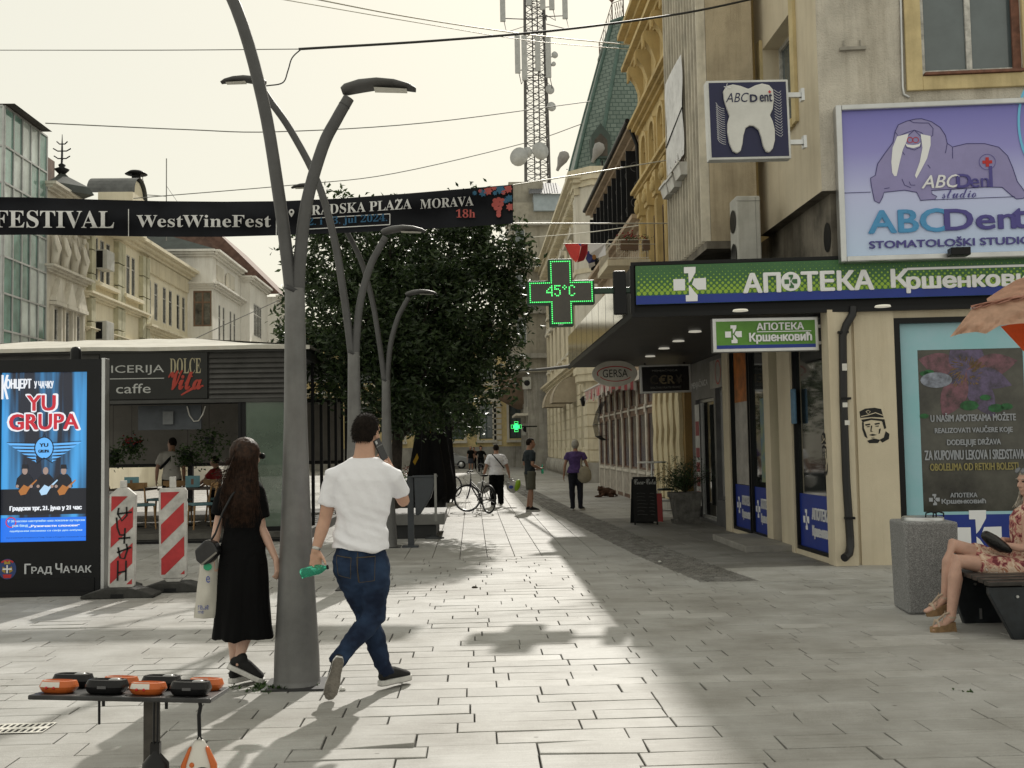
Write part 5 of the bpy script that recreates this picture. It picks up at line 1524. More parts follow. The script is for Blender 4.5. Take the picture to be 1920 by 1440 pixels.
# ------------------------------------------------------------------ ochre ornate building
OX = 4.62
OF_ = Fr((OX, 0, 0), (0, 1, 0), (-1, 0, 0))
Y0, Y1 = 18.85, 28.2
b = thing("ochre_building", "ornate ochre building with arches, scroll brackets and deep cornices", "building", (OX + 2, Y0, 0))
m = MB(); endwalls(m, OX, 12, Y0, Y1, 3.4, 12.6); m.rect(OF_, Y0, Y1, 3.4, 12.6); m.rect(OF_, 22.95, 26.6, 0, 3.4)
part(m, "wall", OCHRE, b)
m = MB(); cornice(m, OF_, Y0 + .3, Y1 - .12, 11.45, .35, .42); part(m, "upper_cornice", OCHRE, b)
m = MB(); cornice(m, OF_, Y0 + .3, Y1 - .12, 9.9, .28, .3); part(m, "middle_cornice", OCHRE, b)
m = MB(); cornice(m, OF_, Y0 + .3, Y1 - .12, 8.1, .25, .26); part(m, "lower_cornice", OCHRE, b)
m = MB(); cornice(m, OF_, Y0 + .3, Y1 - .1, 12.3, .4, .5); part(m, "parapet_cornice", OCHRE, b)
m = MB()
fl = MB()
for i in range(7):
 a = 20.1 + i * 1.2
 # scroll bracket
 pr = [(.0, 9.95 + .25), (.06, 10.25), (.16, 10.4), (.1, 10.7), (.2, 11.0), (.38, 11.25), (.38, 11.44), (.0, 11.44)]
 P = [[OF_.p(a + da, z, c) for c, z in pr] for da in (-.13, .13)]
 n_ = len(pr)
 m.add(P[0] + P[1], [list(range(n_)), list(range(2 * n_ - 1, n_ - 1, -1))] + [[k, (k + 1) % n_, n_ + (k + 1) % n_, n_ + k] for k in range(n_)])
 for k in range(4): m.box(OF_, a - .12 + k * .066, a - .09 + k * .066, 11.06, 11.4, .36, .405)
part(m, "scroll_brackets", OCHRE, b)
m = MB()
for i in range(7):
 a = 19.5 + i * 1.2
 m.box(OF_, a - .3, a + .3, 10.25, 11.3, .003, .035) if i else None
 m.box(OF_, a - .22, a + .22, 10.35, 11.2, .036, .05) if i else None
part(m, "frieze_panels", OCHRE_D, b)
m = MB(); mg = MB()
for i in range(7):
 a = 19.5 + i * 1.2
 archring(m, OF_, a, 9.1, .36, .12, .002, .14); archring(m, OF_, a, 9.1, .25, .06, .003, .07)
 m.box(OF_, a - .48, a - .36, 8.35, 9.1, .002, .14); m.box(OF_, a + .36, a + .48, 8.35, 9.1, .002, .14)
part(m, "blind_arches", OCHRE, b)
m = MB()
for i in range(7):
 a = 19.5 + i * 1.2
 m.shape(OF_, [(a - .25, 8.36), (a + .25, 8.36)] + archpts(a, 9.1, .25), .004)
part(m, "arch_niches", OCHRE_D, b)
m = MB()
for i in range(8):
 a = 18.95 + i * 1.2 + .0
 m.box(OF_, a - .17, a + .17, 4.9, 7.5, .002, .14); m.box(OF_, a - .22, a + .22, 7.5, 8.09, .002, .2); m.box(OF_, a - .26, a + .26, 4.3, 4.9, .002, .2)
 for k in range(4): m.box(OF_, a - .14 + k * .08, a - .1 + k * .08, 5.0, 7.4, .141, .17)
 for k in range(3): m.ell(OF_.p(a - .1 + k * .1, 7.72 + (k % 2) * .12, .22), .07, .07, .13, n=8, m=6)
part(m, "fluted_pilasters", OCHRE, b)
for i in range(7):
 a = 19.55 + i * 1.2
 win(b, OF_, a - .32, a + .32, 5.0, 7.2, .01, mat("dark_wood_frame", (.09, .05, .03), .6, var=.2), GLASS, 2, 2, .06)
m = MB()
for i in range(10): m.box(OF_, 19.2 + i * .95, 19.7 + i * .95, 11.82, 12.28, .002, .07);
part(m, "attic_panels", OCHRE, b)
# ground floor with wavy relief strips
CRM2 = mat("cream_relief", (.68, .59, .38), .8, var=.1, streak=.2)
m = MB(); m.rect(OF_, 22.95, 26.6, .0, 3.38, .004); m.poly([OF_.p(22.95, 0), OF_.p(22.95, 3.4), OF_.p(22.95, 3.4, -.4), OF_.p(22.95, 0, -.4)]); part(m, "ground_floor_wall", mat("brown_ochre_wall", (.30, .195, .075), .8, var=.15, streak=.2), b)
m = MB()
for i in range(5):
 a = 23.35 + i * .74
 L = [(a + .13 + .17 * abs(math.sin(z * 3.3)), z) for z in [k * .08 for k in range(4, 42)]]
 Rr = [(a - .13 - .1 * abs(math.sin(z * 3.3 + .9)), z) for z in [k * .08 for k in range(4, 42)]]
 m.prism(OF_, Rr + L[::-1], .006, .09)
part(m, "wavy_relief", CRM2, b)
m = MB()
for i in range(5):
 a = 23.35 + i * .74
 for k in range(4): m.lathe(OF_.p(a, .75 + k * .78, .09), [(.13, 0), (.13, .05), (.08, .08), (0, .08)], 14, axis=OF_.n)
part(m, "relief_roundels", OCHRE, b)
m = MB(); m.box(OF_, 22.95, 26.6, 0, .3, .005, .14); part(m, "plinth", CONCRETE, b)
# balcony with flower boxes
bal = thing("iron_balcony", "cream wrought iron balcony holding flower boxes on the ochre facade", "balcony", (OX, 26.2, 6.0))
m = MB(); zb0, zb1 = W(1200, 486, 26).z, W(1200, 449, 26).z
m.box(Bx, 3.42, OX - .002, zb0 - .15, zb0, -28.1, -26.0); part(m, "floor_slab", CREAM, bal)
m = MB()
IR = mat("cream_iron", (.66, .62, .52), .6, var=.1)
for z in (zb0 + .04, zb1, zb1 - .12):
 m.tube([V((OX, 26.03, z)), V((3.45, 26.03, z)), V((3.45, 28.05, z))], .012, 5)
for i in range(20):
 p = V((OX - .05 - i * .048, 26.03, zb0)) if i < 20 else None
 m.tube([p, p + Z * (zb1 - zb0)], .006, 4)
for i in range(14): p = V((3.45, 26.1 + i * .14, zb0)); m.tube([p, p + Z * (zb1 - zb0)], .006, 4)
for i in range(5):
 c = V((OX - .15 - i * .19, 26.02, zb0 + .22)); m.tube([c + V((.07 * math.cos(t_ / 12 * 6.283), 0, .07 * math.sin(t_ / 12 * 6.283))) for t_ in range(13)], .006, 4)
part(m, "railing", IR, bal)
for px, lb in ((1180, "red geranium flower box on the left half of the iron balcony"), (1222, "green flower box with few red blooms on the right half of the iron balcony")):
 p = W(px, 450, 26.0)
 t = thing("flower_box", lb, "flower box", p, "flower boxes on the iron balcony")
 f = Fr(p, (1, 0, 0), (0, -1, 0))
 m = MB(); m.box(f, -.22, .22, -.25, .0, -.18, .0); part(m, "box", mat("brown_planter", (.14, .09, .06), .8, var=.1), t, .01)
 m = MB(); leaves(m, [f.p(random.gauss(0, .12), .05 + random.gauss(0, .06), -.09 + random.gauss(0, .06)) for _ in range(220)], .05); part(m, "foliage", LEAFG, t)
 m = MB()
 for _ in range(26 if px == 1180 else 9): m.ell(f.p(random.gauss(0, .14), .1 + random.gauss(0, .06), random.gauss(-.06, .06)), .024, .024, .02, n=6, m=4)
 part(m, "flowers", mat("red_petals", (.3, .03, .03), .6, var=.2), t)

# ------------------------------------------------------------------ brown building with black shutters and wooden shop front
DX = 4.9
DF = Fr((DX, 0, 0), (0, 1, 0), (-1, 0, 0))
Y0, Y1 = 28.25, 39.0
b = thing("shuttered_building", "brown stucco building with open black shutters above a wooden shop front", "building", (DX + 2, Y0, 0))
m = MB(); dops = [(29.2 + i * 2.0, 30.1 + i * 2.0, 7.95, 9.7) for i in range(5)] + [(29.2 + i * 2.0, 30.1 + i * 2.0, 4.6, 6.6) for i in range(5)]
opening_wall(m, DF, Y0, Y1, 3.6, 10.2, dops, .2); endwalls(m, DX, 12, Y0, Y1, 0, 10.2)
m.rect(DF, 26.6, Y1, 0, 3.6, -.3)
part(m, "wall", BROWNB, b)
for o_ in dops: win(b, DF, *o_, -.16, FRAMEW, GLASS, 2, 2, .06)
for i in range(5):
 for a in (29.14 + i * 2.0, 30.16 + i * 2.0):
  m = MB(); m.box(DF, a - .02, a + .02, 7.9, 9.75, .01, .5); m.mi = 1
  sh = Fr(DF.p(a - .025, 8.8, .25), (1, 0, 0), (0, -1, 0))
  m.ring(sh, 0, .5, .13, .02, .003, n=16, t0=0, t1=270); m.ring(sh, 0, -.5, .13, .02, .003, n=16, t0=90, t1=360); m.ring(sh, .05, 0, .08, .02, .003, n=12)
  part(m, "shutter", [BLACKM, mat("grey_iron_scroll", (.09, .09, .09), .5, var=0)], b)
m = MB(); cornice(m, DF, Y0 + .3, Y1, 9.95, .3, .54); part(m, "eaves", BROWNB, b)
m = MB(); cornice(m, DF, Y0 + .3, Y1, 7.45, .35, .5); part(m, "middle_cornice", BROWNB, b)
m = MB(); m.tube([DF.p(Y0 - .1, 10.3, .58), DF.p(Y1 + .2, 10.3, .58)], .07, 8); m.tube([DF.p(Y0 + .12, 10.25, .5), DF.p(Y0 + .12, 9.7, .3), DF.p(Y0 + .12, 3.5, .12)], .055, 8); part(m, "gutter", BLACKM, b)
m = MB(); m.add([V((DX - .6, Y0, 10.28)), V((DX - .6, Y1, 10.28)), V((9, Y1, 13.2)), V((9, Y0, 13.2)), V((13, Y0, 10.28)), V((13, Y1, 10.28))], [(0, 1, 2, 3), (3, 2, 5, 4), (0, 3, 4), (1, 5, 2)]); part(m, "roof", ROOFTILE, b)
# wooden shop front
SH = Fr((4.66, 0, 0), (0, 1, 0), (-1, 0, 0))
BRW = mat("brown_shop_panel", (.17, .085, .05), .45, var=.3, scale=4); WPIL = mat("white_shop_pilaster", (.66, .62, .55), .6, var=.15, scale=4, streak=.2)
m = MB(); m.box(SH, 26.6, Y1, 3.35, 3.6, -.4, .12); m.box(SH, 26.6, Y1, 2.56, 2.61, -.1, .03)
part(m, "shop_lintel", WPIL, b)
for i in range(9):
 a = 26.75 + i * 1.5
 m = MB(); m.box(SH, a - .09, a + .09, .0, 3.34, -.25, .035); m.box(SH, a - .13, a + .13, 2.45, 2.66, .036, .06); part(m, "shop_pilaster", WPIL, b)
 if i < 8:
  m = MB()
  ops = [(a + .25, a + 1.25, .95, 2.4), (a + .25, a + 1.25, 2.7, 3.25)]
  opening_wall(m, SH, a + .09, a + 1.41, 0, 3.34, ops, .03, .0); o = part(m, "shop_panel", BRW, b)
  m = MB(); m.rect(SH, *ops[0], -.028); m.rect(SH, *ops[1], -.028); part(m, "pane", mat("curtained_glass", (.10, .085, .11), .15, var=.35, scale=2.5, spec=.6), o)
  m = MB()
  for k in range(5): m.box(SH, a + .2 + k * .24, a + .28 + k * .24, .12, .9, .002, .03)
  m.box(SH, a + .1, a + 1.4, .78, .86, .031, .06); part(m, "slatted_base", WPIL, b)
# pink fringed awning
aw = thing("fringed_awning", "pink and white striped awning with a long fringe over the wooden shop front", "awning", (4.3, 34, 3.3))
m = MB()
zA = 3.62; zB = 3.42
def awn(a0, a1, lay):
 for i in range(40):
  y0, y1 = a0 + (a1 - a0) * i / 40, a0 + (a1 - a0) * (i + 1) / 40
  m.mi = i % 2
  m.poly([V((4.6, y0, zA)), V((4.6, y1, zA)), V((3.92, y1, zB)), V((3.92, y0, zB))])
  dz = random.uniform(.26, .42)
  m.poly([V((3.92, y0, zB)), V((3.92, y1, zB)), V((3.91 + random.gauss(0, .02), y1, zB - dz)), V((3.91 + random.gauss(0, .02), y0, zB - dz))])
 for i in range(8):
  x0, x1 = 3.92 + .68 * i / 8, 3.92 + .68 * (i + 1) / 8; m.mi = i % 2
  m.poly([V((x0, a0, zB + .02)), V((x1, a0, zB + .05)), V((x1, a0 - .01, zB - random.uniform(.26, .36))), V((x0, a0 - .01, zB - random.uniform(.26, .36)))])
awn(29.5, 36.6, 0)
part(m, "cloth", [mat("awning_pink", (.50, .13, .14), .8, var=.15), mat("awning_white", (.52, .48, .44), .8, var=.15)], aw)
m = MB(); m.tube([V((3.92, 29.5, zB + .03)), V((3.92, 36.6, zB + .03))], .03, 8); part(m, "front_rail", WHITEP, aw)
wl = thing("wall_lantern", "black wrought iron wall lantern bracket at the end of the wooden shop front", "lantern", (4.2, 38.6, 3.2))
m = MB(); p = V((4.66, 38.4, 3.35)); m.tube([p, p + V((-.35, 0, .1)), p + V((-.6, 0, 0))], .02, 6); m.lathe(p + V((-.62, 0, -.35)), [(.05, 0), (.1, .22), (.13, .24), (.02, .36)], 8); part(m, "lantern_body", BLACKM, wl)
gr = thing("window_grille", "bulging black iron window grille under the awning end", "grille", (4.3, 37, 2.4))
m = MB()
for z_, c_ in ((1.9, 4.36), (2.3, 4.28), (2.75, 4.4)): m.tube([V((4.62, 36.3, z_)), V((c_, 36.32, z_)), V((c_, 37.7, z_)), V((4.62, 37.74, z_))], .008, 4)
for i in range(7):
 y = 36.3 + i * .235; m.tube([V((4.6, y, 3.1)), V((4.42, y, 2.75)), V((4.3, y, 2.3)), V((4.38, y, 1.9)), V((4.6, y, 1.75))], .009, 4)
part(m, "bars", BLACKM, gr)

# ------------------------------------------------------------------ cream corner building with green mansard tower
FX = 4.95
FF = Fr((FX, 0, 0), (0, 1, 0), (-1, 0, 0))
Y0, Y1 = 45.0, 69.0
b = thing("cream_corner_building", "cream rusticated corner building with a tall green mansard tower roof", "building", (FX + 2, Y0, 0))
m = MB()
fops = []
for i in range(8):
 a = 46.6 + i * 2.8; fops += [(a, a + 1.15, 1.5, 4.0), (a, a + 1.15, 6.2, 8.4), (a, a + 1.15, 9.6, 11.4)]
opening_wall(m, FF, Y0, Y1, 0, 12.9, fops, .22); endwalls(m, FX, 13, Y0, Y1, 0, 12.9)
part(m, "wall", CREAM, b)
for o_ in fops: win(b, FF, *o_, -.18, FRAMEW, GLASS, 2, 2, .07)
m = MB()
for k in range(8):
 z = .9 + k * .5
 xs = sorted([Y0] + [q for o_ in fops[::3] for q in (o_[0] - .02, o_[1] + .02)] + [Y1])
 for j in range(0, len(xs), 2):
  m.box(FF, xs[j], xs[j + 1], z, z + .455, .002, .05)
 m.box(Bx, FX, 9, z, z + .455, -Y0 + .002, -Y0 + .05)
part(m, "rusticated_courses", CREAM, b)
m = MB(); m.box(FF, Y0 - .1, Y1, 0, .85, .002, .12); m.box(Bx, FX - .12, 9, 0, .85, -Y0 + .002, -Y0 + .12)
for i in range(16): m.ell(FF.p(Y0 + .5 + i * 1.45, .45, .1), .2, .42, .42, n=10, m=6)
part(m, "boulder_plinth", CONCRETE, b)
m = MB(); cornice(m, FF, Y0, Y1, 5.0, .35, .45)
part(m, "string_course", CREAM, b)
m = MB(); cornice(m, FF, Y0, Y1, 12.6, .55, .7)
for i in range(40): m.box(FF, Y0 + i * .6, Y0 + .3 + i * .6, 12.3, 12.58, .002, .4)
part(m, "eaves_cornice", CREAM, b)
m = MB()
for i in range(8):
 a = 46.6 + i * 2.8
 for z in (8.45, 11.45): m.box(FF, a - .2, a + 1.35, z, z + .15, .002, .2); m.prism(FF, [(a - .2, z + .152), (a + 1.35, z + .152), (a + .57, z + .5)], .002, .16)
 for z in (6.05, 9.45): m.box(FF, a - .15, a + 1.3, z, z + .13, .002, .16)
part(m, "window_pediments", PALE, b)
# corner bay
m = MB()
bay = [(FX, 46.8), (FX - .35, 46.3), (FX - .35, 45.2), (FX + .3, 44.5), (FX + 1.9, 44.5), (FX + 2.5, 45.0)]
def extr(mm, poly, z0, z1):
 n_ = len(poly); mm.add([V((x, y, z0)) for x, y in poly] + [V((x, y, z1)) for x, y in poly], [list(range(n_))[::-1], list(range(n_, 2 * n_))] + [[i, (i + 1) % n_, n_ + (i + 1) % n_, n_ + i] for i in range(n_)])
def offs(poly, d):
 cx = sum(p[0] for p in poly) / len(poly); cy = sum(p[1] for p in poly) / len(poly)
 return [(cx + (x - cx) * (1 + d), cy + (y - cy) * (1 + d)) for x, y in poly]
extr(m, bay, 4.9, 12.6)
part(m, "corner_bay", PALE, b)
m = MB(); extr(m, offs(bay, .12), 4.6, 4.9); extr(m, offs(bay, .05), 4.3, 4.6); extr(m, offs(bay, .1), 12.6, 12.85); extr(m, offs(bay, .22), 12.85, 13.1); extr(m, offs(bay, .3), 13.1, 13.35); extr(m, offs(bay, .06), 8.9, 9.1)
part(m, "bay_cornice", CREAM, b)
wf = Fr((FX + .3, 44.5, 0), (1, 0, 0), (0, -1, 0))
for z in (6.0, 9.6): win(b, wf, .35, 1.25, z, z + 2.2, .01, mat("pale_blue_frame", (.42, .45, .47), .6, var=.1), GLASSB, 2, 2, .08)
m = MB();
for z in (8.3, 11.9): m.prism(wf, [(.2, z), (1.4, z), (1.4, z + .12), (.8, z + .4), (.2, z + .12)], .002, .2)
part(m, "bay_pediment", CREAM, b)
GRF = bpy.data.materials.new("green_fish_scale_roof"); GRF.use_nodes = True
n, l = GRF.node_tree.nodes, GRF.node_tree.links
tc = n.new("ShaderNodeTexCoord"); mp = n.new("ShaderNodeMapping"); mp.inputs["Rotation"].default_value = (R(90), 0, 0); l.new(tc.outputs["Object"], mp.inputs[0])
bk = n.new("ShaderNodeTexBrick"); bk.inputs["Scale"].default_value = 1; bk.inputs["Brick Width"].default_value = .28; bk.inputs["Row Height"].default_value = .2; bk.inputs["Mortar Size"].default_value = .022; bk.inputs["Color1"].default_value = (.10, .14, .12, 1); bk.inputs["Color2"].default_value = (.14, .185, .16, 1); bk.inputs["Mortar"].default_value = (.045, .08, .065, 1); l.new(mp.outputs[0], bk.inputs["Vector"])
l.new(bk.outputs["Color"], n["Principled BSDF"].inputs["Base Color"]); n["Principled BSDF"].inputs["Roughness"].default_value = .5
bpn = n.new("ShaderNodeBump"); bpn.inputs["Strength"].default_value = .6; bpn.inputs["Distance"].default_value = .03; bpn.invert = True; l.new(bk.outputs["Fac"], bpn.inputs["Height"]); l.new(bpn.outputs[0], n["Principled BSDF"].inputs["Normal"])
tx0, tz0 = W(1080, 300, 46).x, 13.36
pt = W(1149, 40, 47.5)
base = [(tx0 - .1, 45.2), (10.5, 45.2), (10.5, 55), (tx0 - .1, 55)]
top = [(pt.x, 47.2), (9.0, 47.2), (9.0, 53), (pt.x, 53)]
mid_ = [(tx0 * .68 + pt.x * .32, 45.75), (10.1, 45.75), (10.1, 54.5), (tx0 * .68 + pt.x * .32, 54.5)]
def ch4(p, k):
 (x0, y0), (x1, _), (_, y1), _2 = p
 return [(x0 + k, y0), (x1 - k, y0), (x1, y0 + k), (x1, y1 - k), (x1 - k, y1), (x0 + k, y1), (x0, y1 - k), (x0, y0 + k)]
R0, R1, R2 = ch4(base, .9), ch4(mid_, .75), ch4(top, .45)
m = MB(); z1_, z2_ = tz0 + (pt.z - tz0) * .38, pt.z
m.add([V((x, y, tz0)) for x, y in R0] + [V((x, y, z1_)) for x, y in R1] + [V((x, y, z2_)) for x, y in R2], [(i, (i + 1) % 8, 8 + (i + 1) % 8, 8 + i) for i in range(8)] + [(8 + i, 8 + (i + 1) % 8, 16 + (i + 1) % 8, 16 + i) for i in range(8)] + [list(range(16, 24))])
rf = part(m, "mansard_roof", GRF, b)
m = MB()
for i in range(8): m.tube([V((*R0[i], tz0)), V((*R1[i], z1_)), V((*R2[i], z2_))], .09, 6)
m.tube([V((*R2[i % 8], z2_ + .03)) for i in range(9)], .12, 6); m.tube([V((*R0[i % 8], tz0 + .03)) for i in range(9)], .16, 6)
part(m, "ridge_trim", mat("green_ridge", (.075, .135, .115), .5, var=.15), rf)
m = MB()
for i in range(9):
 p, q = V((*R2[i % 8], z2_)), V((*R2[(i + 1) % 8], z2_))
 m.tube([p, p + Z * .95], .03, 5); m.tube([p + Z * .9, q + Z * .9], .02, 5)
 for k in range(1, 5):
  c = p.lerp(q, k / 5); m.tube([c + Z * .1, p.lerp(q, min(1, (k + 1) / 5)) + Z * .85], .012, 4); m.tube([c + Z * .85, p.lerp(q, min(1, (k + 1) / 5)) + Z * .1], .012, 4)
for p in (R2[0], R2[7]): m.lathe(V((*p, z2_ + .95)), [(.03, 0), (.2, .2), (.22, .35), (.05, .7), (.02, 1.2)], 8)
part(m, "roof_railing", mat("rusty_iron", (.20, .14, .11), .7, var=.2), rf)
dp0 = W(1127, 298, 45.3)
m = MB(); f = Fr(dp0, (1, 0, 0), (0, -1, 0)); m.prism(f, [(-.42, 0), (.42, 0), (.42, 1.0), (0, 1.55), (-.42, 1.0)], -2.0, .1); dm = part(m, "dormer", mat("dormer_dark_green", (.045, .07, .06), .5, var=.15), rf)
m = MB(); m.shape(f, [(-.28, .1), (.28, .1), (.28, .8), (0, 1.1), (-.28, .8)], .103); part(m, "pane", mat("dormer_board", (.09, .075, .06), .7, var=.3), dm)
for px, py, lb in ((1054, 300, "grey siren horn on the parapet at the far left corner of the mansard tower"), (1120, 284, "grey siren horn in front of the mansard dormer")):
 p = W(px, py, 44.6)
 t = thing("siren_horn", lb, "siren", p)
 m = MB(); m.lathe(p, [(.06, -.5), (.09, -.3), (.22, 0), (.24, .25), (.12, .38), (0, .4)], 14, axis=V((.5, -.2, 1))); part(m, "horn", mat("siren_grey", (.30, .29, .28), .5, var=.1), t)
 m = MB(); m.tube([p + V((.2, 0, -.4)), V((p.x + .2, p.y, 13.3))], .04, 6); part(m, "stand", BLACKM, t)
# fan awnings on the cream building
for i, Y in enumerate((50.5, 56.0)):
 p = V((FX, Y, 3.6))
 t = thing("fan_awning", ("nearer" if i == 0 else "farther") + " pleated beige fan awning on the cream corner building", "awning", p, "pleated fan awnings")
 m = MB(); n_ = 10
 for k in range(n_):
  a0, a1 = math.pi * .5 * k / n_, math.pi * .5 * (k + 1) / n_
  def AP(a, y): return V((FX - 1.15 * math.cos(a) - .02, y, 3.6 + 1.25 * math.sin(a)))
  q = .5 * (AP(a0, Y) + AP(a1, Y))
  for (ya, yb_) in ((Y - .95, Y + .95),): m.poly([AP(a0, ya), AP(a0, yb_), AP(a1, yb_), AP(a1, ya)])
  for ya in (Y - .95, Y + .95): m.poly([V((FX, ya, 3.6)), AP(a0, ya), AP((a0 + a1) / 2, ya) * .97 + V((FX, ya, 3.6)) * .03, AP(a1, ya)])
 part(m, "cloth", mat("beige_awning", (.42, .36, .27), .8, var=.1), t)
# small consoles and plates on the rusticated wall
for i in range(3): pass

# ------------------------------------------------------------------ grey block and far end of the street
b = thing("grey_tower_block", "tall grey concrete block with overhanging upper floors at the far right", "building", (4, 69.5, 0))
m = MB(); GX = 3.7
GF2 = Fr((GX, 0, 0), (0, 1, 0), (-1, 0, 0))
gops = [(70.6 + i * 2.2, 71.8 + i * 2.2, z, z + 1.5) for i in range(4) for z in (1.0, 4.2)]
opening_wall(m, GF2, 69.6, 80, 0, 6.4, gops, .2); endwalls(m, GX, 12, 69.6, 80, 0, 6.4)
part(m, "lower_wall", CONCRETE, b)
for o_ in gops: win(b, GF2, *o_, -.16, BLACKM, GLASS, 2, 1, .07)
m = MB(); m.box(Bx, 2.85, 12, 6.4, 17.6, -80, -69.3); m.box(Bx, 2.7, 5, 17.6, 19.2, -78, -70.2); part(m, "upper_block", mat("grey_beige_render", (.37, .345, .29), .9, var=.12, streak=.3), b)
UF2 = Fr((0, 69.3, 0), (1, 0, 0), (0, -1, 0))
m = MB()
for k in range(4): m.box(UF2, 2.6, 6, 7.3 + k * 2.9, 7.6 + k * 2.9, .002, .5)
part(m, "floor_bands", CONCRETE, b)
for k in range(3):
 win(b, UF2, 3.0, 3.7, 8.3 + k * 2.9, 10 + k * 2.9, .004, FRAMEW, GLASSB, 1, 1, .06);
m = MB(); p0, p1 = W(1001, 395, 69), W(1043, 335, 69); m.box(Bx, p0.x, p1.x + .4, p0.z, p1.z - 1, -72, -69.0); rb_ = part(m, "roof_cabin", mat("pale_blue_cabin", (.36, .42, .47), .5, var=.1), b)
m = MB(); m.add([V((p0.x - .3, 68.7, p1.z - 1.05)), V((p1.x + .6, 68.7, p1.z - 1.05)), V((p1.x + .3, 72.2, p1.z + .5)), V((p0.x, 72.2, p1.z + .5))], [(0, 1, 2, 3)])
for i in range(12): x = p0.x - .3 + i * .17; m.tube([V((x, 68.68, p1.z - 1.02)), V((x + .15, 72.2, p1.z + .53))], .02, 4)
part(m, "tin_roof", mat("corrugated_tin", (.13, .135, .15), .7, 0, var=.2), rb_)
# rounded brown bay over the lane
t = b
m = MB(); c = W(955, 740, 76);
prof = [(2.2, 4.2), (2.6, 4.6), (2.7, 6.4), (2.7, 7.0)]
m.lathe(V((c.x + 2.2, 78, 0)), [(1.6, 4.3), (2.9, 5.0), (3.0, 7.2), (3.0, 7.3)], 24); part(m, "rounded_bay", mat("brown_bay", (.22, .155, .11), .7, var=.15), b)
m = MB(); m.box(Bx, 2.9, 3.7, 3.6, 3.75, -76, -69.8); part(m, "flat_canopy", PALE, b)
for i, (px, py, w_, h_, lb) in enumerate(((988, 718, .9, 1.2, 0), (995, 790, .8, 1.1, 0), (986, 805, .8, 1.1, 0))):
 m = MB(); p = W(px, py, 69.4 + i * 1.5); f = Fr(p, (1, 0, 0), (0, -1, 0)); m.box(f, -.28, .28, -.4, .4, -.3, 0); m.mi = 1; m.disc(f, 0, 0, .2, .004, 14)
 tt_ = thing("air_conditioner", ["white air conditioner on the grey block above its flat canopy", "white air conditioner below the flat canopy, upper of two", "white air conditioner below the flat canopy, lower of two"][i], "air conditioner", p)
 part(m, "casing", [mat("ac_white", (.5, .5, .47), .5), BLACKM], tt_)
p = W(968, 800, 66)
t = thing("small_pharmacy_cross", "small glowing green pharmacy cross far down the street", "illuminated sign", p)
f = Fr(p, (1, 0, 0), (0, -1, 0))
m = MB(); m.prism(f, crossp(.33, .13), -.15, 0); part(m, "casing", BLACKM, t)
m = MB(); m.shape(f, crossp(.2, .085), .004); part(m, "lit_cross", mat("bright_green_led", (.05, .6, .1), .4, var=0, emit=1.3, ecol=(.03, 1, .25)), t)
m = MB(); pts = crossp(.31, .11); m.stroke(f, pts + pts[:1], .03, .004); part(m, "lit_border", LED, t)
m = MB(); m.box(f, .33, 1.3, -.04, .04, -.1, -.05); part(m, "arm", BLACKM, t)
# yellow building closing the street
b = thing("yellow_end_building", "yellow stucco building with quoins and tall windows closing the street", "building", (2, 82, 0))
EF2 = Fr((0, 82, 0), (1, 0, 0), (0, -1, 0))
YEL = mat("pale_yellow_stucco", (.68, .55, .28), .8, var=.1, streak=.2)
m = MB(); eops = [(-8.6 + i * 2.3, -7.5 + i * 2.3, 2.2, 4.9) for i in range(8)] + [(-8.6 + i * 2.3, -7.5 + i * 2.3, 6.6, 9) for i in range(8)]
opening_wall(m, EF2, -14, 12, 0, 11, eops, .25); m.poly([V((-14, 82, 11)), V((12, 82, 11)), V((12, 90, 11)), V((-14, 90, 11))])
part(m, "wall", YEL, b)
for o_ in eops: win(b, EF2, *o_, -.2, mat("dark_green_frame", (.04, .07, .065), .6, var=.1), GLASSB, 2, 2, .09)
m = MB(); m.box(EF2, -14, 12, 0, 1.6, .002, .1); part(m, "stone_base", CONCRETE, b)
m = MB()
for o_ in eops: m.box(EF2, o_[0] - .25, o_[1] + .25, o_[2] - .3, o_[2] - .1, .002, .25); m.box(EF2, o_[0] - .2, o_[0] - .02, o_[2] - .08, o_[3] + .1, .002, .08); m.box(EF2, o_[1] + .02, o_[1] + .2, o_[2] - .08, o_[3] + .1, .002, .08); m.box(EF2, o_[0] - .3, o_[1] + .3, o_[3] + .12, o_[3] + .4, .002, .2)
for k in range(12): m.box(EF2, 1.6, 2.3, 1.7 + k * .42, 2.02 + k * .42, .002, .08)
cornice(m, EF2, -14, 12, 5.6, .3, .3); cornice(m, EF2, -14, 12, 10.6, .4, .6)
part(m, "window_surrounds", PALE, b)

# ------------------------------------------------------------------ antenna mast
mx, my = W(1007, 300, 95).x, 95
t = thing("antenna_mast", "tall lattice telecom mast with panel antennas and dishes above the rooftops", "mast", (mx, my, 0))
STL = mat("mast_grey_steel", (.11, .105, .105), .6, 0, var=.15)
hwid = lambda z: 1.15 - .012 * (z - 18)
m = MB()
for sx in (-1, 1):
 for sy in (-1, 1): m.tube([V((mx + sx * hwid(z), my + sy * hwid(z), z)) for z in (14, 25, 35, 47)], .085, 6)
z = 16
while z < 46:
 z2 = z + 1.15; h0_, h1_ = hwid(z), hwid(z2)
 c0_ = [V((mx + sx * h0_, my + sy * h0_, z)) for sx, sy in ((-1, -1), (1, -1), (1, 1), (-1, 1))]; c1_ = [V((mx + sx * h1_, my + sy * h1_, z2)) for sx, sy in ((-1, -1), (1, -1), (1, 1), (-1, 1))]
 for i in range(4):
  j = (i + 1) % 4
  m.tube([c0_[i], c1_[j]], .035, 4); m.tube([c0_[j], c1_[i]], .035, 4); m.tube([c0_[i], c0_[j]], .035, 4)
 z = z2
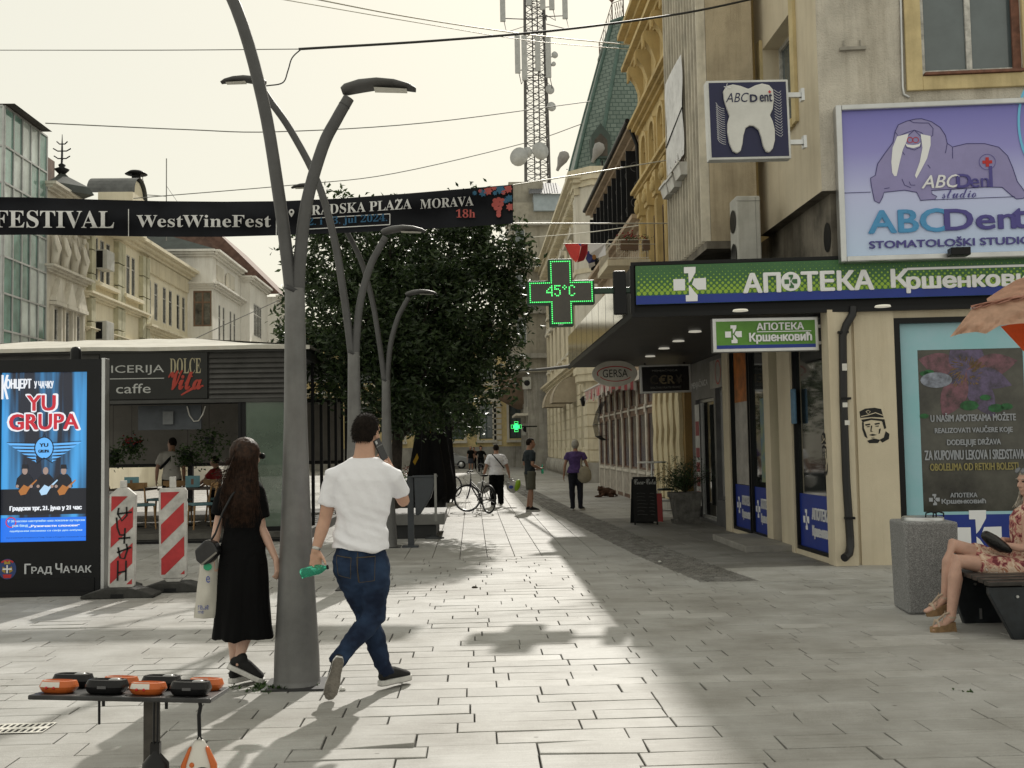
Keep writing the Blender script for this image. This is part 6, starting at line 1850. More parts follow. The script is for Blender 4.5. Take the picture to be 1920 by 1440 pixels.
m.tube([V((mx - .3, my - .8, 15)), V((mx - .25, my - .8, 46))], .06, 5); m.tube([V((mx + .25, my - .8, 15)), V((mx + .2, my - .8, 46))], .06, 5)
for k in range(60): m.tube([V((mx - .28, my - .8, 16 + k * .5)), V((mx + .22, my - .8, 16 + k * .5))], .02, 4)
part(m, "lattice", STL, t)
PNL = mat("antenna_grey", (.42, .43, .43), .5, var=.1)
for px, y0, y1 in ((943, -40, 40), (1060, -40, 35), (971, 66, 137), (984, 66, 150), (1009, 66, 133), (1029, 68, 145), (992, -30, 10), (1035, -30, 18), (1018, -40, 18)):
 p0, p1 = W(px, y1, my - 1.6), W(px, y0, my - 1.6)
 m = MB(); f = Fr(p0, (1, 0, 0), (0, -1, 0)); m.box(f, -.24, .24, 0, p1.z - p0.z, -.2, 0); pa_ = part(m, "panel_antenna", PNL, t, .04)
 m = MB(); m.tube([p0 + V((.0, .3, .4)), V((mx, my - 1, p0.z + .4))], .05, 5); m.tube([p0 + V((.1, 0, 0)), p0 + V((.3, 0, -1)), V((mx + (1 if px > 1007 else -1), my - .9, p0.z - .2))], .035, 4); part(m, "mount", STL, pa_)
for px, py, r_ in ((1040, 103, .3), (1038, 120, .2), (1031, 168, .42), (1034, 200, .42), (988, 286, .5), (973, 294, .85), (1013, 283, .8)):
 p = W(px, py, my - 1.5)
 m = MB(); m.lathe(p, [(.05, -.4), (r_ * .6, -.25), (r_, -.05), (r_, .08), (0, .12)], 18, axis=V((.45 if px > 1007 else -.5, -1, .05))); dd = part(m, "dish", PNL, t)
 m = MB(); m.tube([p + V((0, .4, 0)), V((mx + (.9 if px > 1007 else -.9), my - .9, p.z))], .05, 5); part(m, "mount", STL, dd)

# ------------------------------------------------------------------ buildings along the left side
LX = -15.0
LEFTG = mat("grey_green_window_glass", (.035, .04, .036), .25, var=.3, scale=1, spec=.25)  # dark grey-green glass of the left facades
LF = Fr((LX, 0, 0), (0, 1, 0), (1, 0, 0))
# glass corner building
TEAL = mat("teal_glass", (.24, .42, .37), .08, var=.3, scale=.5, spec=.7, ior=1.8); TEAL2 = mat("pale_glass_panel", (.62, .70, .67), .1, var=.2, scale=.6, spec=.6)  # bright reflections put into the lighter teal base colour
b = thing("glass_building", "teal glass corner building with white panels left of the banner", "building", (LX - 3, 35, 0))
YA, YB = 34.6, 38.05
m = MB(); LFN = Fr((0, YA, 0), (1, 0, 0), (0, -1, 0))
m.box(LFN, -24, LX - .05, 0, 13.0, -3.4, -.05); part(m, "core", DARKGREY, b)
m = MB(); rows = [2.0, 3.2, 4.4, 5.6, 6.8, 8.0, 9.2, 10.4, 11.6, 12.9]
for j in range(len(rows) - 1):
 for i in range(5):
  a0, a1 = YA + (YB - YA) * i / 5 + .03, YA + (YB - YA) * (i + 1) / 5 - .03
  m.mi = 1 if (i * 7 + j * 3) % 5 in (0, 3) else 0
  m.rect(LF, a0, a1, rows[j] + .03, rows[j + 1] - .03, random.uniform(0, .012))
 for i in range(6):
  m.mi = (0 if j % 3 == 0 else 1); m.rect(LFN, LX - (i + 1) * 1.2 + .03, LX - i * 1.2 - .03, rows[j] + .03, rows[j + 1] - .03, .004)
part(m, "glass_panels", [TEAL, TEAL2], b)
m = MB()
for z in rows: m.box(LF, YA, YB, z - .03, z + .03, .001, .06); m.box(LFN, LX - 8, LX, z - .03, z + .03, .005, .06)
for i in range(6): a = YA + (YB - YA) * i / 5; m.box(LF, a - .03, a + .03, 2, 12.9, .014, .055)
for i in range(7): m.box(LFN, LX - i * 1.2 - .03, LX - i * 1.2 + .03, 2, 12.9, .006, .055)
part(m, "mullions", mat("mullion_grey", (.45, .46, .46), .4, .4, var=.1), b)
m = MB(); q = W(30, 200, YA); m.box(LFN, -24, q.x, 12.95, W(10, 196, YA).z, -3, .1); part(m, "roof_box", mat("roof_box_brown", (.05, .042, .036), .6, var=.2), b)
# narrow white ornate building
b = thing("white_ornate_building", "narrow white ornate house with stucco figures and a spire on its roof", "building", (LX - 2, 38.2, 0))
m = MB(); Y0, Y1 = 38.15, 41.9
wops = [(38.6 + i * 1.1, 39.25 + i * 1.1, 3.2, 6.9) for i in range(3)]
opening_wall(m, LF, Y0, Y1, 0, 11.2, wops, .07); m.poly([V((LX - 9, Y0, 0)), V((LX, Y0, 0)), V((LX, Y0, 11.2)), V((LX - 9, Y0, 11.2))]); m.poly([V((LX - 9, Y0, 11.2)), V((LX, Y0, 11.2)), V((LX, Y1, 11.2)), V((LX - 9, Y1, 11.2))])
part(m, "wall", PALE, b)
for o_ in wops: win(b, LF, *o_, -.06, FRAMEW, LEFTG, 1, 2, .06)
m = MB(); cornice(m, LF, Y0, Y1, 10.0, .35, .5); cornice(m, LF, Y0, Y1, 8.1, .25, .35); cornice(m, LF, Y0, Y1, 11.0, .3, .4); part(m, "cornices", PALE, b)
m = MB()
for i in range(3):
 a = 38.95 + i * 1.1; m.prism(LF, [(a - .5, 7.1), (a + .5, 7.1), (a, 7.95)], .002, .22); m.box(LF, a - .5, a + .5, 6.95, 7.08, .002, .26)
 m.box(LF, a - .46, a - .33, 3.0, 6.94, .002, .12); m.box(LF, a + .33, a + .46, 3.0, 6.94, .002, .12)
part(m, "pediments", PALE, b)
m = MB()
for i in range(4):
 a = 38.5 + i * .95
 m.limb([LF.p(a, 8.5, .15), LF.p(a + .05, 9.0, .22), LF.p(a - .03, 9.45, .16)], [.13, .17, .1], 8); m.ell(LF.p(a - .02, 9.75, .18), .1, .1, .13, n=8, m=6)
 m.limb([LF.p(a - .12, 9.4, .2), LF.p(a - .25, 9.1, .28), LF.p(a - .1, 8.85, .3)], [.05, .05, .04], 6); m.limb([LF.p(a + .1, 9.4, .2), LF.p(a + .24, 9.2, .25), LF.p(a + .2, 9.75, .22)], [.05, .045, .04], 6)
part(m, "stucco_figures", PALE, b)
m = MB(); s0 = W(116, 340, 40); m.lathe(V((s0.x, 40, 11.25)), [(1.2, 0), (1.0, .3), (.25, .7), (.1, .85)], 4, False); rr = part(m, "roof", SLATE, b)
m = MB(); zt_ = W(116, 252, 40).z; z0 = 11.9; H_ = zt_ - z0
m.lathe(V((s0.x, 40, z0)), [(.1, 0), (.12, .1 * H_), (.28, .2 * H_), (.1, .25 * H_), (.14, .3 * H_), (.05, .34 * H_), (.035, .7 * H_), (.01, H_)], 8)
for k, r_ in ((.45, .3), (.62, .33), (.78, .2)): m.tube([V((s0.x - r_, 40, z0 + k * H_ + .1)), V((s0.x - r_ * .5, 40, z0 + k * H_)), V((s0.x + r_ * .5, 40, z0 + k * H_)), V((s0.x + r_, 40, z0 + k * H_ + .1))], .025, 5)
part(m, "spire", BLACKM, rr)
m = MB(); m.box(LFN, s0.x - 1.3, s0.x - .5, 11.2, 12.7, -6, -5) ; part(m, "chimney", mat("chimney_brown", (.22, .15, .12), .8, var=.2), rr)
# cream building with pilasters
b = thing("cream_pilaster_building", "long cream building with green grey pilasters and triple windows on the left", "building", (LX - 3, 42, 0))
CRL = mat("warm_cream_stucco", (.80, .735, .57), .8, var=.06, scale=.8, streak=.15); PIL = mat("green_grey_pilaster", (.54, .52, .38), .8, var=.1, streak=.15)
Y0, Y1 = 42.0, 57.0
cops = []
for g0 in (42.9, 46.2):
 for k in range(3): cops.append((g0 + k * .72, g0 + .5 + k * .72, 8.55, 10.3))
 for k in range(3): cops.append((g0 + k * .72, g0 + .5 + k * .72, 3.0, 5.3))
for k in range(6): cops.append((50.0 + k * 1.05 + (k // 2) * .35, 50.55 + k * 1.05 + (k // 2) * .35, 7.9, 9.7))
m = MB(); opening_wall(m, LF, Y0, Y1, 0, 11.0, cops, .07); m.poly([V((LX - 9, Y0, 11)), V((LX, Y0, 11)), V((LX, Y1, 11)), V((LX - 9, Y1, 11))])
part(m, "wall", CRL, b)
for o_ in cops: win(b, LF, *o_, -.06, FRAMEW, LEFTG, 1, 2, .05)
m = MB(); cornice(m, LF, Y0, Y1, 10.75, .45, .6); part(m, "eaves_cornice", CRL, b)
m = MB(); cornice(m, LF, Y0, 49.3, 7.7, .25, .35); cornice(m, LF, 49.4, Y1, 7.2, .3, .45); cornice(m, LF, Y0, 49.3, 6.4, .15, .25); cornice(m, LF, 49.4, Y1, 4.6, .25, .3); part(m, "string_courses", CRL, b)
m = MB()
for a in (42.35, 45.5, 46.0, 48.9, 49.5):
 for k in range(8): m.box(LF, a - .22, a + .22, 3 + k * .95, 3.9 + k * .95, .002, .2)
part(m, "pilasters", PIL, b)
m = MB()
for k in range(34): m.box(LF, 49.8 + k * .21, 49.9 + k * .21, 10.0, 10.7, .002, .12)
for g0 in (44.0, 47.3):
 m.box(LF, g0 - 1.25, g0 + 1.25, 8.3, 8.45, .002, .3)
 archring(m, LF, g0, 5.5, .75, .16, .002, .18); m.box(LF, g0 - .12, g0 + .12, 5.9, 6.4, .002, .25)
for k in range(9): m.box(LF, 50 + k * .8, 50.1 + k * .8, 4.9, 7.1, .002, .06)
part(m, "dentils_and_arches", CRL, b)
m = MB(); m.add([V((LX + .3, Y0, 11.25)), V((LX + .3, Y1, 11.25)), V((LX - 5, Y1, 14)), V((LX - 5, Y0, 14))], [(0, 1, 2, 3), (0, 3, 2, 1)]); rr = part(m, "roof", SLATE, b)
p = W(217, 370, 44.5)
m = MB(); f = Fr((p.x, 44.5, p.z), (0, 1, 0), (1, 0, 0)); m.shape(f, [(-.75, 0), (.75, 0)] + archpts(0, 0, .75, .65), .9); m.box(f, -.95, .95, -1.6, 0, -.4, 1.0); dm = part(m, "roof_dormer", CRL, rr)
m = MB(); A = archpts(0, 0, .88, .78)
for i in range(12): m.poly([f.p(*A[i], 1.05), f.p(*A[i + 1], 1.05), f.p(*A[i + 1], -.9), f.p(*A[i], -.9)], True)
part(m, "dormer_roof", mat("zinc_roof", (.13, .135, .135), .5, .3, var=.2), dm)
p = W(252, 372, 48)
m = MB(); f = Fr((p.x, 48, p.z - 1.5), (1, 0, 0), (0, -1, 0)); m.box(f, -.28, .28, 0, 2.3, -.5, 0); ck = part(m, "chimney", PALE, rr)
m = MB(); m.lathe(f.p(0, 2.3, -.25), [(.33, 0), (.33, .1), (.2, .12), (.2, .35), (.5, .36), (.3, .5), (0, .52)], 14); part(m, "chimney_cap", BLACKM, ck)
m = MB(); p = W(312, 372, 50); m.tube([p - Z * 2, p + Z * 1.9], .025, 5); m.tube([p + V((-1.2, 0, .2)), p + V((.0, 0, .1))], .02, 4); m.tube([p + V((-1.1, 0, -.6)), p + V((-1.1, 0, 1.2))], .02, 4); m.tube([p + V((0, 0, .6)), p + V((.8, 0, -.6))], .012, 4); part(m, "aerial", mat("aerial_grey", (.25, .25, .24), .5, var=0), rr)
for px, py, lb in ((189, 486, "white air conditioner high on the left end of the cream pilaster building"), (188, 620, "white air conditioner lower on the left end of the cream pilaster building")):
 p = W(px, py, 43.0)
 t = thing("air_conditioner", lb, "air conditioner", p)
 f = Fr(p, (1, 0, 0), (0, -1, 0)); m = MB(); m.box(f, -.2, .25, -.38, .4, -.9, 0); part(m, "casing", mat("ac_white", (.5, .5, .47), .5), t, .02)
 m = MB(); m.box(f, -.17, .08, -.33, .35, .002, .006); part(m, "grille", BLACKM, t)
# white building with bay window
b = thing("white_bay_building", "white building with an enclosed wooden bay window facing down the square", "building", (LX - 3, 57, 0))
WX_ = mat("off_white_stucco", (.82, .80, .75), .8, var=.06, scale=.7, streak=.18)
BXX = W(398, 560, 57).x
m = MB(); LF2 = Fr((BXX, 0, 0), (0, 1, 0), (1, 0, 0)); Y0, Y1 = 57.05, 63.9
wo_ = [(58.4 + k * 1.0 + (k // 2) * .7, 58.85 + k * 1.0 + (k // 2) * .7, 7.4, 9.6) for k in range(4)]
opening_wall(m, LF2, Y0, Y1, 0, 12.2, wo_, .07); LFE = Fr((0, Y0, 0), (1, 0, 0), (0, -1, 0));
bw = (W(362, 580, Y0).x, W(401, 580, Y0).x - .12, W(380, 612, Y0).z, W(380, 545, Y0).z)
opening_wall(m, LFE, LX - 8, BXX, 0, 12.2, [bw], .2); m.poly([V((LX - 8, Y0, 12.2)), V((BXX, Y0, 12.2)), V((BXX, Y1, 12.2)), V((LX - 8, Y1, 12.2))])
part(m, "wall", WX_, b)
for o_ in wo_: win(b, LF2, *o_, -.06, FRAMEW, LEFTG, 1, 2, .05)
win(b, LFE, *bw, -.1, mat("brown_window_wood", (.24, .15, .1), .6, var=.2), mat("reflecting_glass", (.2, .19, .16), .06, var=.4, scale=1.5, spec=.7), 2, 2, .09, "bay_window")
m = MB(); cornice(m, LF2, Y0, Y1, 12.0, .35, .45); cornice(m, LF2, Y0, Y1, 10.3, .3, .4); cornice(m, LFE, LX - 6, BXX, 12.0, .35, .4); cornice(m, LFE, LX - 6, BXX, 10.3, .3, .35)
for k in range(2): m.box(LF2, 59.1 + k * 2.7 - .9, 59.1 + k * 2.7 + .5, 7.15, 7.35, .002, .3)
part(m, "cornices", WX_, b)
m = MB(); m.box(LF2, 57.9, 59.5, 10.9, 11.7, .002, .05); m.box(LF2, 60.6, 62.2, 10.9, 11.7, .002, .05); m.ell(LF2.p(60.05, 11.2, .1), .1, .2, .4, n=10, m=6); part(m, "relief_panels", PALE, b)
m = MB(); m.add([V((BXX + .2, Y0, 12.4)), V((BXX + .2, Y1, 12.4)), V((BXX - 5, Y1 - 3, 14.2)), V((BXX - 5, Y0 + 2, 14.2)), V((LX - 8, Y0, 12.4)), V((LX - 8, Y1, 12.4))], [(0, 1, 2, 3), (0, 3, 4), (1, 5, 2), (3, 2, 5, 4)]); part(m, "roof", mat("dark_green_sheet", (.05, .065, .06), .5, var=.2), b)
b = thing("white_terrace_building", "white building with red tiled roof beyond the bay window house", "building", (LX - 3, 64, 0))
X3 = W(468, 560, 64).x
LF3 = Fr((X3, 0, 0), (0, 1, 0), (1, 0, 0)); LFE3 = Fr((0, 64, 0), (1, 0, 0), (0, -1, 0))
m = MB(); o3 = [(65.2, 67.6, 8.6, 10.6), (65.2, 67.6, 4.4, 7.2)]; opening_wall(m, LF3, 64, 69.5, 0, 11.9, o3, .07); m.poly([V((LX - 8, 64, 0)), V((X3, 64, 0)), V((X3, 64, 11.9)), V((LX - 8, 64, 11.9))]); part(m, "wall", WX_, b)
for o_ in o3: win(b, LF3, *o_, -.06, FRAMEW, LEFTG, 5, 2, .06)
m = MB(); cornice(m, LF3, 64, 69.5, 11.7, .35, .4); cornice(m, LF3, 64, 69.5, 7.8, .3, .5); cornice(m, LFE3, LX - 5, X3, 11.7, .35, .35); part(m, "cornices", WX_, b)
m = MB(); r_a = W(385, 470, 64); m.add([V((X3 + .3, 63.8, 12.05)), V((X3 + .3, 69.5, 12.05)), V((X3 - 4.5, 69.5, 15.9)), V((X3 - 4.5, 63.8, 15.9)), V((LX - 8, 63.8, 12.05))], [(0, 1, 2, 3), (0, 3, 4)]); part(m, "roof", ROOFTILE, b)
b = thing("white_balcony_building", "farthest white building on the left with iron balconies half behind the tree", "building", (LX - 2, 69.6, 0))
X4 = W(520, 560, 70).x
LF4 = Fr((X4, 0, 0), (0, 1, 0), (1, 0, 0))
m = MB(); o4 = [(70.5 + k * 1.9, 71.5 + k * 1.9, z, z + 2.1) for k in range(5) for z in (4.2, 8.0)]; opening_wall(m, LF4, 69.6, 81.9, 0, 11.6, o4, .07); m.poly([V((LX - 8, 69.6, 0)), V((X4, 69.6, 0)), V((X4, 69.6, 11.6)), V((LX - 8, 69.6, 11.6))]); part(m, "wall", WX_, b)
for o_ in o4: win(b, LF4, *o_, -.06, FRAMEW, LEFTG, 2, 2, .06)
m = MB(); cornice(m, LF4, 69.6, 81.9, 11.4, .3, .4); cornice(m, LF4, 69.6, 81.9, 7.3, .25, .3); part(m, "cornices", WX_, b)
m = MB()
for k in range(4):
 for j in range(9): m.box(LF4, 70.3 + k * 2.2 + j * .17, 70.33 + k * 2.2 + j * .17, 7.6, 8.6, .7, .73)
 m.box(LF4, 70.2 + k * 2.2, 71.8 + k * 2.2, 8.6, 8.65, .69, .75); m.box(LF4, 70.2 + k * 2.2, 71.8 + k * 2.2, 7.56, 7.62, .35, .75)
part(m, "balcony_railings", BLACKM, b)
m = MB(); m.add([V((X4 + .3, 69.4, 11.75)), V((X4 + .3, 82, 11.75)), V((X4 - 4.5, 82, 16.6)), V((X4 - 4.5, 69.4, 16.6)), V((LX - 9, 69.4, 11.75))], [(0, 1, 2, 3), (0, 3, 4)]); part(m, "roof", ROOFTILE, b)

# ------------------------------------------------------------------ trees
LEAF = leafmat("laurel_leaf", (.012, .026, .010), (.050, .082, .026), .28)
BARK = mat("tree_bark", (.065, .052, .042), .9, var=.35, scale=6, bump=.8, bscale=25)
def tree(label, base, blobs, nleaf, size, trunk_h, seed, lean=0.0, sprigs=()):
 random.seed(seed)
 t = thing("street_tree", label, "tree", base)
 base = V(base)
 m = MB()
 tp = base + V((lean, 0, trunk_h))
 m.tube([base, base + V((lean * .3, .02, trunk_h * .45)), tp, tp + V((.05, 0, .9))], [.16, .12, .1, .06], 10)
 for c, r_ in blobs:
  e = V(c); k = tp + V((0, 0, random.uniform(-.3, .6)))
  m.tube([k, k.lerp(e, .5) + V((0, 0, .1)), e], [.06, .035, .012], 6)
  for _ in range(3):
   d = V((random.gauss(0, 1), random.gauss(0, 1), random.gauss(.2, 1))).normalized() * r_ * .85; m.tube([e - (e - k) * .2, e + d], [.02, .005], 4)
 part(m, "trunk", BARK, t)
 m = MB()
 tot = sum(r_ ** 2 for _, r_ in blobs)
 for c, r_ in blobs:
  n_ = int(nleaf * r_ * r_ / tot)
  ncl = max(6, n_ // 26)
  for _ in range(ncl):
   d = V((random.gauss(0, 1), random.gauss(0, 1), random.gauss(0, 1))).normalized()
   rad = r_ * random.uniform(.35, 1.0) ** .5 * random.choice((1, 1, 1, 1.1))
   cc = V(c) + V((d.x, d.y, d.z)) * rad
   sp = random.uniform(.07, .19)
   leaves(m, [cc + V((random.gauss(0, sp), random.gauss(0, sp), random.gauss(0, sp * .8))) for _ in range(26)], size, .42, .15)
 for p, q in sprigs:
  p, q = V(p), V(q)
  for i in range(34):
   leaves(m, [p.lerp(q, random.random()) + V((random.gauss(0, .05), random.gauss(0, .05), random.gauss(0, .05)))], size, .42)
 part(m, "crown", LEAF, t)
 return t
TY = 21.0
def tb(px, py, r_, dy=0): return (tuple(W(px, py, TY + dy)), r_ * TY / 2000)
g = G(742, 990)
blobs = [tb(640, 480, 95, .3), tb(730, 470, 95, -.4), tb(830, 480, 95, .2), tb(910, 480, 80, 0), tb(600, 580, 80, .2), tb(690, 590, 105, -.7), tb(800, 590, 110, -.9), tb(890, 580, 95, -.3), tb(945, 590, 55, .3), tb(620, 690, 70, .4), tb(700, 700, 90, -.3), tb(800, 700, 100, -.6), tb(890, 680, 80, 0), tb(760, 760, 60, 0), tb(850, 750, 60, .2), tb(620, 420, 55, .6), tb(880, 425, 60, .5), tb(955, 500, 45, 0), tb(760, 640, 110, .9), tb(560, 640, 45, .5), tb(760, 540, 120, .7)]
spr = [(W(x0, y0, TY), W(x1, y1, TY)) for x0, y0, x1, y1 in ((600, 400, 612, 345), (625, 400, 640, 352), (640, 400, 660, 365), (850, 395, 868, 348), (880, 400, 890, 350), (960, 460, 985, 400), (970, 480, 985, 440), (950, 560, 995, 530), (960, 620, 1000, 580), (940, 700, 990, 675), (930, 720, 960, 700), (545, 500, 530, 460), (555, 560, 530, 545), (540, 620, 520, 650))]
tree("large dense dark laurel street tree behind the festival banner", (g.x, TY + .2, 0), blobs, 46000, .132, 2.0, 5, .1, spr)
TY = 34.0
blobs = [tb(850, 790, 45), tb(830, 740, 60), tb(880, 760, 35), tb(800, 700, 70), tb(870, 700, 55), tb(780, 780, 50), tb(890, 800, 16), tb(760, 640, 70)]
tree("smaller tree further down the street showing below the big crown", (W(815, 850, TY).x, TY, 0), blobs, 5500, .14, 2.2, 8)
TY = 52.0
blobs = [tb(852, 800, 26), tb(842, 770, 34), tb(868, 780, 20), tb(830, 805, 22)]
tree("third small tree in the distance before the yellow building", (W(838, 850, TY).x, TY, 0), blobs, 1800, .2, 2.2, 11)
random.seed(21)

# ------------------------------------------------------------------ overhead cables
CAB = mat("cable_black", (.02, .02, .02), .6, var=0); CABG = mat("cable_grey", (.16, .16, .15), .6, var=0); CABW = mat("cable_white", (.62, .6, .52), .5, var=0)
def cable(pts, r_, mt, label):
 P = []
 pp = [(V(W(*p))) for p in pts]
 Q = [pp[0] * 2 - pp[1]] + pp + [pp[-1] * 2 - pp[-2]]
 for i in range(1, len(Q) - 2):
  for k in range(6):
   u = k / 6; a, b_, c, d = Q[i - 1:i + 3]
   P.append(.5 * ((2 * b_) + (c - a) * u + (2 * a - 5 * b_ + 4 * c - d) * u * u + (3 * b_ - a - 3 * c + d) * u ** 3))
 P.append(pp[-1])
 m = MB(); m.tube(P, r_, 5); o = m.build("overhead_cable", mt, None, org=P[0])
 tag(o, label, "cable")
 return o
cable([(-60, 94, 16), (300, 94, 13.5), (560, 92, 12.6)], .006, CABG, "thin grey cable across the sky left of the lamp arms")
cable([(560, 92, 12.6), (820, 76, 13), (1060, 55, 13.6), (1280, 25, 14.5), (1430, -6, 15.2)], .016, CAB, "thick black cable rising across the sky to the tooth sign wall")
cable([(566, 91, 12.6), (548, 108, 12.4), (540, 132, 12.3), (530, 155, 12.2), (499, 161, 12.2)], .008, CAB, "drooping black cable linking the thick cable to a lamp arm")
cable([(560, -8, 18), (780, 34, 21), (1000, 66, 24), (1201, 86, 27)], .014, CABW, "upper pale cable descending to the ochre cornice")
cable([(490, -8, 18), (780, 42, 21), (1000, 77, 24), (1201, 94, 27)], .009, CABW, "lower pale cable descending beside the upper one to the ochre cornice")
cable([(85, 231, 36), (350, 243, 37), (520, 247, 38), (800, 230, 41), (1108, 190, 46)], .02, CABG, "long thin cable sagging between the glass building and the mansard tower")
cable([(250, 372, 40), (560, 346, 42), (740, 325, 44), (985, 268, 46), (1092, 232, 46)], .018, CABG, "thin cable rising just above the festival banner")
cable([(962, 347, 16.8), (1120, 322, 18), (1290, 294, 20)], .012, CABW, "white rope from the upper right banner corner to the finned loggia")
cable([(962, 419, 16.8), (1120, 419, 18), (1284, 419, 20)], .012, CABW, "white rope from the lower right banner corner to the ochre facade")
cable([(985, 446, 30), (1100, 436, 29), (1230, 418, 27)], .012, CABW, "pale wire passing in front of the black shutters")
cable([(-30, 347, 17), (-24, 369, 16.8)], .01, CABW, "short rope at the left banner end")
cable([(950, 696, 40), (1010, 693, 30), (1068, 687, 23.2)], .04, CAB, "thick dark cable bundle hooked to the far canopy end")
cable([(345, 645, 45), (430, 605, 47), (530, 560, 50)], .02, CABG, "thin wire slanting in front of the cream and white left buildings")
# tricolour flag on a line
o = W(1097, 457, 24)
t = thing("tricolour_flag", "red blue and white flag hanging folded from a line above the LED cross", "flag", o)
fq = lambda L: [W(x, y, 24 + .05 * math.sin(x * .25 + y * .1)) for x, y in L]
for nm, ml, L in (("red_cloth", mat("flag_red", (.75, .07, .06), .7, var=.12), [(1058, 457), (1085, 457), (1089, 462), (1085, 485), (1080, 492), (1070, 482)]), ("shaded_red_cloth", mat("flag_red_shade", (.42, .03, .04), .7, var=.2), [(1086, 457), (1102, 458), (1102, 474), (1095, 488), (1082, 492), (1086, 480), (1090, 462)]), ("blue_cloth", mat("flag_blue", (.04, .05, .2), .7, var=.2), [(1083, 456.5), (1090, 456.5), (1089, 462)]), ("blue_tail", mat("flag_blue", (.04, .05, .2), .7), [(1103, 470), (1115, 480), (1116, 490), (1104, 494), (1098, 485)]), ("white_cloth", mat("flag_white", (.8, .78, .8), .7, var=.06), [(1102, 457), (1135, 457), (1136, 478), (1120, 484), (1106, 476)]), ("white_tail", mat("flag_white", (.6, .58, .6), .7), [(1103, 494.5), (1115, 491), (1116, 497), (1105, 504)])):  # darker red is the same cloth with fold shade put into its colour
 m = MB(); P = fq(L); P2 = [p + V((0, .02, 0)) for p in P]; n_ = len(P); m.add(P + P2, [list(range(n_)), list(range(2 * n_ - 1, n_ - 1, -1))] + [[i, (i + 1) % n_, n_ + (i + 1) % n_, n_ + i] for i in range(n_)]); part(m, nm, ml, t)
m = MB(); P = W(1114, 482, 23.8); m.disc(Fr(P, (1, 0, 0), (0, -1, 0)), 0, 0, .045, 0, 10, .06); part(m, "flag_emblem", mat("flag_gold", (.45, .2, .05), .6, var=.2), t)
m = MB(); m.tube([W(1056, 457, 24), W(1140, 457, 24.5), W(1262, 458, 26)], .008, 4); part(m, "line", CABW, t)
# ------------------------------------------------------------------ people
SKIN = mat("skin", (.50, .30, .215), .5, var=.06, scale=14, sss=.08, bump=.05, bscale=160)
SKIN2 = mat("skin_tanned", (.38, .21, .145), .5, var=.06, scale=14, sss=.06)
HAIRD = mat("dark_hair", (.020, .014, .011), .75, var=.3, scale=40, bump=.8, bscale=260, spec=.15)
HAIRB = mat("brown_hair", (.040, .019, .011), .6, var=.4, scale=30, spec=.2)
HAIRG = mat("grey_hair", (.42, .40, .36), .6, var=.25, scale=40, bump=.5, bscale=200)
HAIRS = mat("silver_blond_hair", (.5, .46, .4), .45, var=.25, scale=30, bump=.4, bscale=150)
TEE = mat("white_tshirt", (.78, .78, .83), .8, var=.03, bump=.3, bscale=24)
BLKCLOTH = mat("black_cloth", (.004, .004, .0045), .9, var=.1, spec=.12)
DENIM = bpy.data.materials.new("dark_denim"); DENIM.use_nodes = True
def _den():
 n, l = DENIM.node_tree.nodes, DENIM.node_tree.links
 b = n["Principled BSDF"]; b.inputs["Roughness"].default_value = .85; b.inputs["Specular IOR Level"].default_value = .2
 tc = n.new("ShaderNodeTexCoord"); t = n.new("ShaderNodeTexNoise"); t.inputs["Scale"].default_value = 7; t.inputs["Detail"].default_value = 8; l.new(tc.outputs["Object"], t.inputs[0])
 r = n.new("ShaderNodeValToRGB"); e = r.color_ramp.elements; e[0].position = .38; e[1].position = .66; e[0].color = (.007, .013, .032, 1); e[1].color = (.022, .042, .088, 1); l.new(t.outputs["Fac"], r.inputs[0]); l.new(r.outputs[0], b.inputs["Base Color"])
 w_ = n.new("ShaderNodeTexWave"); w_.inputs["Scale"].default_value = 220; w_.bands_direction = 'DIAGONAL'; l.new(tc.outputs["Object"], w_.inputs[0])
 bp = n.new("ShaderNodeBump"); bp.inputs["Strength"].default_value = .15; bp.inputs["Distance"].default_value = .002; l.new(w_.outputs["Fac"], bp.inputs["Height"]); l.new(bp.outputs[0], b.inputs["Normal"])
_den()
STITCH = mat("denim_stitch", (.10, .075, .04), .8, var=0)
SHOEB = mat("black_shoe_knit", (.012, .012, .013), .8, var=.2, scale=20, bump=.3, bscale=150)
SOLEW = mat("white_sole", (.6, .59, .57), .6, var=.12, scale=12)
SOLEG = mat("worn_sole", (.21, .19, .165), .8, var=.25, scale=10, bump=.6, bscale=60)

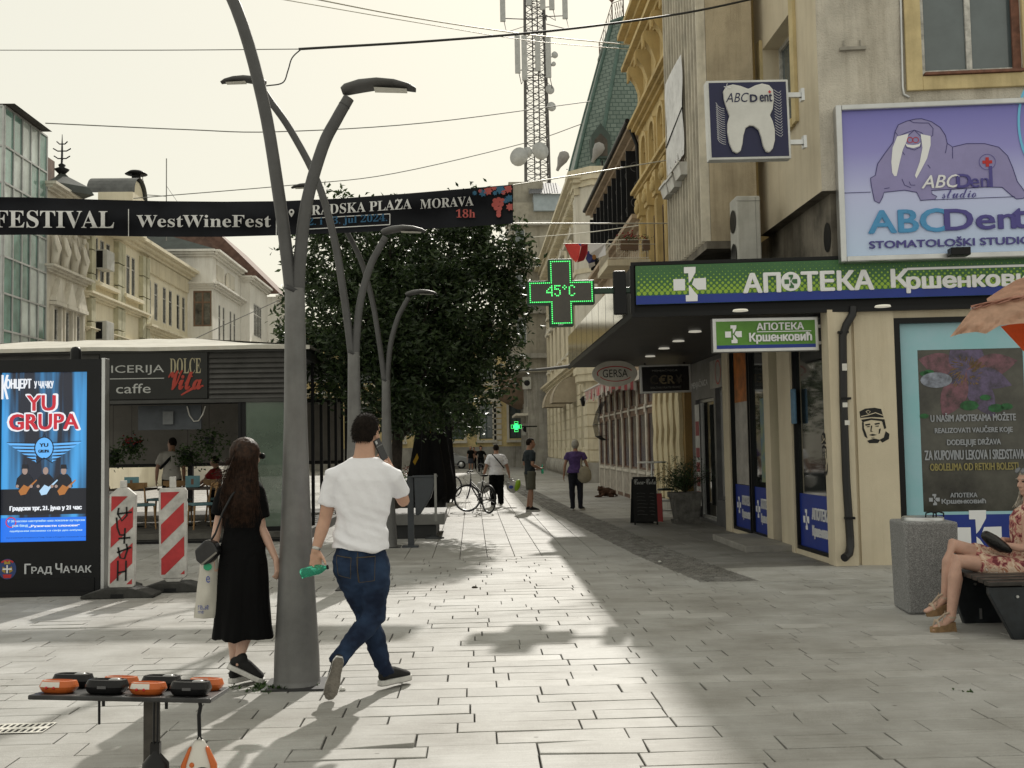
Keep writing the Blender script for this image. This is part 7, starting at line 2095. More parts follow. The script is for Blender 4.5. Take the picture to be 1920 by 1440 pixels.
def fold(amp, sx, sy, sz, seed=0.0):
 def f(p):
  q = V((p.x * sx + seed, p.y * sy, p.z * sz))
  a = noise.noise(q); b = noise.noise(q * 2.3 + V((5, 3, seed)))
  return amp * (a * 1.0 + b * .5 - .35 * abs(a))
 return f
def teefold(p):
 w_ = min(1, max(0, (1.32 - p.z) / .32))
 return 1.5 * (.008 * noise.noise(V((p.x * 9, p.y * 9, p.z * 4))) + w_ * .013 * noise.noise(V((p.x * 5, p.y * 5, p.z * 24 + p.x * 9))) + .007 * noise.noise(V((p.x * 16 + p.z * 9, p.y * 6, p.z * 5))))
def hand(mb, wr, d, nrm, s=1.0, curl=(.35, .4, .3), side=1, thumb=None):
 """palm, four fingers of different lengths and a thumb; nrm is where the palm faces"""
 d = V(d).normalized(); nrm = (V(nrm) - d * V(nrm).dot(d)).normalized(); sd = d.cross(nrm) * side
 wr = V(wr)
 mb.limb([wr - d * .02 * s, wr + d * .03 * s, wr + d * .085 * s], [.016 * s, .017 * s, .014 * s], 10, [.026 * s, .036 * s, .042 * s], nrm)
 for i, L in enumerate((.074, .082, .076, .06)):
  off = (.031 - .0207 * i) * s
  p = wr + d * (.085 - (.006 if i in (0, 3) else 0)) * s + sd * off
  dd = (d + sd * (.09 - .06 * i)).normalized(); pts = [p - dd * .02 * s, p]
  ang = 0
  for j, k in enumerate((.45, .32, .23)):
   ang = curl[j] * (1 + .12 * i)
   ax = dd.cross(nrm).normalized()
   dd = Matrix.Rotation(ang, 3, ax) @ dd
   p = p + dd * L * k * s; pts.append(p)
  mb.limb(pts, [.0095 * s, .0098 * s, .009 * s, .0083 * s, .007 * s], 8)
 p = wr + d * .02 * s + sd * .026 * s
 t1 = V(thumb).normalized() if thumb is not None else (d * .75 + sd * .55 + nrm * .45).normalized()
 q = p + t1 * .045 * s
 t2 = (t1 + d * .35 + nrm * .15).normalized()
 mb.limb([p, q, q + t2 * .032 * s, q + (t2 + nrm * .2).normalized() * .055 * s], [.0135 * s, .0115 * s, .01 * s, .0078 * s], 8)
def headm(mb, c, hf, up, s=1.0, fem=0):
 hf = V(hf).normalized(); up = (V(up) - hf * V(up).dot(hf)).normalized(); rt = hf.cross(up)
 M = Matrix((rt, hf, up)).transposed()
 P = lambda x, y, z: c + (rt * x + hf * y + up * z) * s
 mb.ell(P(0, -.012, .03), .077 * s, .097 * s, .092 * s, M, 20, 14)
 mb.ell(P(0, .026, -.03), .063 * s, .066 * s, .092 * s, M, 18, 12)
 mb.ell(P(0, .062, -.098), .03 * s, .026 * s, .024 * s, M, 10, 8)
 mb.ell(P(0, .075, .03), .055 * s, .02 * s, .016 * s, M, 12, 8)
 mb.limb([P(0, .083, .02), P(0, .102, -.012), P(0, .112, -.032)], [.009 * s, .011 * s, .012 * s], 8)
 mb.ell(P(.012, .098, -.036), .01 * s, .012 * s, .008 * s, M, 8, 6); mb.ell(P(-.012, .098, -.036), .01 * s, .012 * s, .008 * s, M, 8, 6)
 mb.ell(P(0, .088, -.062), .024 * s, .012 * s, .006 * s, M, 10, 6); mb.ell(P(0, .087, -.073), .02 * s, .012 * s, .007 * s, M, 10, 6)
 for x in (-1, 1):
  mb.ell(P(.079 * x, -.008, -.005), .009 * s, .02 * s, .032 * s, M, 10, 8); mb.ell(P(.04 * x, .062, -.02), .022 * s, .02 * s, .02 * s, M, 8, 6)
 return M, P
def hair_shell(mb, c, M, s, k=1.05, low=-.5, seed=0):
 def fn(d):
  face = d.y > .28 and d.z < .42
  v = k + .02 * noise.noise(d * 4 + V((seed, 0, 0)))
  if face: return .82
  lw = low if d.y < -.25 else low * .35
  if d.z < lw - .12: return .8
  if d.z < lw: return .8 + (v - .8) * (d.z - lw + .12) / .12
  return v
 up = M.col[2]; hf = M.col[1]
 mb.ell(c + V(up) * .012 * s - V(hf) * .012 * s, .08 * s, .101 * s, .112 * s, M, 40, 30, fn)

def pose(base, ang, h=1.75, ov=None):
 """joints of a standing figure at base, facing ang degrees clockwise from +Y"""
 k = h / 1.75
 J = dict(pel=(0, 0, .95), neck=(0, -.01, 1.475), head=(0, .035, 1.63), shL=(-.18, 0, 1.40), shR=(.18, 0, 1.40), elL=(-.235, -.03, 1.11), elR=(.235, -.03, 1.11), wrL=(-.24, .05, .86), wrR=(.24, .05, .86),
    hipL=(-.09, 0, .92), hipR=(.09, 0, .92), knL=(-.1, .02, .49), knR=(.1, .02, .49), anL=(-.1, -.03, .09), anR=(.1, -.03, .09), toeL=(-.13, .17, .03), toeR=(.13, .17, .03))
 if ov: J.update(ov)
 a = R(ang); rt = V((math.cos(a), -math.sin(a), 0)); fw = V((math.sin(a), math.cos(a), 0))
 out = {n: V(base) + (rt * v[0] + fw * v[1] + Z * v[2]) * k for n, v in J.items()}
 out["fw"] = fw; out["hf"] = fw; out["k"] = k
 return out
def person(label, J, skin, hair, top, bottom, shoes, vox=.012, group=None, hands=None, sole=None, female=False, hairlow=-.5, build=1.0, hairk=1.05, face=False, collar=None, chestw=None):
 k = J["k"]; fw = J["fw"]; hf = J["hf"]
 rt = fw.cross(Z)
 base = V((J["pel"].x, J["pel"].y, 0)) if 'base' not in J else J['base']
 t = thing("person", label, "person", base, group)
 axis = (J["neck"] - J["pel"])
 def T(u): return J["pel"] + axis * u
 cw = chestw or ((.152 if female else .172) * build)
 ring = [(-.14, .075, .10), (-.02, .10 * build, .155 * build), (.18, .098 * build, .148 * build), (.36, .092 * build, (.118 if female else .140) * build), (.58, .108 * build, cw * .94), (.78, .112 * build, cw), (.90, .092, cw * .88), (.97, .07, .095), (1.04, .056, .06)]
 b = MB()
 sh_ = lambda u: (.86 if (bottom and u < .2) or (top and u < .7) else .95)
 b.limb([T(u) for u, _, _ in ring], [d * k * sh_(u) for u, d, _ in ring], 20, [w_ * k * sh_(u) for u, _, w_ in ring], fw)
 up = (J["head"] - J["neck"]).normalized()
 if J["up"] if "up" in J else None: up = J["up"]
 b.limb([J["neck"] - up * .04, J["neck"] + up * .05, J["head"] - up * .03 * k], [v_ * k * (.9 if female else 1.1) for v_ in (.064, .06, .058)], 14)
 M, P = headm(b, J["head"], hf, up, k)
 for sd in "LR":
  sg = -1 if sd == "L" else 1
  sh, el, wr = J["sh" + sd], J["el" + sd], J["wr" + sd]
  ak = k * build * (.82 if female else 1)
  b.limb([T(.86).lerp(sh, .55), sh, sh.lerp(el, .45), el, el.lerp(wr, .3), wr], [.05 * ak, .057 * ak, .048 * ak, .039 * ak, .041 * ak, .027 * ak], 14)
  d = (wr - el).normalized()
  hh = (hands or {}).get(sd, {})
  hand(b, wr, hh.get("d", d), hh.get("n", (rt * -sg)), k * (.92 if female else 1), hh.get("curl", (.3, .35, .25)), sg * hh.get("flip", 1), hh.get("thumb"))
  hp, kn, an, to = J["hip" + sd], J["kn" + sd], J["an" + sd], J["toe" + sd]
  lk = k * build * (.88 if bottom and bottom['type'] == 'trousers' else 1)
  b.limb([hp.lerp(kn, .1 if bottom else -.05), hp.lerp(kn, .3), kn, kn.lerp(an, .3), an.lerp(kn, .12), an], [.085 * lk, .078 * lk, .054 * lk, .056 * lk, .036 * lk, .036 * lk], 14)
  if shoes: b.limb([an, an - (kn - an).normalized() * .02], [.034 * k, .03 * k], 10)
  else: b.limb([an, an.lerp(to, .5) - Z * .015, to], [.035 * k, .03 * k, .016 * k], 10, [.034 * k, .04 * k, .04 * k])
 place(remesh(b, vox, 3), "body", skin, t)
 if face:
  m = MB()
  for x in (-.031, .031): m.ell(P(x, .084, .008), .014 * k, .008 * k, .0065 * k, M, 10, 6)
  part(m, "eyes", mat("eye_dark", (.03, .02, .015), .2, var=0), t)
  m = MB()
  for x in (-.032, .032): m.ell(P(x, .09, .03), .02 * k, .008 * k, .004 * k, M, 8, 6)
  part(m, "eyebrows", hair or HAIRD, t)
 if hair:
  m = MB(); hair_shell(m, J["head"], M, k, hairk, hairlow, J["pel"].x); part(m, "hair", hair, t)
 if top:
  m = MB()
  g = top.get("loose", .014); lo = top.get("low", -.12)
  rr = [(u, d, w_) for u, d, w_ in ring if u > lo + .04 and u < 1.0]
  rb0 = rr[0]
  hm = top.get("hem", .01)
  rr = [(u, d + hm * max(0, 1 - (u - lo) / .35), w_ + hm * max(0, 1 - (u - lo) / .35)) for u, d, w_ in rr]
  rr = [(lo, max(rb0[1], .1 * build) + hm, max(rb0[2], .15 * build) + hm)] + rr
  rr = rr + [(.985, .068, .085), (1.0, .058, .066)]
  m.tube([T(u) for u, _, _ in rr], [(d + g) * k for _, d, _ in rr], 24, True, True, [(w_ + g) * k for _, _, w_ in rr], fw)
  for sd in "LR":
   sh, el, wr = J["sh" + sd], J["el" + sd], J["wr" + sd]
   ak = k * build * (.85 if female else 1); q = top.get("sleeve", .62); sl = top.get("flare", .016)
   if q > 0:
    m.tube([T(.84).lerp(sh, .3), T(.86).lerp(sh, .75), sh, sh.lerp(el, q * .6), sh.lerp(el, q)], [.075 * ak, .074 * ak, .068 * ak + .3 * sl, .056 * ak + sl * .9, .052 * ak + sl], 16)
  place(remesh(m, vox, 5, top.get("fn") or fold(top.get("fold", .006), *top.get("ff", (9, 9, 14)), J["pel"].x)), top.get("name", "shirt"), top["m"], t)
 if bottom:
  m = MB(); g = bottom.get("loose", .012)
  if bottom["type"] == "skirt":
   m.tube([T(u) for u in (.2, .0)] + [J["pel"] - Z * z * k for z in bottom["z"]], [.105 * k, .12 * k] + [r_ * k for r_ in bottom["d"]], 28, True, True, [.14 * k, .165 * k] + [r_ * k for r_ in bottom["w"]], fw)
  else:
   m.limb([T(.12), T(.04), T(-.06), T(-.2)], [(.094 * build + g * .4) * k, (.102 * build + g * .6) * k, (.1 * build + g) * k, .075 * k], 20, [(.142 * build + g * .4) * k, (.152 * build + g * .6) * k, (.155 * build + g) * k, .09 * k], fw)
   for sd in "LR":
    hp, kn, an = J["hip" + sd], J["kn" + sd], J["an" + sd]
    lk = k * build; f2 = bottom.get("flare", .014)
    if bottom["type"] == "trousers":
     m.tube([hp + (hp - kn).normalized() * .08, hp, hp.lerp(kn, .3), kn.lerp(hp, .12), kn, kn.lerp(an, .3), an.lerp(kn, .15), an - (an - kn).normalized() * -.03], [.06 * lk + g, .088 * lk + g, .082 * lk + g, .06 * lk + g, .058 * lk + g, .058 * lk + g, .042 * lk + f2 * 1.1, .045 * lk + f2], 16)
    else:
     e = hp.lerp(kn, bottom.get("to", .9)); m.tube([hp + (hp - kn).normalized() * .04, hp.lerp(kn, .4), e], [.088 * lk + g, .08 * lk + g, .07 * lk + g + f2], 16)
  place(remesh(m, vox, 4, fold(bottom.get("fold", .006), *bottom.get("ff", (14, 14, 18)), J["pel"].y)), bottom.get("name", "trousers"), bottom["m"], t)
 if shoes:
  for sd in "LR":
   an, to = J["an" + sd], J["toe" + sd]
   shoe(t, an, to, k, J.get("fu" + sd), shoes, vox, sole)
 return t, M, P
def shoe(t, an, to, k, fu, mt, vox, sole):
 """fu is the foot's own up"""
 up = V(fu).normalized() if fu is not None else Z
 f = (to - an); f = (f - up * f.dot(up)).normalized(); sdv = f.cross(up)
 heel = an - f * .05 * k - up * .062 * k
 L = .275 * k
 fr = Fr(heel, f, up, sdv)
 outl = [(0, -.02), (.03, -.034), (.1, -.033), (.18, -.044), (.235, -.042), (.268, -.022), (.275, .0), (.265, .024), (.23, .042), (.17, .044), (.1, .034), (.03, .034), (0, .02)]
 m = MB(); m.prism(fr, [(a * k, b * k) for a, b in outl], -.022 * k, .012 * k)
 m.mi = 1; m.shape(fr, [(a * k, b * k) for a, b in outl], -.0225 * k)
 P = lambda a, b, c: fr.p(a * k, b * k, c * k)
 so_ = MB(); so_.limb([P(.03, 0, .035), P(.06, 0, .05), P(.12, 0, .045), P(.19, 0, .028), P(.235, 0, .018)], [.032 * k, .042 * k, .04 * k, .03 * k, .022 * k], 14, [.032 * k, .036 * k, .038 * k, .041 * k, .038 * k], up)
 so_.limb([P(.05, 0, .05), an + (an - heel).normalized() * .02], [.04 * k, .04 * k], 12)
 o = place(remesh(so_, min(vox, .009), 2), "shoe", mt, t); ORG[o.name] = ORG[t.name]
 part(m, "sole", [sole or SOLEW, SOLEG], o, .006 * k)

# --- man in the white T-shirt
YM = 7.1
J = dict(k=1.04, pel=W(676, 1046, YM), neck=W(683, 858, YM), head=W(688, 812, YM + .02), shL=W(627, 893, YM), shR=W(737, 895, YM), elL=W(609, 975, YM + .02), wrL=W(592, 1032, YM - .04), elR=W(757, 940, YM + .12), wrR=W(735, 884, YM + .2),
   hipL=W(652, 1058, YM), hipR=W(702, 1058, YM), knR=W(703, 1152, YM + .03), anR=W(633, 1238, YM - .13), toeR=W(620, 1296, YM - .17), knL=W(690, 1160, YM + .14), anL=W(722, 1259, YM + .13), toeL=W(748, 1279, YM + .22), fw=V((.12, .99, 0)).normalized(), hf=V((.42, .9, -.08)).normalized(), fuR=V((-.12, .985, .18)), fuL=V((0, 0, 1)))
t, M, P = person("man in white T-shirt and dark blue jeans talking on a phone beside a lamp pole", J, SKIN, HAIRD, dict(m=TEE, low=.085, loose=.016, hem=.016, sleeve=.66, flare=.014, fold=.02, fn=teefold, name="tshirt"), dict(type="trousers", m=DENIM, loose=.014, flare=.008, fold=.010, ff=(10, 10, 15), name="jeans"), SHOEB, .008,
    hands={"L": dict(d=(0, -.1, -1), n=(.12, -.95, .15), curl=(.7, 1.0, .9), thumb=(.55, -.65, -.6)), "R": dict(d=(-.42, -.05, .9), n=(-.75, -.55, -.2), curl=(.25, .5, .4), thumb=(-.35, -.75, .45))}, hairlow=-.62, build=1.03, hairk=1.04, chestw=.182)
man = t
def onsurf(ob, fr, a, b, d=.004):
 """the point of a garment seen from outside along -n of the frame"""
 bv = SURF.get(ob.name)
 if not bv:
  me = ob.data; o_ = ORG[man.name] if ob.parent is None else ORG[ob.parent.name]
  bv = SURF[ob.name] = BVHTree.FromPolygons([v.co + o_ for v in me.vertices], [list(p.vertices) for p in me.polygons])
 hit = bv.ray_cast(fr.p(a, b, .5), -fr.n)
 return hit[0] + fr.n * d if hit[0] is not None else None
SURF = {}
je = [o for o in C.objects if o.parent == man and o.name.startswith("jeans")][0]
m = MB(); mp_ = MB()
for x0, y0, x1, y1, x2, y2, x3, y3 in ((633, 1040, 662, 1043, 660, 1082, 637, 1076), (672, 1042, 706, 1040, 705, 1085, 676, 1090)):
 f = Fr(W(x0, y0, YM), (1, 0, 0), (0, -1, 0)); q = [f.ab(x0, y0), f.ab(x1, y1), f.ab(x2, y2), f.ab(x3, y3), f.ab(x0, y0)]
 for i in range(4):
  L = []
  for j in range(9):
   a = V(q[i]).lerp(V(q[i + 1]), j / 8); s_ = onsurf(je, f, a.x, a.y, .002)
   if s_: L.append(s_)
  if len(L) > 2: m.tube(L, .0016 if i else .003, 4)
f = Fr(W(676, 1035, YM), (1, 0, 0), (0, -1, 0)); L = [onsurf(je, f, *f.ab(674 + .5 * math.sin(j), 1033 + j * 8), .002) for j in range(8)]; L = [x for x in L if x]
m.tube(L, .0022, 4)
part(m, "pocket_stitching", STITCH, man)
# watch and tattoo
m = MB(); wv = (J["wrL"] - J["elL"]).normalized(); m.lathe(J["wrL"] - wv * .012, [(.0275, -.011), (.031, -.008), (.031, .008), (.0275, .011)], 20, axis=wv); part(m, "wrist_watch", mat("watch_steel", (.5, .5, .48), .3, .8, var=.1), man)
m = MB(); bo = [o for o in C.objects if o.parent == man and o.name.startswith("body")][0]
f = Fr(W(618, 940, YM), (1, 0, 0), (0, -1, 0))
for k_ in range(16):
 x, y = 613 + random.uniform(0, 10), 934 + random.uniform(0, 14)
 s_ = [onsurf(bo, f, *f.ab(x + a, y + b), .0015) for a, b in ((0, 0), (2.2, 1), (1.5, 3), (-.8, 2))]
 if all(s_): m.poly(s_)
if m.v: part(m, "tattoo", mat("tattoo_ink", (.07, .06, .06), .6, var=.2), man)
hs = [o for o in C.objects if o.parent == man and o.name.startswith("hair")][0]
m = MB(); o_ = ORG[man.name]; hc = J["head"]
for p in hs.data.polygons:
 c = p.center + o_; r_ = c - hc
 if r_.length > .084:
  for _ in range(2):
   d = (p.normal * .6 - Z * .75 + V((random.gauss(0, .25), random.gauss(0, .25), random.gauss(0, .2)))).normalized(); q = c + V((random.gauss(0, .003), random.gauss(0, .003), random.gauss(0, .003)))
   m.tube([q - p.normal * .002, q + d * .008, q + d * .015 - p.normal * .002], [.0014, .0012, .0003], 3, False)
part(m, "short_strands", HAIRD, hs)
# phone
pa, pb_ = W(722, 862, YM + .02), W(706, 826, YM + .0)
ph = thing("mobile_phone", "black mobile phone held to the ear of the man in white", "phone", pa)
pu = (pb_ - pa).normalized(); pn = V((.8, -.55, .25)); pn = (pn - pu * pn.dot(pu)).normalized()
pf = Fr(pa, pn.cross(pu), pn, pu); m = MB(); m.box(pf, -.036, .036, 0, .148, -.005, .005); part(m, "casing", mat("phone_black", (.012, .012, .014), .2, var=0), ph, .003)
m = MB(); m.box(pf, .008, .03, .118, .14, .0055, .007); m.box(pf, -.036, .036, .1, .102, .0052, .006); part(m, "camera_lens", GLASS, ph)
# green bottle in the left hand
ba, bb_ = W(563, 1076, YM - .10), W(616, 1063, YM - .09)
bt = thing("plastic_bottle", "green translucent plastic bottle held low by the man in white", "bottle", ba)
ax = (bb_ - ba); L_ = ax.length
BG = mat("green_bottle_plastic", (.12, .72, .5), .08, var=0, trans=.85, ior=1.2)
m = MB(); m.lathe(ba, [(.018, 0), (.03, .006), (.033, .02), (.031, .035), (.033, .05), (.032, L_ * .5), (.034, L_ * .62), (.028, L_ * .74), (.014, L_ * .88), (.012, L_ * .94)], 20, axis=ax); part(m, "bottle_body", BG, bt)
m = MB(); m.lathe(ba, [(.0145, L_ * .93), (.0145, L_)], 14, axis=ax); part(m, "cap", BLACKM, bt)

# --- woman with long hair in a black dress
YW = 7.42
J = dict(k=.985, pel=W(455, 1050, YW), neck=W(455, 897, YW), head=W(463, 856, YW + .01), shL=W(424, 920, YW), shR=W(480, 921, YW), elL=W(408, 985, YW), wrL=W(398, 1050, YW - .03), elR=W(491, 990, YW), wrR=W(518, 1050, YW - .03),
   hipL=W(440, 1060, YW), hipR=W(472, 1060, YW), knL=W(440, 1160, YW + .06), anL=W(441, 1256, YW + .02), toeL=W(462, 1272, YW + .1), knR=W(468, 1160, YW + .05), anR=W(448, 1236, YW - .05), toeR=W(476, 1262, YW - .03), fw=V((.2, .98, 0)).normalized(), hf=V((.55, .83, -.02)).normalized(), fuR=V((.45, -.1, .88)))
t, M, P = person("long-haired woman in a midi black dress and sneakers walking left of the nearest lamp pole", J, mat("skin_pale", (.56, .36, .28), .5, var=.05, scale=14, sss=.08), None, dict(m=BLKCLOTH, low=-.05, loose=.016, sleeve=.72, flare=.026, fold=.008, name="dress_top"), dict(type="skirt", m=BLKCLOTH, z=(.14, .3, .44, .535), d=(.135, .15, .165, .18), w=(.178, .19, .20, .212), fold=.02, ff=(9, 9, 1.2), name="dress_skirt"), SHOEB, .008, female=True,
    hands={"L": dict(d=(-.05, 0, -1), n=(.6, .6, 0), curl=(1.1, 1.0, .8)), "R": dict(d=(.2, -.05, -1), n=(-.7, .4, 0), curl=(.35, .4, .3))}, build=.95)
wom = t
m = MB(); hd = J["head"]; m.ell(hd + Z * .028 - J["hf"] * .022, .093, .112, .106, M, 24, 18)
HP = [(465, 822, .02, .025), (464, 829, .055, .062), (463, 838, .078, .088), (458, 870, .085, .092), (453, 905, .10, .118), (450, 940, .095, .128), (449, 962, .075, .12), (447, 978, .04, .09)]
m.tube([W(x, y, YW - .055) for x, y, _, _ in HP], [d for _, _, d, _ in HP], 28, True, True, [w_ for *_, w_ in HP], V((.2, .98, 0)))
o = place(remesh(m, .008, 3, fold(.005, 55, 55, 4)), "hair", HAIRB, wom)
m = MB()
random.seed(5)
for _ in range(750):
 x = min(484, max(418, random.gauss(452, 19))); y0 = random.uniform(850, 900); L = random.uniform(60, 110); sw = random.gauss(-2, 7)
 dY = YW - .055 - .125 * math.sqrt(max(0, 1 - ((x - 452) / 42) ** 2))
 m.tube([W(x * .5 + 231, y0 - 12, YW - .11), W(x, y0 + L * .4, dY + .012), W(x + sw * .6, y0 + L * .75, dY + .02), W(x + sw, min(990, y0 + L), dY + .03)], [.0008, .0014, .0012, .0005], 3)
for _ in range(34):
 y0 = random.uniform(858, 905); x0 = 434 - (y0 - 860) * .3; dx = random.uniform(8, 32)
 m.tube([W(x0 + 4, y0, YW - .06), W(x0 - dx * .5, y0 + random.uniform(-4, 12), YW - .08), W(x0 - dx, y0 + random.uniform(-8, 22), YW - .09)], [.0025, .0018, .0006], 4)
part(m, "hair_strands", HAIRB, o)
m = MB(); m.ell(P(.045, .1, .008), .03, .014, .022, M, 12, 8); m.ell(P(-.04, .1, .008), .03, .014, .022, M, 12, 8); part(m, "sunglasses", BLACKM, wom)
# her shoulder bag, its strap and the plastic carrier bag
o = W(390, 1035, YW - .07)
bg_ = thing("shoulder_bag", "small dark shoulder bag at the left hip of the woman in black", "bag", o)
f = Fr(o, (.78, 0, .62), (-.1, -1, 0), (-.62, 0, .78))
m = MB(); m.prism(f, [(-.075, -.05), (-.02, -.075), (.07, -.05), (.085, .02), (.05, .07), (-.05, .06), (-.085, 0)], -.05, .05); part(m, "bag_body", mat("dark_leather", (.022, .022, .024), .35, var=.2, scale=10), bg_, .015)
m = MB(); m.box(f, -.07, .06, -.052, -.04, .051, .056); part(m, "pale_trim", mat("grey_leather", (.2, .19, .17), .5, var=.2), bg_)
m = MB(); m.tube([f.p(.07, .05, .0), W(404, 1000, YW - .11), W(418, 960, YW - .16), W(434, 930, YW - .17), W(452, 905, YW - .13)], .011, 6, rb=.004); part(m, "strap", BLACKM, bg_)
o = W(386, 1095, YW - .02)
pb = thing("carrier_bag", "pale plastic carrier bag with blue print hanging from the woman in black", "carrier bag", o)
f = Fr(o, (1, 0, 0), (0, -1, 0)); k_ = YW / 2000
def bq(x, y): return ((x - 386) * k_, -(y - 1095) * k_)
L = [(377, 1040), (392, 1040), (410, 1046), (413, 1100), (412, 1157), (366, 1155), (362, 1148), (368, 1100)]
NXX, NZZ = 10, 14
def bgp(u, v, s_):
 x0, x1 = 377 - 13 * v, 408 + 6 * v
 x = x0 + (x1 - x0) * u; y = 1042 + 114 * v
 th = .07 * math.sin(math.pi * min(1, max(0, u))) * (.35 + .65 * math.sin(math.pi * min(1, v * .75 + .1))) + .012 * noise.noise(V((u * 4, v * 5, s_)))
 return f.p(*bq(x, y), s_ * th)
m = MB()
for s_ in (1, -1):
 P_ = [bgp(i / NXX, j / NZZ, s_) for j in range(NZZ + 1) for i in range(NXX + 1)]
 m.add(P_, [(j * (NXX + 1) + i, j * (NXX + 1) + i + 1, (j + 1) * (NXX + 1) + i + 1, (j + 1) * (NXX + 1) + i) for j in range(NZZ) for i in range(NXX)], True)
m.poly([bgp(i / NXX, 1, 1) for i in range(NXX + 1)] + [bgp(i / NXX, 1, -1) for i in range(NXX, -1, -1)])
part(m, "bag_body", mat("pale_bag_plastic", (.50, .48, .43), .45, var=.08, scale=4, trans=.0), pb)
m = MB(); m.text(f, "reuse", *bq(376, 1139), *bq(395, 1131), c=.062); m.text(f, "me", *bq(376, 1146), *bq(386, 1141), c=.062); m.text(f, "e", *bq(392, 1090), *bq(399, 1078), c=.085); part(m, "blue_print", mat("bag_blue_print", (.03, .06, .3), .5, var=0), pb)
m = MB(); m.disc(f, *bq(394, 1062), .03, .07, 9, .025); part(m, "green_print", mat("bag_green_print", (.02, .3, .15), .5, var=0), pb)
m = MB()
for dx in (-.03, .02): m.tube([f.p(*bq(386, 1046)) + V((dx, 0, 0)), J["wrL"] - Z * .06], .006, 5)
part(m, "handles", mat("pale_bag_plastic", (.5, .48, .43), .45), pb)
# laces
# --- seated woman on the bench
YS = 8.95
FLOR = bpy.data.materials.new("floral_dress"); FLOR.use_nodes = True
def _flo():
 n, l = FLOR.node_tree.nodes, FLOR.node_tree.links
 tc = n.new("ShaderNodeTexCoord"); t = n.new("ShaderNodeTexNoise"); t.inputs["Scale"].default_value = 11; t.inputs["Detail"].default_value = 6; t.inputs["Distortion"].default_value = 1.2; l.new(tc.outputs["Object"], t.inputs[0])
 r = n.new("ShaderNodeValToRGB"); r.color_ramp.interpolation = 'CONSTANT'; e = r.color_ramp.elements; e[0].position = 0; e[0].color = (.14, .02, .03, 1); e[1].position = .42; e[1].color = (.36, .13, .12, 1)
 for p_, c_ in ((.48, (.52, .36, .27, 1)), (.54, (.6, .47, .37, 1)), (.6, (.33, .14, .08, 1)), (.65, (.62, .55, .5, 1))):
  q = e.new(p_); q.color = c_
 l.new(t.outputs["Fac"], r.inputs[0]); l.new(r.outputs[0], n["Principled BSDF"].inputs["Base Color"]); n["Principled BSDF"].inputs["Roughness"].default_value = .8
_flo()
WEDGE = mat("cork_wedge", (.30, .19, .10), .8, var=.2, scale=20); SANDAL = mat("beige_sandal", (.44, .35, .27), .6, var=.1)
fwS = V((-1, -.05, 0)).normalized()
J = dict(k=.96, pel=W(1918, 1058, YS), neck=W(1931, 948, YS), head=W(1928, 903, YS), shL=W(1928, 972, YS - .16), shR=W(1930, 968, YS + .16), elL=W(1925, 1030, YS - .2), elR=W(1922, 1020, YS + .2), wrL=W(1885, 1022, YS - .1), wrR=W(1880, 1012, YS + .05),
   hipL=W(1905, 1068, YS - .09), hipR=W(1905, 1064, YS + .09), knL=W(1795, 1052, YS - .1), anL=W(1783, 1158, YS - .12), toeL=W(1748, 1180, YS - .15), knR=W(1784, 1022, YS - .02), anR=W(1772, 1122, YS + .02), toeR=W(1736, 1146, YS + .0), fw=fwS, hf=V((-.97, -.25, -.05)).normalized())
J["up"] = V((.05, 0, 1))
t, M, P = person("woman in a pink floral dress sitting cross-legged on the bench", J, mat("skin_rosy", (.52, .32, .25), .5, var=.08, scale=10, sss=.08), HAIRS, dict(m=FLOR, low=-.1, loose=.012, sleeve=0, fold=.005, name="dress_top"), None, None, .008, female=True, face=True,
    hands={"L": dict(d=(-.9, .3, .05), n=(0, .3, -1), curl=(.5, .5, .4)), "R": dict(d=(-.8, -.5, -.1), n=(0, 0, -1), curl=(.5, .5, .4))}, hairlow=-.75, build=1.14)
sw_ = t
m = MB()
m.limb([J["pel"] + Z * .05, J["pel"] - Z * .04], [.125, .13], 18, [.17, .18], fwS)
m.tube([J["hipL"].lerp(J["knL"], -.1), J["hipL"].lerp(J["knL"], .35), J["hipL"].lerp(J["knL"], .66)], [.105, .1, .09], 16); m.tube([J["hipR"].lerp(J["knR"], -.1), J["hipR"].lerp(J["knR"], .35), J["hipR"].lerp(J["knR"], .7)], [.105, .098, .085], 16)
m.tube([J["hipL"].lerp(J["hipR"], .5).lerp(J["knL"].lerp(J["knR"], .5), u) for u in (0, .3, .62)], [.1, .09, .08], 14)
place(remesh(m, .01, 4, fold(.008, 10, 10, 10)), "dress_skirt", FLOR, sw_)
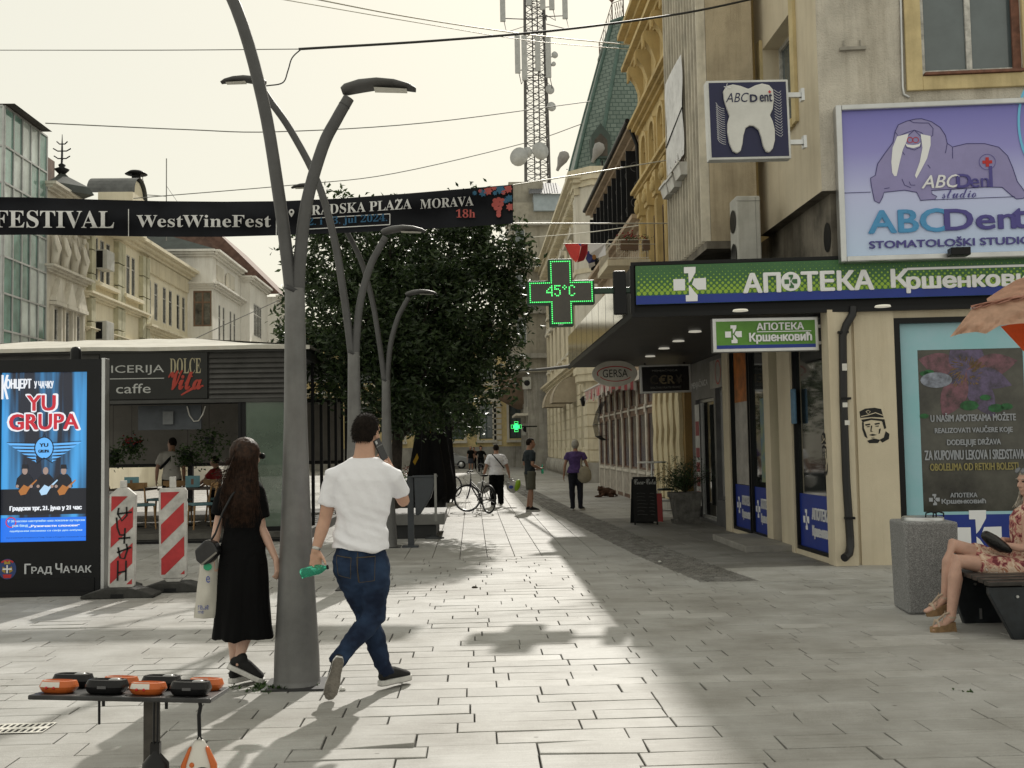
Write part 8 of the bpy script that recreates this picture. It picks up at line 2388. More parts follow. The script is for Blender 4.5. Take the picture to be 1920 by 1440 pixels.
for sd in "LR":
 an, to = J["an" + sd], J["toe" + sd]; f = to - an; f.z = 0; f = f.normalized(); f = (f - Z * (.12 if sd == "L" else .3)).normalized(); sdv = f.cross(Z).normalized(); up = sdv.cross(f)
 heel = an - f * .025 - up * .048; fr = Fr(heel, f, up, sdv)
 m = MB(); o_ = [(0, -.022), (.06, -.03), (.15, -.04), (.21, -.035), (.235, 0), (.21, .035), (.15, .04), (.06, .03), (0, .022)]
 n_ = len(o_); m.add([fr.p(a, b, -.03 - .058 * (1 - a / .3)) for a, b in o_] + [fr.p(a, b, .012 * (1 - a / .24)) for a, b in o_], [list(range(n_))[::-1], list(range(n_, 2 * n_))] + [[i, (i + 1) % n_, n_ + (i + 1) % n_, n_ + i] for i in range(n_)])
 o = part(m, "sandal", WEDGE, sw_, .004)
 m = MB(); m.tube([fr.p(.17, -.042, .0), fr.p(.165, -.02, .045), fr.p(.165, .02, .045), fr.p(.17, .042, 0)], .016, 6, rb=.004)
 m.tube([fr.p(.14, -.038, .03), fr.p(.08, 0, .085), fr.p(.05, .03, .1)], .009, 6, rb=.003); m.tube([fr.p(.14, .038, .03), fr.p(.08, 0, .085), fr.p(.05, -.03, .1)], .009, 6, rb=.003)
 m.lathe(an + Z * .005, [(.04, -.008), (.0425, 0), (.04, .008)], 16, cap=False); part(m, "straps", SANDAL, o)
m = MB()
for i in range(60):
 a = random.uniform(-.9, .9); q = P(-.07 * math.cos(a) * 0 + random.choice((-.085, .085)) * random.uniform(.7, 1.05), random.uniform(-.07, .02), -.02)
 m.tube([q + Z * .06, q, q - Z * .1 - fwS * .01 + V((random.gauss(0, .015), random.gauss(0, .012), 0)) + fwS * .03, q - Z * .2 + fwS * .06 + V((random.gauss(0, .015), random.gauss(0, .02), 0))], [.008, .009, .007, .002], 5)
part(m, "long_hair", HAIRS, sw_)
m = MB()
for x in (-.035, .035): m.lathe(P(x, .075, .105), [(.022, -.003), (.03, 0), (.022, .003)], 14, axis=(J["hf"] + Z * .6).normalized())
m.tube([P(-.06, .06, .1), P(-.08, -.03, .08)], .003, 5); m.tube([P(.06, .06, .1), P(.08, -.03, .08)], .003, 5); part(m, "sunglasses", mat("grey_lens", (.12, .13, .15), .15, var=0), sw_)
o = W(1868, 1018, YS - .13)
hb = thing("clutch_bag", "shiny black clutch bag on the lap of the seated woman", "bag", o)
f = Fr(o, (.86, 0, -.5), (-.1, -1, 0), (.5, 0, .86)); m = MB(); m.limb([f.p(-.1, .01), f.p(-.03, .0), f.p(.06, -.005), f.p(.12, 0)], [.045, .058, .05, .03], 14, [.03, .04, .04, .025], f.v); part(m, "bag_body", mat("patent_black", (.01, .01, .011), .18, var=.1, bump=.25, bscale=30), hb)

# --- people further along the street
def carried(label, nm, cat, o): return thing(nm, label, cat, o)
b = G(932, 950)
J = pose((b.x, b.y, 0), -4, 1.66, dict(elL=(-.29, -.02, 1.12), wrL=(-.36, .02, .88), elR=(.30, -.02, 1.12), wrR=(.36, .02, .88), knL=(-.11, .06, .49), anR=(.1, -.12, .12), toeR=(.12, .05, .03)))
t, M, P = person("man in white T-shirt with diagonal strap carrying plastic bags past the bicycle", J, SKIN2, HAIRD, dict(m=TEE, low=-.1, loose=.035, hem=.03, sleeve=.75, flare=.03, fold=.012), dict(type="trousers", m=BLKCLOTH, loose=.03, flare=.03, fold=.012), SHOEB, .014, build=1.12)
m = MB(); q = J["pel"]; m.tube([J["shL"] + V((.06, -.06, .07)), J["neck"].lerp(J["pel"], .3) + V((0.02, -.20, 0)), J["pel"] + V((.2, -.14, .12))], .018, 6, rb=.005); part(m, "shoulder_strap", BLACKM, t)
for side, px, py, lb in ((1, 965, 917, "white and lime shopping bag in the right hand of the man with the strap"), (-1, 912, 918, "pale carrier bag behind the bicycle in the left hand of the man with the strap")):
 wr = J["wrR"] if side > 0 else J["wrL"]
 c = wr + V((.09 * side * (1 if side > 0 else .2), 0, -.28))
 bb = thing("carrier_bag", lb, "carrier bag", c)
 m = MB(); m.ell(c, .17, .10, .2, None, 18, 14, lambda d: 1 + .12 * noise.noise(d * 3) - (.35 if d.z > .6 else 0)); part(m, "bag_body", mat("thin_white_plastic", (.5, .5, .49), .4, var=.2, scale=6), bb)
 m = MB(); m.tube([c + V((0, 0, .15)), wr - Z * .08], [.03, .012], 6); part(m, "handles", mat("thin_white_plastic", (.5, .5, .49), .4), bb)
 if side > 0:
  m = MB(); m.ell(c + V((.12, -.04, -.0)), .085, .09, .16, Matrix.Rotation(.3, 3, 'Y'), 14, 10); part(m, "lime_pack", mat("lime_plastic", (.25, .42, .02), .4, var=.1), bb)
  m = MB(); m.ell(c + V((-.05, -.1, -.04)), .06, .012, .045, None, 10, 6); part(m, "blue_print", mat("bag_blue_print", (.03, .06, .3), .5, var=0), bb)
b = G(995, 959)
J = pose((b.x, b.y, 0), 68, 1.79, dict(elL=(-.24, -.04, 1.12), wrL=(-.14, .2, 1.0), elR=(.23, -.04, 1.12), wrR=(.1, .22, 1.02), knL=(-.09, .05, .49), knR=(.09, -.02, .49)))
J["hf"] = V((.98, .12, -.05)).normalized()
t, M, P = person("man in dark polo shirt and olive shorts standing in profile with a small bottle", J, SKIN2, HAIRD, dict(m=mat("dark_teal_cloth", (.018, .026, .032), .85, var=.1), low=-.12, loose=.02, sleeve=.72, flare=.02, fold=.008), dict(type="shorts", m=mat("olive_cloth", (.10, .10, .075), .85, var=.12), loose=.025, flare=.02, to=.92, name="shorts"), SHOEB, .013, face=True, hairlow=-.55,
    hands={"L": dict(d=(.9, -.1, .1), n=(0, .3, 1), curl=(.9, .8, .6)), "R": dict(d=(.9, .1, .1), n=(0, -.3, 1), curl=(.9, .8, .6))}, build=.97)
o = J["wrL"].lerp(J["wrR"], .5) + V((.12, -.02, -.12))
bt2 = thing("plastic_bottle", "small green tinted bottle in the hands of the man in olive shorts", "bottle", o)
m = MB(); m.lathe(o, [(.025, 0), (.032, .02), (.032, .14), (.013, .2), (.012, .23)], 12); part(m, "bottle_body", BG, bt2)
b = G(1081, 957)
J = pose((b.x, b.y, 0), 3, 1.72, dict(elL=(-.27, -.03, 1.12), wrL=(-.30, .0, .86), elR=(.28, -.03, 1.12), wrR=(.34, .03, .88), anL=(-.09, .02, .09), toeL=(-.12, .2, .03), toeR=(.2, .15, .03)))
t, M, P = person("grey-haired woman in a purple top and dark trousers seen from behind", J, SKIN2, HAIRG, dict(m=mat("purple_cloth", (.10, .055, .20), .85, var=.25, scale=30), low=-.02, loose=.03, hem=.04, sleeve=.5, flare=.035, fold=.012), dict(type="trousers", m=mat("navy_cloth", (.010, .011, .02), .85, var=.1), loose=.012, flare=.01), SHOEB, .013, female=True, hairk=1.18, hairlow=-.75, build=1.08)
o = J["pel"] + V((.2, -.12, -.05))
sb = thing("tote_bag", "beige cloth tote bag hanging from the shoulder of the woman in purple", "bag", o)
m = MB(); m.ell(o, .17, .07, .2, None, 18, 14, lambda d: 1 + .1 * noise.noise(d * 3) + (.1 if d.z < -.4 else 0)); part(m, "bag_body", mat("beige_canvas", (.36, .32, .24), .85, var=.15, scale=6), sb)
m = MB(); m.tube([o + V((-.08, -.02, .16)), J["shR"] + V((-.05, -.09, -.05)), J["shR"] + V((-.06, 0, .08))], .02, 6, rb=.006); part(m, "strap", mat("beige_canvas", (.36, .32, .24), .85), sb)
# man inside the pavilion
p = W(322, 985, KY + 2.6)
J = pose((p.x, p.y, .172), -14, 1.72, dict(wrL=(-.3, .0, .88), elL=(-.28, -.04, 1.14)))
J["hf"] = V((-.8, .6, -.1)).normalized(); J["base"] = V((p.x, p.y, .172))
t, M, P = person("man in pale shirt with a dark cross-body strap standing inside the cafe pavilion", J, SKIN2, HAIRD, dict(m=mat("pale_shirt", (.45, .43, .40), .85, var=.06), low=-.12, loose=.03, hem=.02, sleeve=.8, flare=.03, fold=.01), dict(type="trousers", m=BLKCLOTH, loose=.02), SHOEB, .013, hairlow=-.55)
m = MB(); m.tube([J["shR"] + V((-.05, -.05, .08)), J["neck"].lerp(J["pel"], .35) + V((-.02, -.185, 0)), J["pel"] + V((-.2, -.13, .16))], .03, 6, rb=.006); part(m, "shoulder_strap", BLACKM, t)
p = W(405, 985, KY + 3.6)
J = pose((p.x, p.y, -.1), -80, 1.6, dict(elL=(-.2, .2, 1.2), wrL=(-.15, .42, 1.05), elR=(.2, .2, 1.2), wrR=(.15, .42, 1.05)))
J["base"] = V((p.x, p.y, 0));
for n_ in list(J):
 if n_[:2] in ("pe", "ne", "he", "sh", "el", "wr", "hi"): J[n_] = J[n_] + Z * 0
person("person in red T-shirt reaching over a table deep inside the pavilion", J, SKIN2, HAIRD, dict(m=mat("red_cloth", (.30, .02, .02), .85, var=.1), low=-.1, loose=.02, sleeve=.7), dict(type="trousers", m=BLKCLOTH, loose=.02), SHOEB, .016)
# ------------------------------------------------------------------ bench and granite bin
GRAN = bpy.data.materials.new("speckled_granite"); GRAN.use_nodes = True
n, l = GRAN.node_tree.nodes, GRAN.node_tree.links
tc = n.new("ShaderNodeTexCoord"); vo = n.new("ShaderNodeTexVoronoi"); vo.inputs["Scale"].default_value = 170; l.new(tc.outputs["Object"], vo.inputs["Vector"])
r = n.new("ShaderNodeValToRGB"); e = r.color_ramp.elements; e[0].position = .1; e[1].position = .9; e[0].color = (.10, .102, .106, 1); e[1].color = (.33, .33, .33, 1); q_ = e.new(.5); q_.color = (.19, .192, .198, 1)
l.new(vo.outputs["Color"], r.inputs[0]); l.new(r.outputs[0], n["Principled BSDF"].inputs["Base Color"]); n["Principled BSDF"].inputs["Roughness"].default_value = .55
p = G(1752, 1152)
gb_ = thing("granite_bin", "square speckled granite litter bin with round steel lid beside the bench", "litter bin", (p.x, p.y, 0))
k_ = p.y / 2000
f = Fr((p.x, p.y, 0), (math.cos(.12), -math.sin(.12), 0), (-math.sin(.12), -math.cos(.12), 0))
hw = .245; zt_ = 1.6 - (979 - 822) * k_
m = MB(); m.add([f.p(a, b, c) for b, k2 in ((0, .93), (zt_, 1)) for a, c in ((-hw * k2, -.5), (hw * k2, -.5), (hw * k2, 0), (-hw * k2, 0))], [(0, 1, 2, 3), (7, 6, 5, 4), (0, 4, 5, 1), (1, 5, 6, 2), (2, 6, 7, 3), (3, 7, 4, 0)])
part(m, "bin_body", GRAN, gb_, .022)
m = MB(); c = f.p(0, zt_, -.25); m.lathe(c, [(.19, .0), (.19, .025), (.175, .035), (0, .037)], 28); ld = part(m, "lid", ALU, gb_)
m = MB()
for dx in (-.02, .05): m.tube([c + V((dx, -.12, .036)), c + V((dx, -.13, .075)), c + V((dx + .05, -.13, .085)), c + V((dx + .1, -.12, .07)), c + V((dx + .1, -.12, .036))], .008, 6)
part(m, "lid_handle", BLACKM, ld)
bn_ = thing("slatted_bench", "wide dark bench with dark side panels under the seated woman", "bench", (4.9, 8.9, 0))
PANEL = mat("bench_anthracite", (.022, .027, .033), .45, var=.25, scale=8, bump=.05)
q0, q1 = G(1857, 1094, .45), G(1764, 1069, .45)
for (Y_, xt, xb, nm) in ((q0.y + .02, q0.x + .0, G(1886, 1196).x + .02, 0), (q1.y - .12, q1.x + .02, q1.x + .14, 1)):
 m = MB(); f = Fr((0, Y_, 0), (1, 0, 0), (0, -1, 0))
 m.prism(f, [(xb, 0), (7.2 if nm == 0 else xb + .42, 0), (7.2 if nm == 0 else xb + .55, .415), (xt, .415), (xt, .36)], -.06, 0)
 o = part(m, "side_panel", PANEL, bn_, .008)
 m = MB(); m.box(f, xb + .13, xb + .15, .04, .13, .002, .01); m.tube([f.p(xt + .22, .34, .002), f.p(xt + .22, .34, .012)], .012, 8); part(m, "bolt", ALU, o)
m = MB()
ns = 9; wS = (q1.y - q0.y) / ns
for i in range(ns):
 y0 = q0.y + i * wS
 z_ = .42 + .03 * math.sin(math.pi * (i + .5) / ns)
 f = Fr((0, y0, 0), (1, 0, 0), (0, -1, 0)); m.box(f, q0.x - .01, 7.2, z_, z_ + .035, -wS + .012, 0)
part(m, "seat_slats", mat("bench_dark_wood", (.045, .04, .037), .35, var=.3, scale=9), bn_, .006)

# ------------------------------------------------------------------ table with hand controllers
tl = thing("display_table", "small black metal table on one rusty post holding black and orange controllers", "table", W(255, 1440, 3.45))
PFL, PFR, PBR, PBL = W(52, 1303, 3.3), W(396, 1310, 3.3), W(431, 1284, 3.66), W(78, 1281, 3.66)
uT = (PFR - PFL).normalized(); vT = (PBL - PFL); nT = uT.cross(vT).normalized(); vT = nT.cross(uT).normalized()
TF_ = Fr(PFL, uT, nT, vT)   # n points up
wT, dT = (PFR - PFL).length, (PBR - PFR).dot(vT)
m = MB(); sk = (PBR - PFR).dot(uT)
m.prism(TF_, [(0, 0), (wT, 0), (wT + sk, dT), (sk * .7, dT)], -.014, 0); part(m, "table_top", mat("worn_black_metal", (.03, .03, .032), .4, var=.35, scale=14, bump=.1), tl, .004)
m = MB(); c = TF_.p(wT * .59, dT * .45); m.box(Fr((c.x, c.y, 0), (1, 0, 0), (0, -1, 0)), -.021, .021, 0, c.z - .015, -.02, .02); part(m, "post", mat("rusty_post", (.075, .068, .06), .7, var=.35, scale=16, streak=.3), tl, .002)
m = MB(); m.box(Fr((c.x, c.y, 0), (1, 0, 0), (0, -1, 0)), -.18, .18, 0, .02, -.18, .18); part(m, "base", BLACKM, tl)
m = MB()
for px, y0, y1, r_ in ((186, 1313, 1358, .004), (194, 1313, 1324, .005), (312, 1314, 1329, .005)): m.tube([W(px, y0, 3.35), W(px, y1, 3.35)], r_, 6)
part(m, "hanging_rods", BLACKM, tl)
ORG_ = mat("orange_plastic", (.50, .115, .025), .35, var=.05); BLKPL = mat("black_plastic", (.010, .010, .011), .35, var=.1, spec=.25); PLW = mat("white_plastic", (.6, .58, .54), .35, var=.05)
def superell(a, b, n_=28, e=2.6): return [(a * math.copysign(abs(math.cos(t)) ** (2 / e), math.cos(t)), b * math.copysign(abs(math.sin(t)) ** (2 / e), math.sin(t))) for t in [2 * math.pi * i / n_ for i in range(n_)]]
def puck(px, py, Y, kind, label):
 o = W(px, py, Y); a = (o - TF_.o).dot(TF_.u); b = (o - TF_.o).dot(TF_.v)
 o = TF_.p(a, b, 0.001)
 t = thing("hand_controller", label, "controller", o, "controllers on the metal table")
 f = Fr(o, TF_.u, TF_.n, TF_.v)
 aw, bw, hh_ = ((.0565, .046, .037) if kind == 'o' else (.061, .05, .043))
 prof = [(.74, 0), (.84, .004), (.93, .28 * hh_), (1.0, .5 * hh_), (.97, .66 * hh_), (.88, .97 * hh_), (.76, hh_), (.70, .86 * hh_)]
 m = MB(); S_ = superell(aw, bw, 28, 2.4 if kind == 'o' else 3.6); P = []
 for s_, z in prof: P += [f.p(x * s_, y * s_, z) for x, y in S_]
 nS = 28; m.add(P, [(i * nS + j, i * nS + (j + 1) % nS, (i + 1) * nS + (j + 1) % nS, (i + 1) * nS + j) for i in range(len(prof) - 1) for j in range(nS)], False); m.add(P[-nS:], [list(range(nS))])
 part(m, "shell", ORG_ if kind == 'o' else BLKPL, t)
 if kind == 'o':
  m = MB(); q = [f.p(x * s_ * 1.01, y * s_ * 1.01, z) for s_, z in ((1.0, .5 * hh_), (.93, .86 * hh_), (.8, hh_ * 1.02)) for x, y in S_[17:23]]
  m.add(q, [(i * 6 + j, i * 6 + j + 1, (i + 1) * 6 + j + 1, (i + 1) * 6 + j) for i in range(2) for j in range(5)], True); part(m, "white_front", PLW, t)
  m = MB()
  for dx in (-.022, .0): m.ell(f.p(dx, -bw * 1.0, .45 * hh_), .0045, .003, .0045, n=8, m=6)
  part(m, "button", RED, t)
 else:
  m = MB(); m.prism(Fr(f.p(0, -bw * 1.0, .5 * hh_), f.u, -f.v, f.n), [(-.014, -.004), (.012, -.004), (.012, .004), (-.014, .004)], -.003, .0015); part(m, "label_plate", mat("grey_plate", (.08, .08, .085), .4, var=0), t)
  m = MB(); m.lathe(f.p(.02, .01, hh_ * .86), [(.02, 0), (.02, .004), (.012, .008), (0, .009)], 16, axis=f.n); part(m, "dial", mat("shiny_grey_dial", (.3, .3, .3), .25, var=0), t)
 return t
puck(110, 1297, 3.38, 'o', "orange controller at the left front end of the metal table")
puck(200, 1297, 3.38, 'b', "black controller in the front row between the two orange ones")
puck(277, 1299, 3.38, 'o', "orange controller in the front row above the table post")
puck(357, 1300, 3.38, 'b', "black controller at the right front end of the metal table")
puck(136, 1287, 3.55, 'b', "black controller in the back row behind the left orange one")
puck(226, 1287, 3.55, 'o', "orange controller in the back row half hidden by a black one")
puck(302, 1287, 3.55, 'b', "black controller in the back row behind the middle orange one")
puck(386, 1288, 3.55, 'o', "orange controller at the right back end of the metal table")
p = W(292, 1412, 3.33)
t = thing("hanging_controller", "black device hanging on two straps below the metal table", "controller", p)
m = MB(); m.tube([W(289, 1314, 3.32), W(288, 1395, 3.32)], .0035, 6); m.tube([W(296, 1314, 3.32), W(295, 1395, 3.32)], .0035, 6); part(m, "straps", BLACKM, t)
m = MB(); f = Fr(p, (1, 0, 0), (0, -1, 0)); m.box(f, -.014, .014, -.002, .032, -.01, .01); m.limb([f.p(0, -.0), f.p(0, -.03), f.p(0, -.075), f.p(-.004, -.12)], [.014, .03, .036, .03], 16, [.014, .04, .042, .036], V((0, -1, 0))); part(m, "shell", BLKPL, t)
p = W(374, 1388, 3.33)
t = thing("hanging_controller", "white and orange egg-shaped device hanging on a black strap from the table corner", "controller", p)
m = MB(); m.tube([W(374, 1312, 3.32), W(376, 1325, 3.32), W(373, 1340, 3.32), W(374, 1380, 3.32)], .006, 6); m.tube([W(370, 1386, 3.32), W(374, 1379, 3.32), W(379, 1386, 3.32)], .003, 5); part(m, "strap", BLACKM, t)
m = MB(); f = Fr(p, (1, 0, 0), (0, -1, 0)); m.limb([f.p(0, -.008), f.p(0, -.03), f.p(0, -.065), f.p(0, -.105), f.p(0, -.145)], [.012, .02, .025, .026, .02], 20, [.018, .034, .047, .052, .046], V((0, -1, 0))); part(m, "shell", PLW, t)
m = MB()
for s_ in (-1, 1): m.limb([f.p(s_ * .028, -.028, .008), f.p(s_ * .044, -.072, .006), f.p(s_ * .046, -.14, .004)], [.013, .018, .018], 10, [.006, .01, .01], V((0, -1, 0)))
part(m, "orange_side", ORG_, t)
m = MB(); m.ell(f.p(-.017, -.067, .024), .008, .005, .008, n=10, m=6); part(m, "button", ORG_, t)
m = MB(); m.ell(f.p(.012, -.095, .024), .028, .006, .022, n=14, m=8); part(m, "black_pad", BLKPL, t)
m = MB(); c = W(238, 1291, 3.42); m.tube([c, c + TF_.u * .02 + TF_.v * .012], .0045, 8); o = m.build("white_plug", PLW, None, org=c); tag(o, "small white plug lying between the controllers on the metal table", "plug")

# ------------------------------------------------------------------ orange market parasol at the right edge
PY = 7.6
o = W(1990, 900, PY);
ps = thing("market_parasol", "crumpled orange market parasol reaching in from the right above the bench", "parasol", (o.x + .4, PY + .5, 0))
OC = mat("sun_bright_orange_canvas", (.62, .40, .29), .75, var=.25, scale=6); OD = mat("deep_orange_canvas", (.5, .07, .02), .8, var=.15, scale=6)  # sun highlights put into the pale canvas colour; underside keeps a deeper orange
for mm_ in (OC, OD):
 n, l = mm_.node_tree.nodes, mm_.node_tree.links
 b_ = n["Principled BSDF"]; tr = n.new("ShaderNodeBsdfTranslucent"); tr.inputs[0].default_value = (.85, .52, .38, 1) if mm_ is OC else (.7, .1, .02, 1); mx = n.new("ShaderNodeMixShader"); mx.inputs[0].default_value = .5 if mm_ is OC else .45; l.new(b_.outputs[0], mx.inputs[1]); l.new(tr.outputs[0], mx.inputs[2]); l.new(mx.outputs[0], n["Material Output"].inputs[0])
def strip(mm, top_, bot_, Yt, Yb, n_=30, th=.0):
 def at(L, u):
  s_ = u * (len(L) - 1); i = min(len(L) - 2, int(s_)); k = s_ - i; return L[i][0] + (L[i + 1][0] - L[i][0]) * k, L[i][1] + (L[i + 1][1] - L[i][1]) * k
 rows = 9; P = []
 for j in range(rows + 1):
  for i in range(n_ + 1):
   a, b_ = at(top_, i / n_), at(bot_, i / n_); v = j / rows
   P.append(W(a[0] + (b_[0] - a[0]) * v, a[1] + (b_[1] - a[1]) * v, Yt + (Yb - Yt) * v + .03 * math.sin(i * 1.3 + j) * v + .06 * noise.noise(V((a[0] * .03, a[1] * .05 + v * 3, Yt))) * v))
 mm.add(P, [(j * (n_ + 1) + i, j * (n_ + 1) + i + 1, (j + 1) * (n_ + 1) + i + 1, (j + 1) * (n_ + 1) + i) for j in range(rows) for i in range(n_)], True)
m = MB(); strip(m, [(1822, 580), (1850, 573), (1900, 563), (1960, 553), (2060, 540)], [(1781, 632), (1800, 626), (1830, 622), (1848, 626), (1875, 610), (1920, 606), (1990, 612), (2060, 600)], PY - .02, PY - .3); part(m, "valance", OC, ps)
m = MB(); strip(m, [(1820, 573), (1850, 566), (1900, 556), (1960, 546), (2060, 532)], [(1822, 581), (1850, 574), (1900, 564), (1960, 554), (2060, 541)], PY - .03, PY - .04); part(m, "hem_band", mat("dull_pink_hem", (.40, .20, .15), .8, var=.1), ps)
m = MB(); strip(m, [(1850, 560), (1880, 540), (1905, 525), (1925, 518), (1990, 505), (2060, 500)], [(1851, 565), (1880, 562), (1905, 557), (1930, 552), (1990, 545), (2060, 530)], PY + .5, PY + .02); part(m, "canopy_top", OC, ps)
m = MB(); strip(m, [(1876, 612), (1905, 606), (1960, 600), (2060, 600)], [(1930, 670), (1960, 690), (2000, 700), (2060, 690)], PY + .05, PY + 1.0); part(m, "underside", OD, ps)
m = MB(); pp = V((o.x + .4, PY + .5, 0)); m.tube([pp, pp + Z * 2.9], .025, 10); part(m, "pole", BLACKM, ps)
m = MB(); m.lathe(pp, [(.3, 0), (.3, .06), (.05, .1)], 20); part(m, "base", CONCRETE, ps)
m = MB(); a_ = pp + Z * 2.72
for q in ((1822, 578, PY - .02), (1960, 548, PY), (1930, 640, PY + .8)): m.tube([a_, W(*q)], .012, 6)
part(m, "ribs", ALU, ps)

# ------------------------------------------------------------------ planters, litter bin, closed parasols
p = G(780, 1010)
pl_ = thing("bench_planter", "long concrete bench block with a pale seat slab on a dark plinth beyond the lamps", "bench", (p.x, p.y, 0))
f = Fr((p.x, p.y, 0), (1, 0, 0), (0, -1, 0)); kq = p.y / 2000
def pq(px, py): return f.ab(px, py)
m = MB(); m.box(f, pq(700, 1000)[0], pq(818, 1000)[0], 0, .24, -1.9, 0); part(m, "plinth", mat("dark_plinth", (.03, .032, .034), .7, var=.2), pl_, .01)
m = MB(); m.box(f, pq(700, 1000)[0] - .05, pq(834, 1000)[0], .241, .43, -2.0, .06); part(m, "seat_slab", mat("slab_grey", (.17, .17, .165), .6, var=.15), pl_, .012)
m = MB(); q = f.p(pq(815, 1010)[0], 0, .05); m.lathe(q, [(.17, 0), (.17, .02), (.06, .05), (0, .05)], 16); part(m, "floor_foot", DARKGREY, pl_)
for i, (px, py, lb) in enumerate(((800, 965, "second dark planter block with low plants behind the bench block"), (812, 935, "third planter block with rusty red plants further back"))):
 p = G(px, py); f2 = Fr((p.x, p.y, 0), (1, 0, 0), (0, -1, 0))
 t = thing("planter_box", lb, "planter", (p.x, p.y, 0), "planter blocks along the left of the street")
 x1 = f2.ab((836, 846)[i], py)[0]; m = MB(); m.box(f2, x1 - 1.6, x1, 0, .5, -1.4, 0); m.box(f2, x1 - 1.6, x1 + .05, .501, .58, -1.4, .05); part(m, "box", DARKGREY, t, .01)
 m = MB(); leaves(m, [V((p.x + x1 - random.uniform(.05, 1.5), p.y + random.uniform(.1, 1.3), .62 + abs(random.gauss(0, .2)))) for _ in range(500)], .10); part(m, "plants", LEAFG if i == 0 else leafmat("rusty_leaf", (.05, .02, .012), (.14, .05, .03)), t)
p = G(771, 1026)
lb_ = thing("litter_bin", "half-round dark litter bin hung between two posts beside the farthest lamp", "litter bin", (p.x, p.y, 0))
kq = p.y / 2000
m = MB(); f = Fr((p.x, p.y, 0), (1, 0, 0), (0, -1, 0)); zt_ = f.ab(771, 893)[1]; BINM = mat("bin_blue_grey", (.045, .052, .062), .45, var=.15)
m.box(f, -.05, .05, 0, zt_, -.04, .04); x2 = f.ab(817, 900)[0]; part(m, "post", BINM, lb_, .004); m = MB(); m.box(f, x2 - .02, x2 + .02, .42, zt_ + .04, .17, .2); part(m, "side_rail", mat("pale_rail", (.22, .22, .21), .5, var=.1), lb_)
m = MB(); m.box(f, -.14, .12, 0, .03, -.1, .1); part(m, "foot_plate", BINM, lb_)
m = MB(); c0_ = f.ab(777, 897); c1_ = f.ab(818, 897); zb_ = f.ab(790, 966)[1]
xa, xb_ = c0_[0], c1_[0]; prof = [(xa, zt_ - .02), (xa + .02, zb_ + .02), (xa + .05, zb_), (xa + .1, zb_ + .03), (xb_ - .09, zb_ + .28), (xb_, zt_ - .06), (xb_, zt_ - .02)]
n_ = len(prof); m.add([f.p(a, b, c) for c in (-.16, .16) for a, b in prof], [list(range(n_))[::-1], list(range(n_, 2 * n_))] + [[i, i + 1, n_ + i + 1, n_ + i] for i in range(n_ - 1)]); part(m, "bowl", BINM, lb_, .03)
m = MB(); m.box(f, xa - .04, xb_ + .02, zt_ - .02, zt_ + .01, -.17, .17); part(m, "rim", BINM, lb_, .01)
for i, (px, py, ztop, w_, lb) in enumerate(((808, 965, 770, 40, "closed black parasol under the big tree crown with a yellow mark"), (838, 948, 790, 16, "second closed black parasol hidden behind the first"))):
 p = G(px, py); p = V((p.x, p.y, 0))
 t = thing("closed_parasol", lb, "parasol", p, "closed black parasols")
 kq = p.y / 2000; z0 = 1.6 - (928 - 838) * kq; z1 = 1.6 + (838 - ztop + 75) * kq
 m = MB(); n_ = 32
 R_ = lambda v: (w_ * kq) * (1.0 if v < .12 else .98 - .72 * (v - .12) / .88) * (.75 if v < .02 else 1)
 P = []
 vs = [0, .03, .08, .16, .3, .5, .7, .9, 1]
 for v in vs:
  for j in range(n_):
   a = 2 * math.pi * j / n_; rr = R_(v) * (1 + .22 * math.cos(a * 7 + v * 2)) * (.95 + .1 * noise.noise(V((j * .4, v * 3, i))))
   P.append(p + V((math.cos(a) * rr, math.sin(a) * rr, z0 + (z1 - z0) * v - (.25 * abs(math.sin(a * 3.5)) * (1 - v) if v < .1 else 0))))
 m.add(P, [(a * n_ + j, a * n_ + (j + 1) % n_, (a + 1) * n_ + (j + 1) % n_, (a + 1) * n_ + j) for a in range(len(vs) - 1) for j in range(n_)], True); part(m, "cloth", mat("black_canvas", (.010, .010, .011), .85, var=.15, spec=.15), t)
 m = MB(); m.tube([p, p + Z * (z1 + .15)], .03, 8); part(m, "pole", BLACKM, t)
 m = MB(); m.lathe(p, [(.33, 0), (.33, .05), (.06, .09)], 18); part(m, "base", CONCRETE, t)
 if i == 0:
  m = MB(); fy = Fr(p + V((0, -w_ * kq * 1.25, 0)), (1, 0, 0), (0, -1, 0))
  m.shape(fy, [fy.ab(*q) for q in ((774, 866), (782, 850), (785, 858), (778, 872))]); m.shape(fy, [fy.ab(*q) for q in ((798, 782), (806, 780), (807, 812))], -.12); part(m, "yellow_print", mat("yellow_print", (.4, .24, .01), .6, var=0), t)

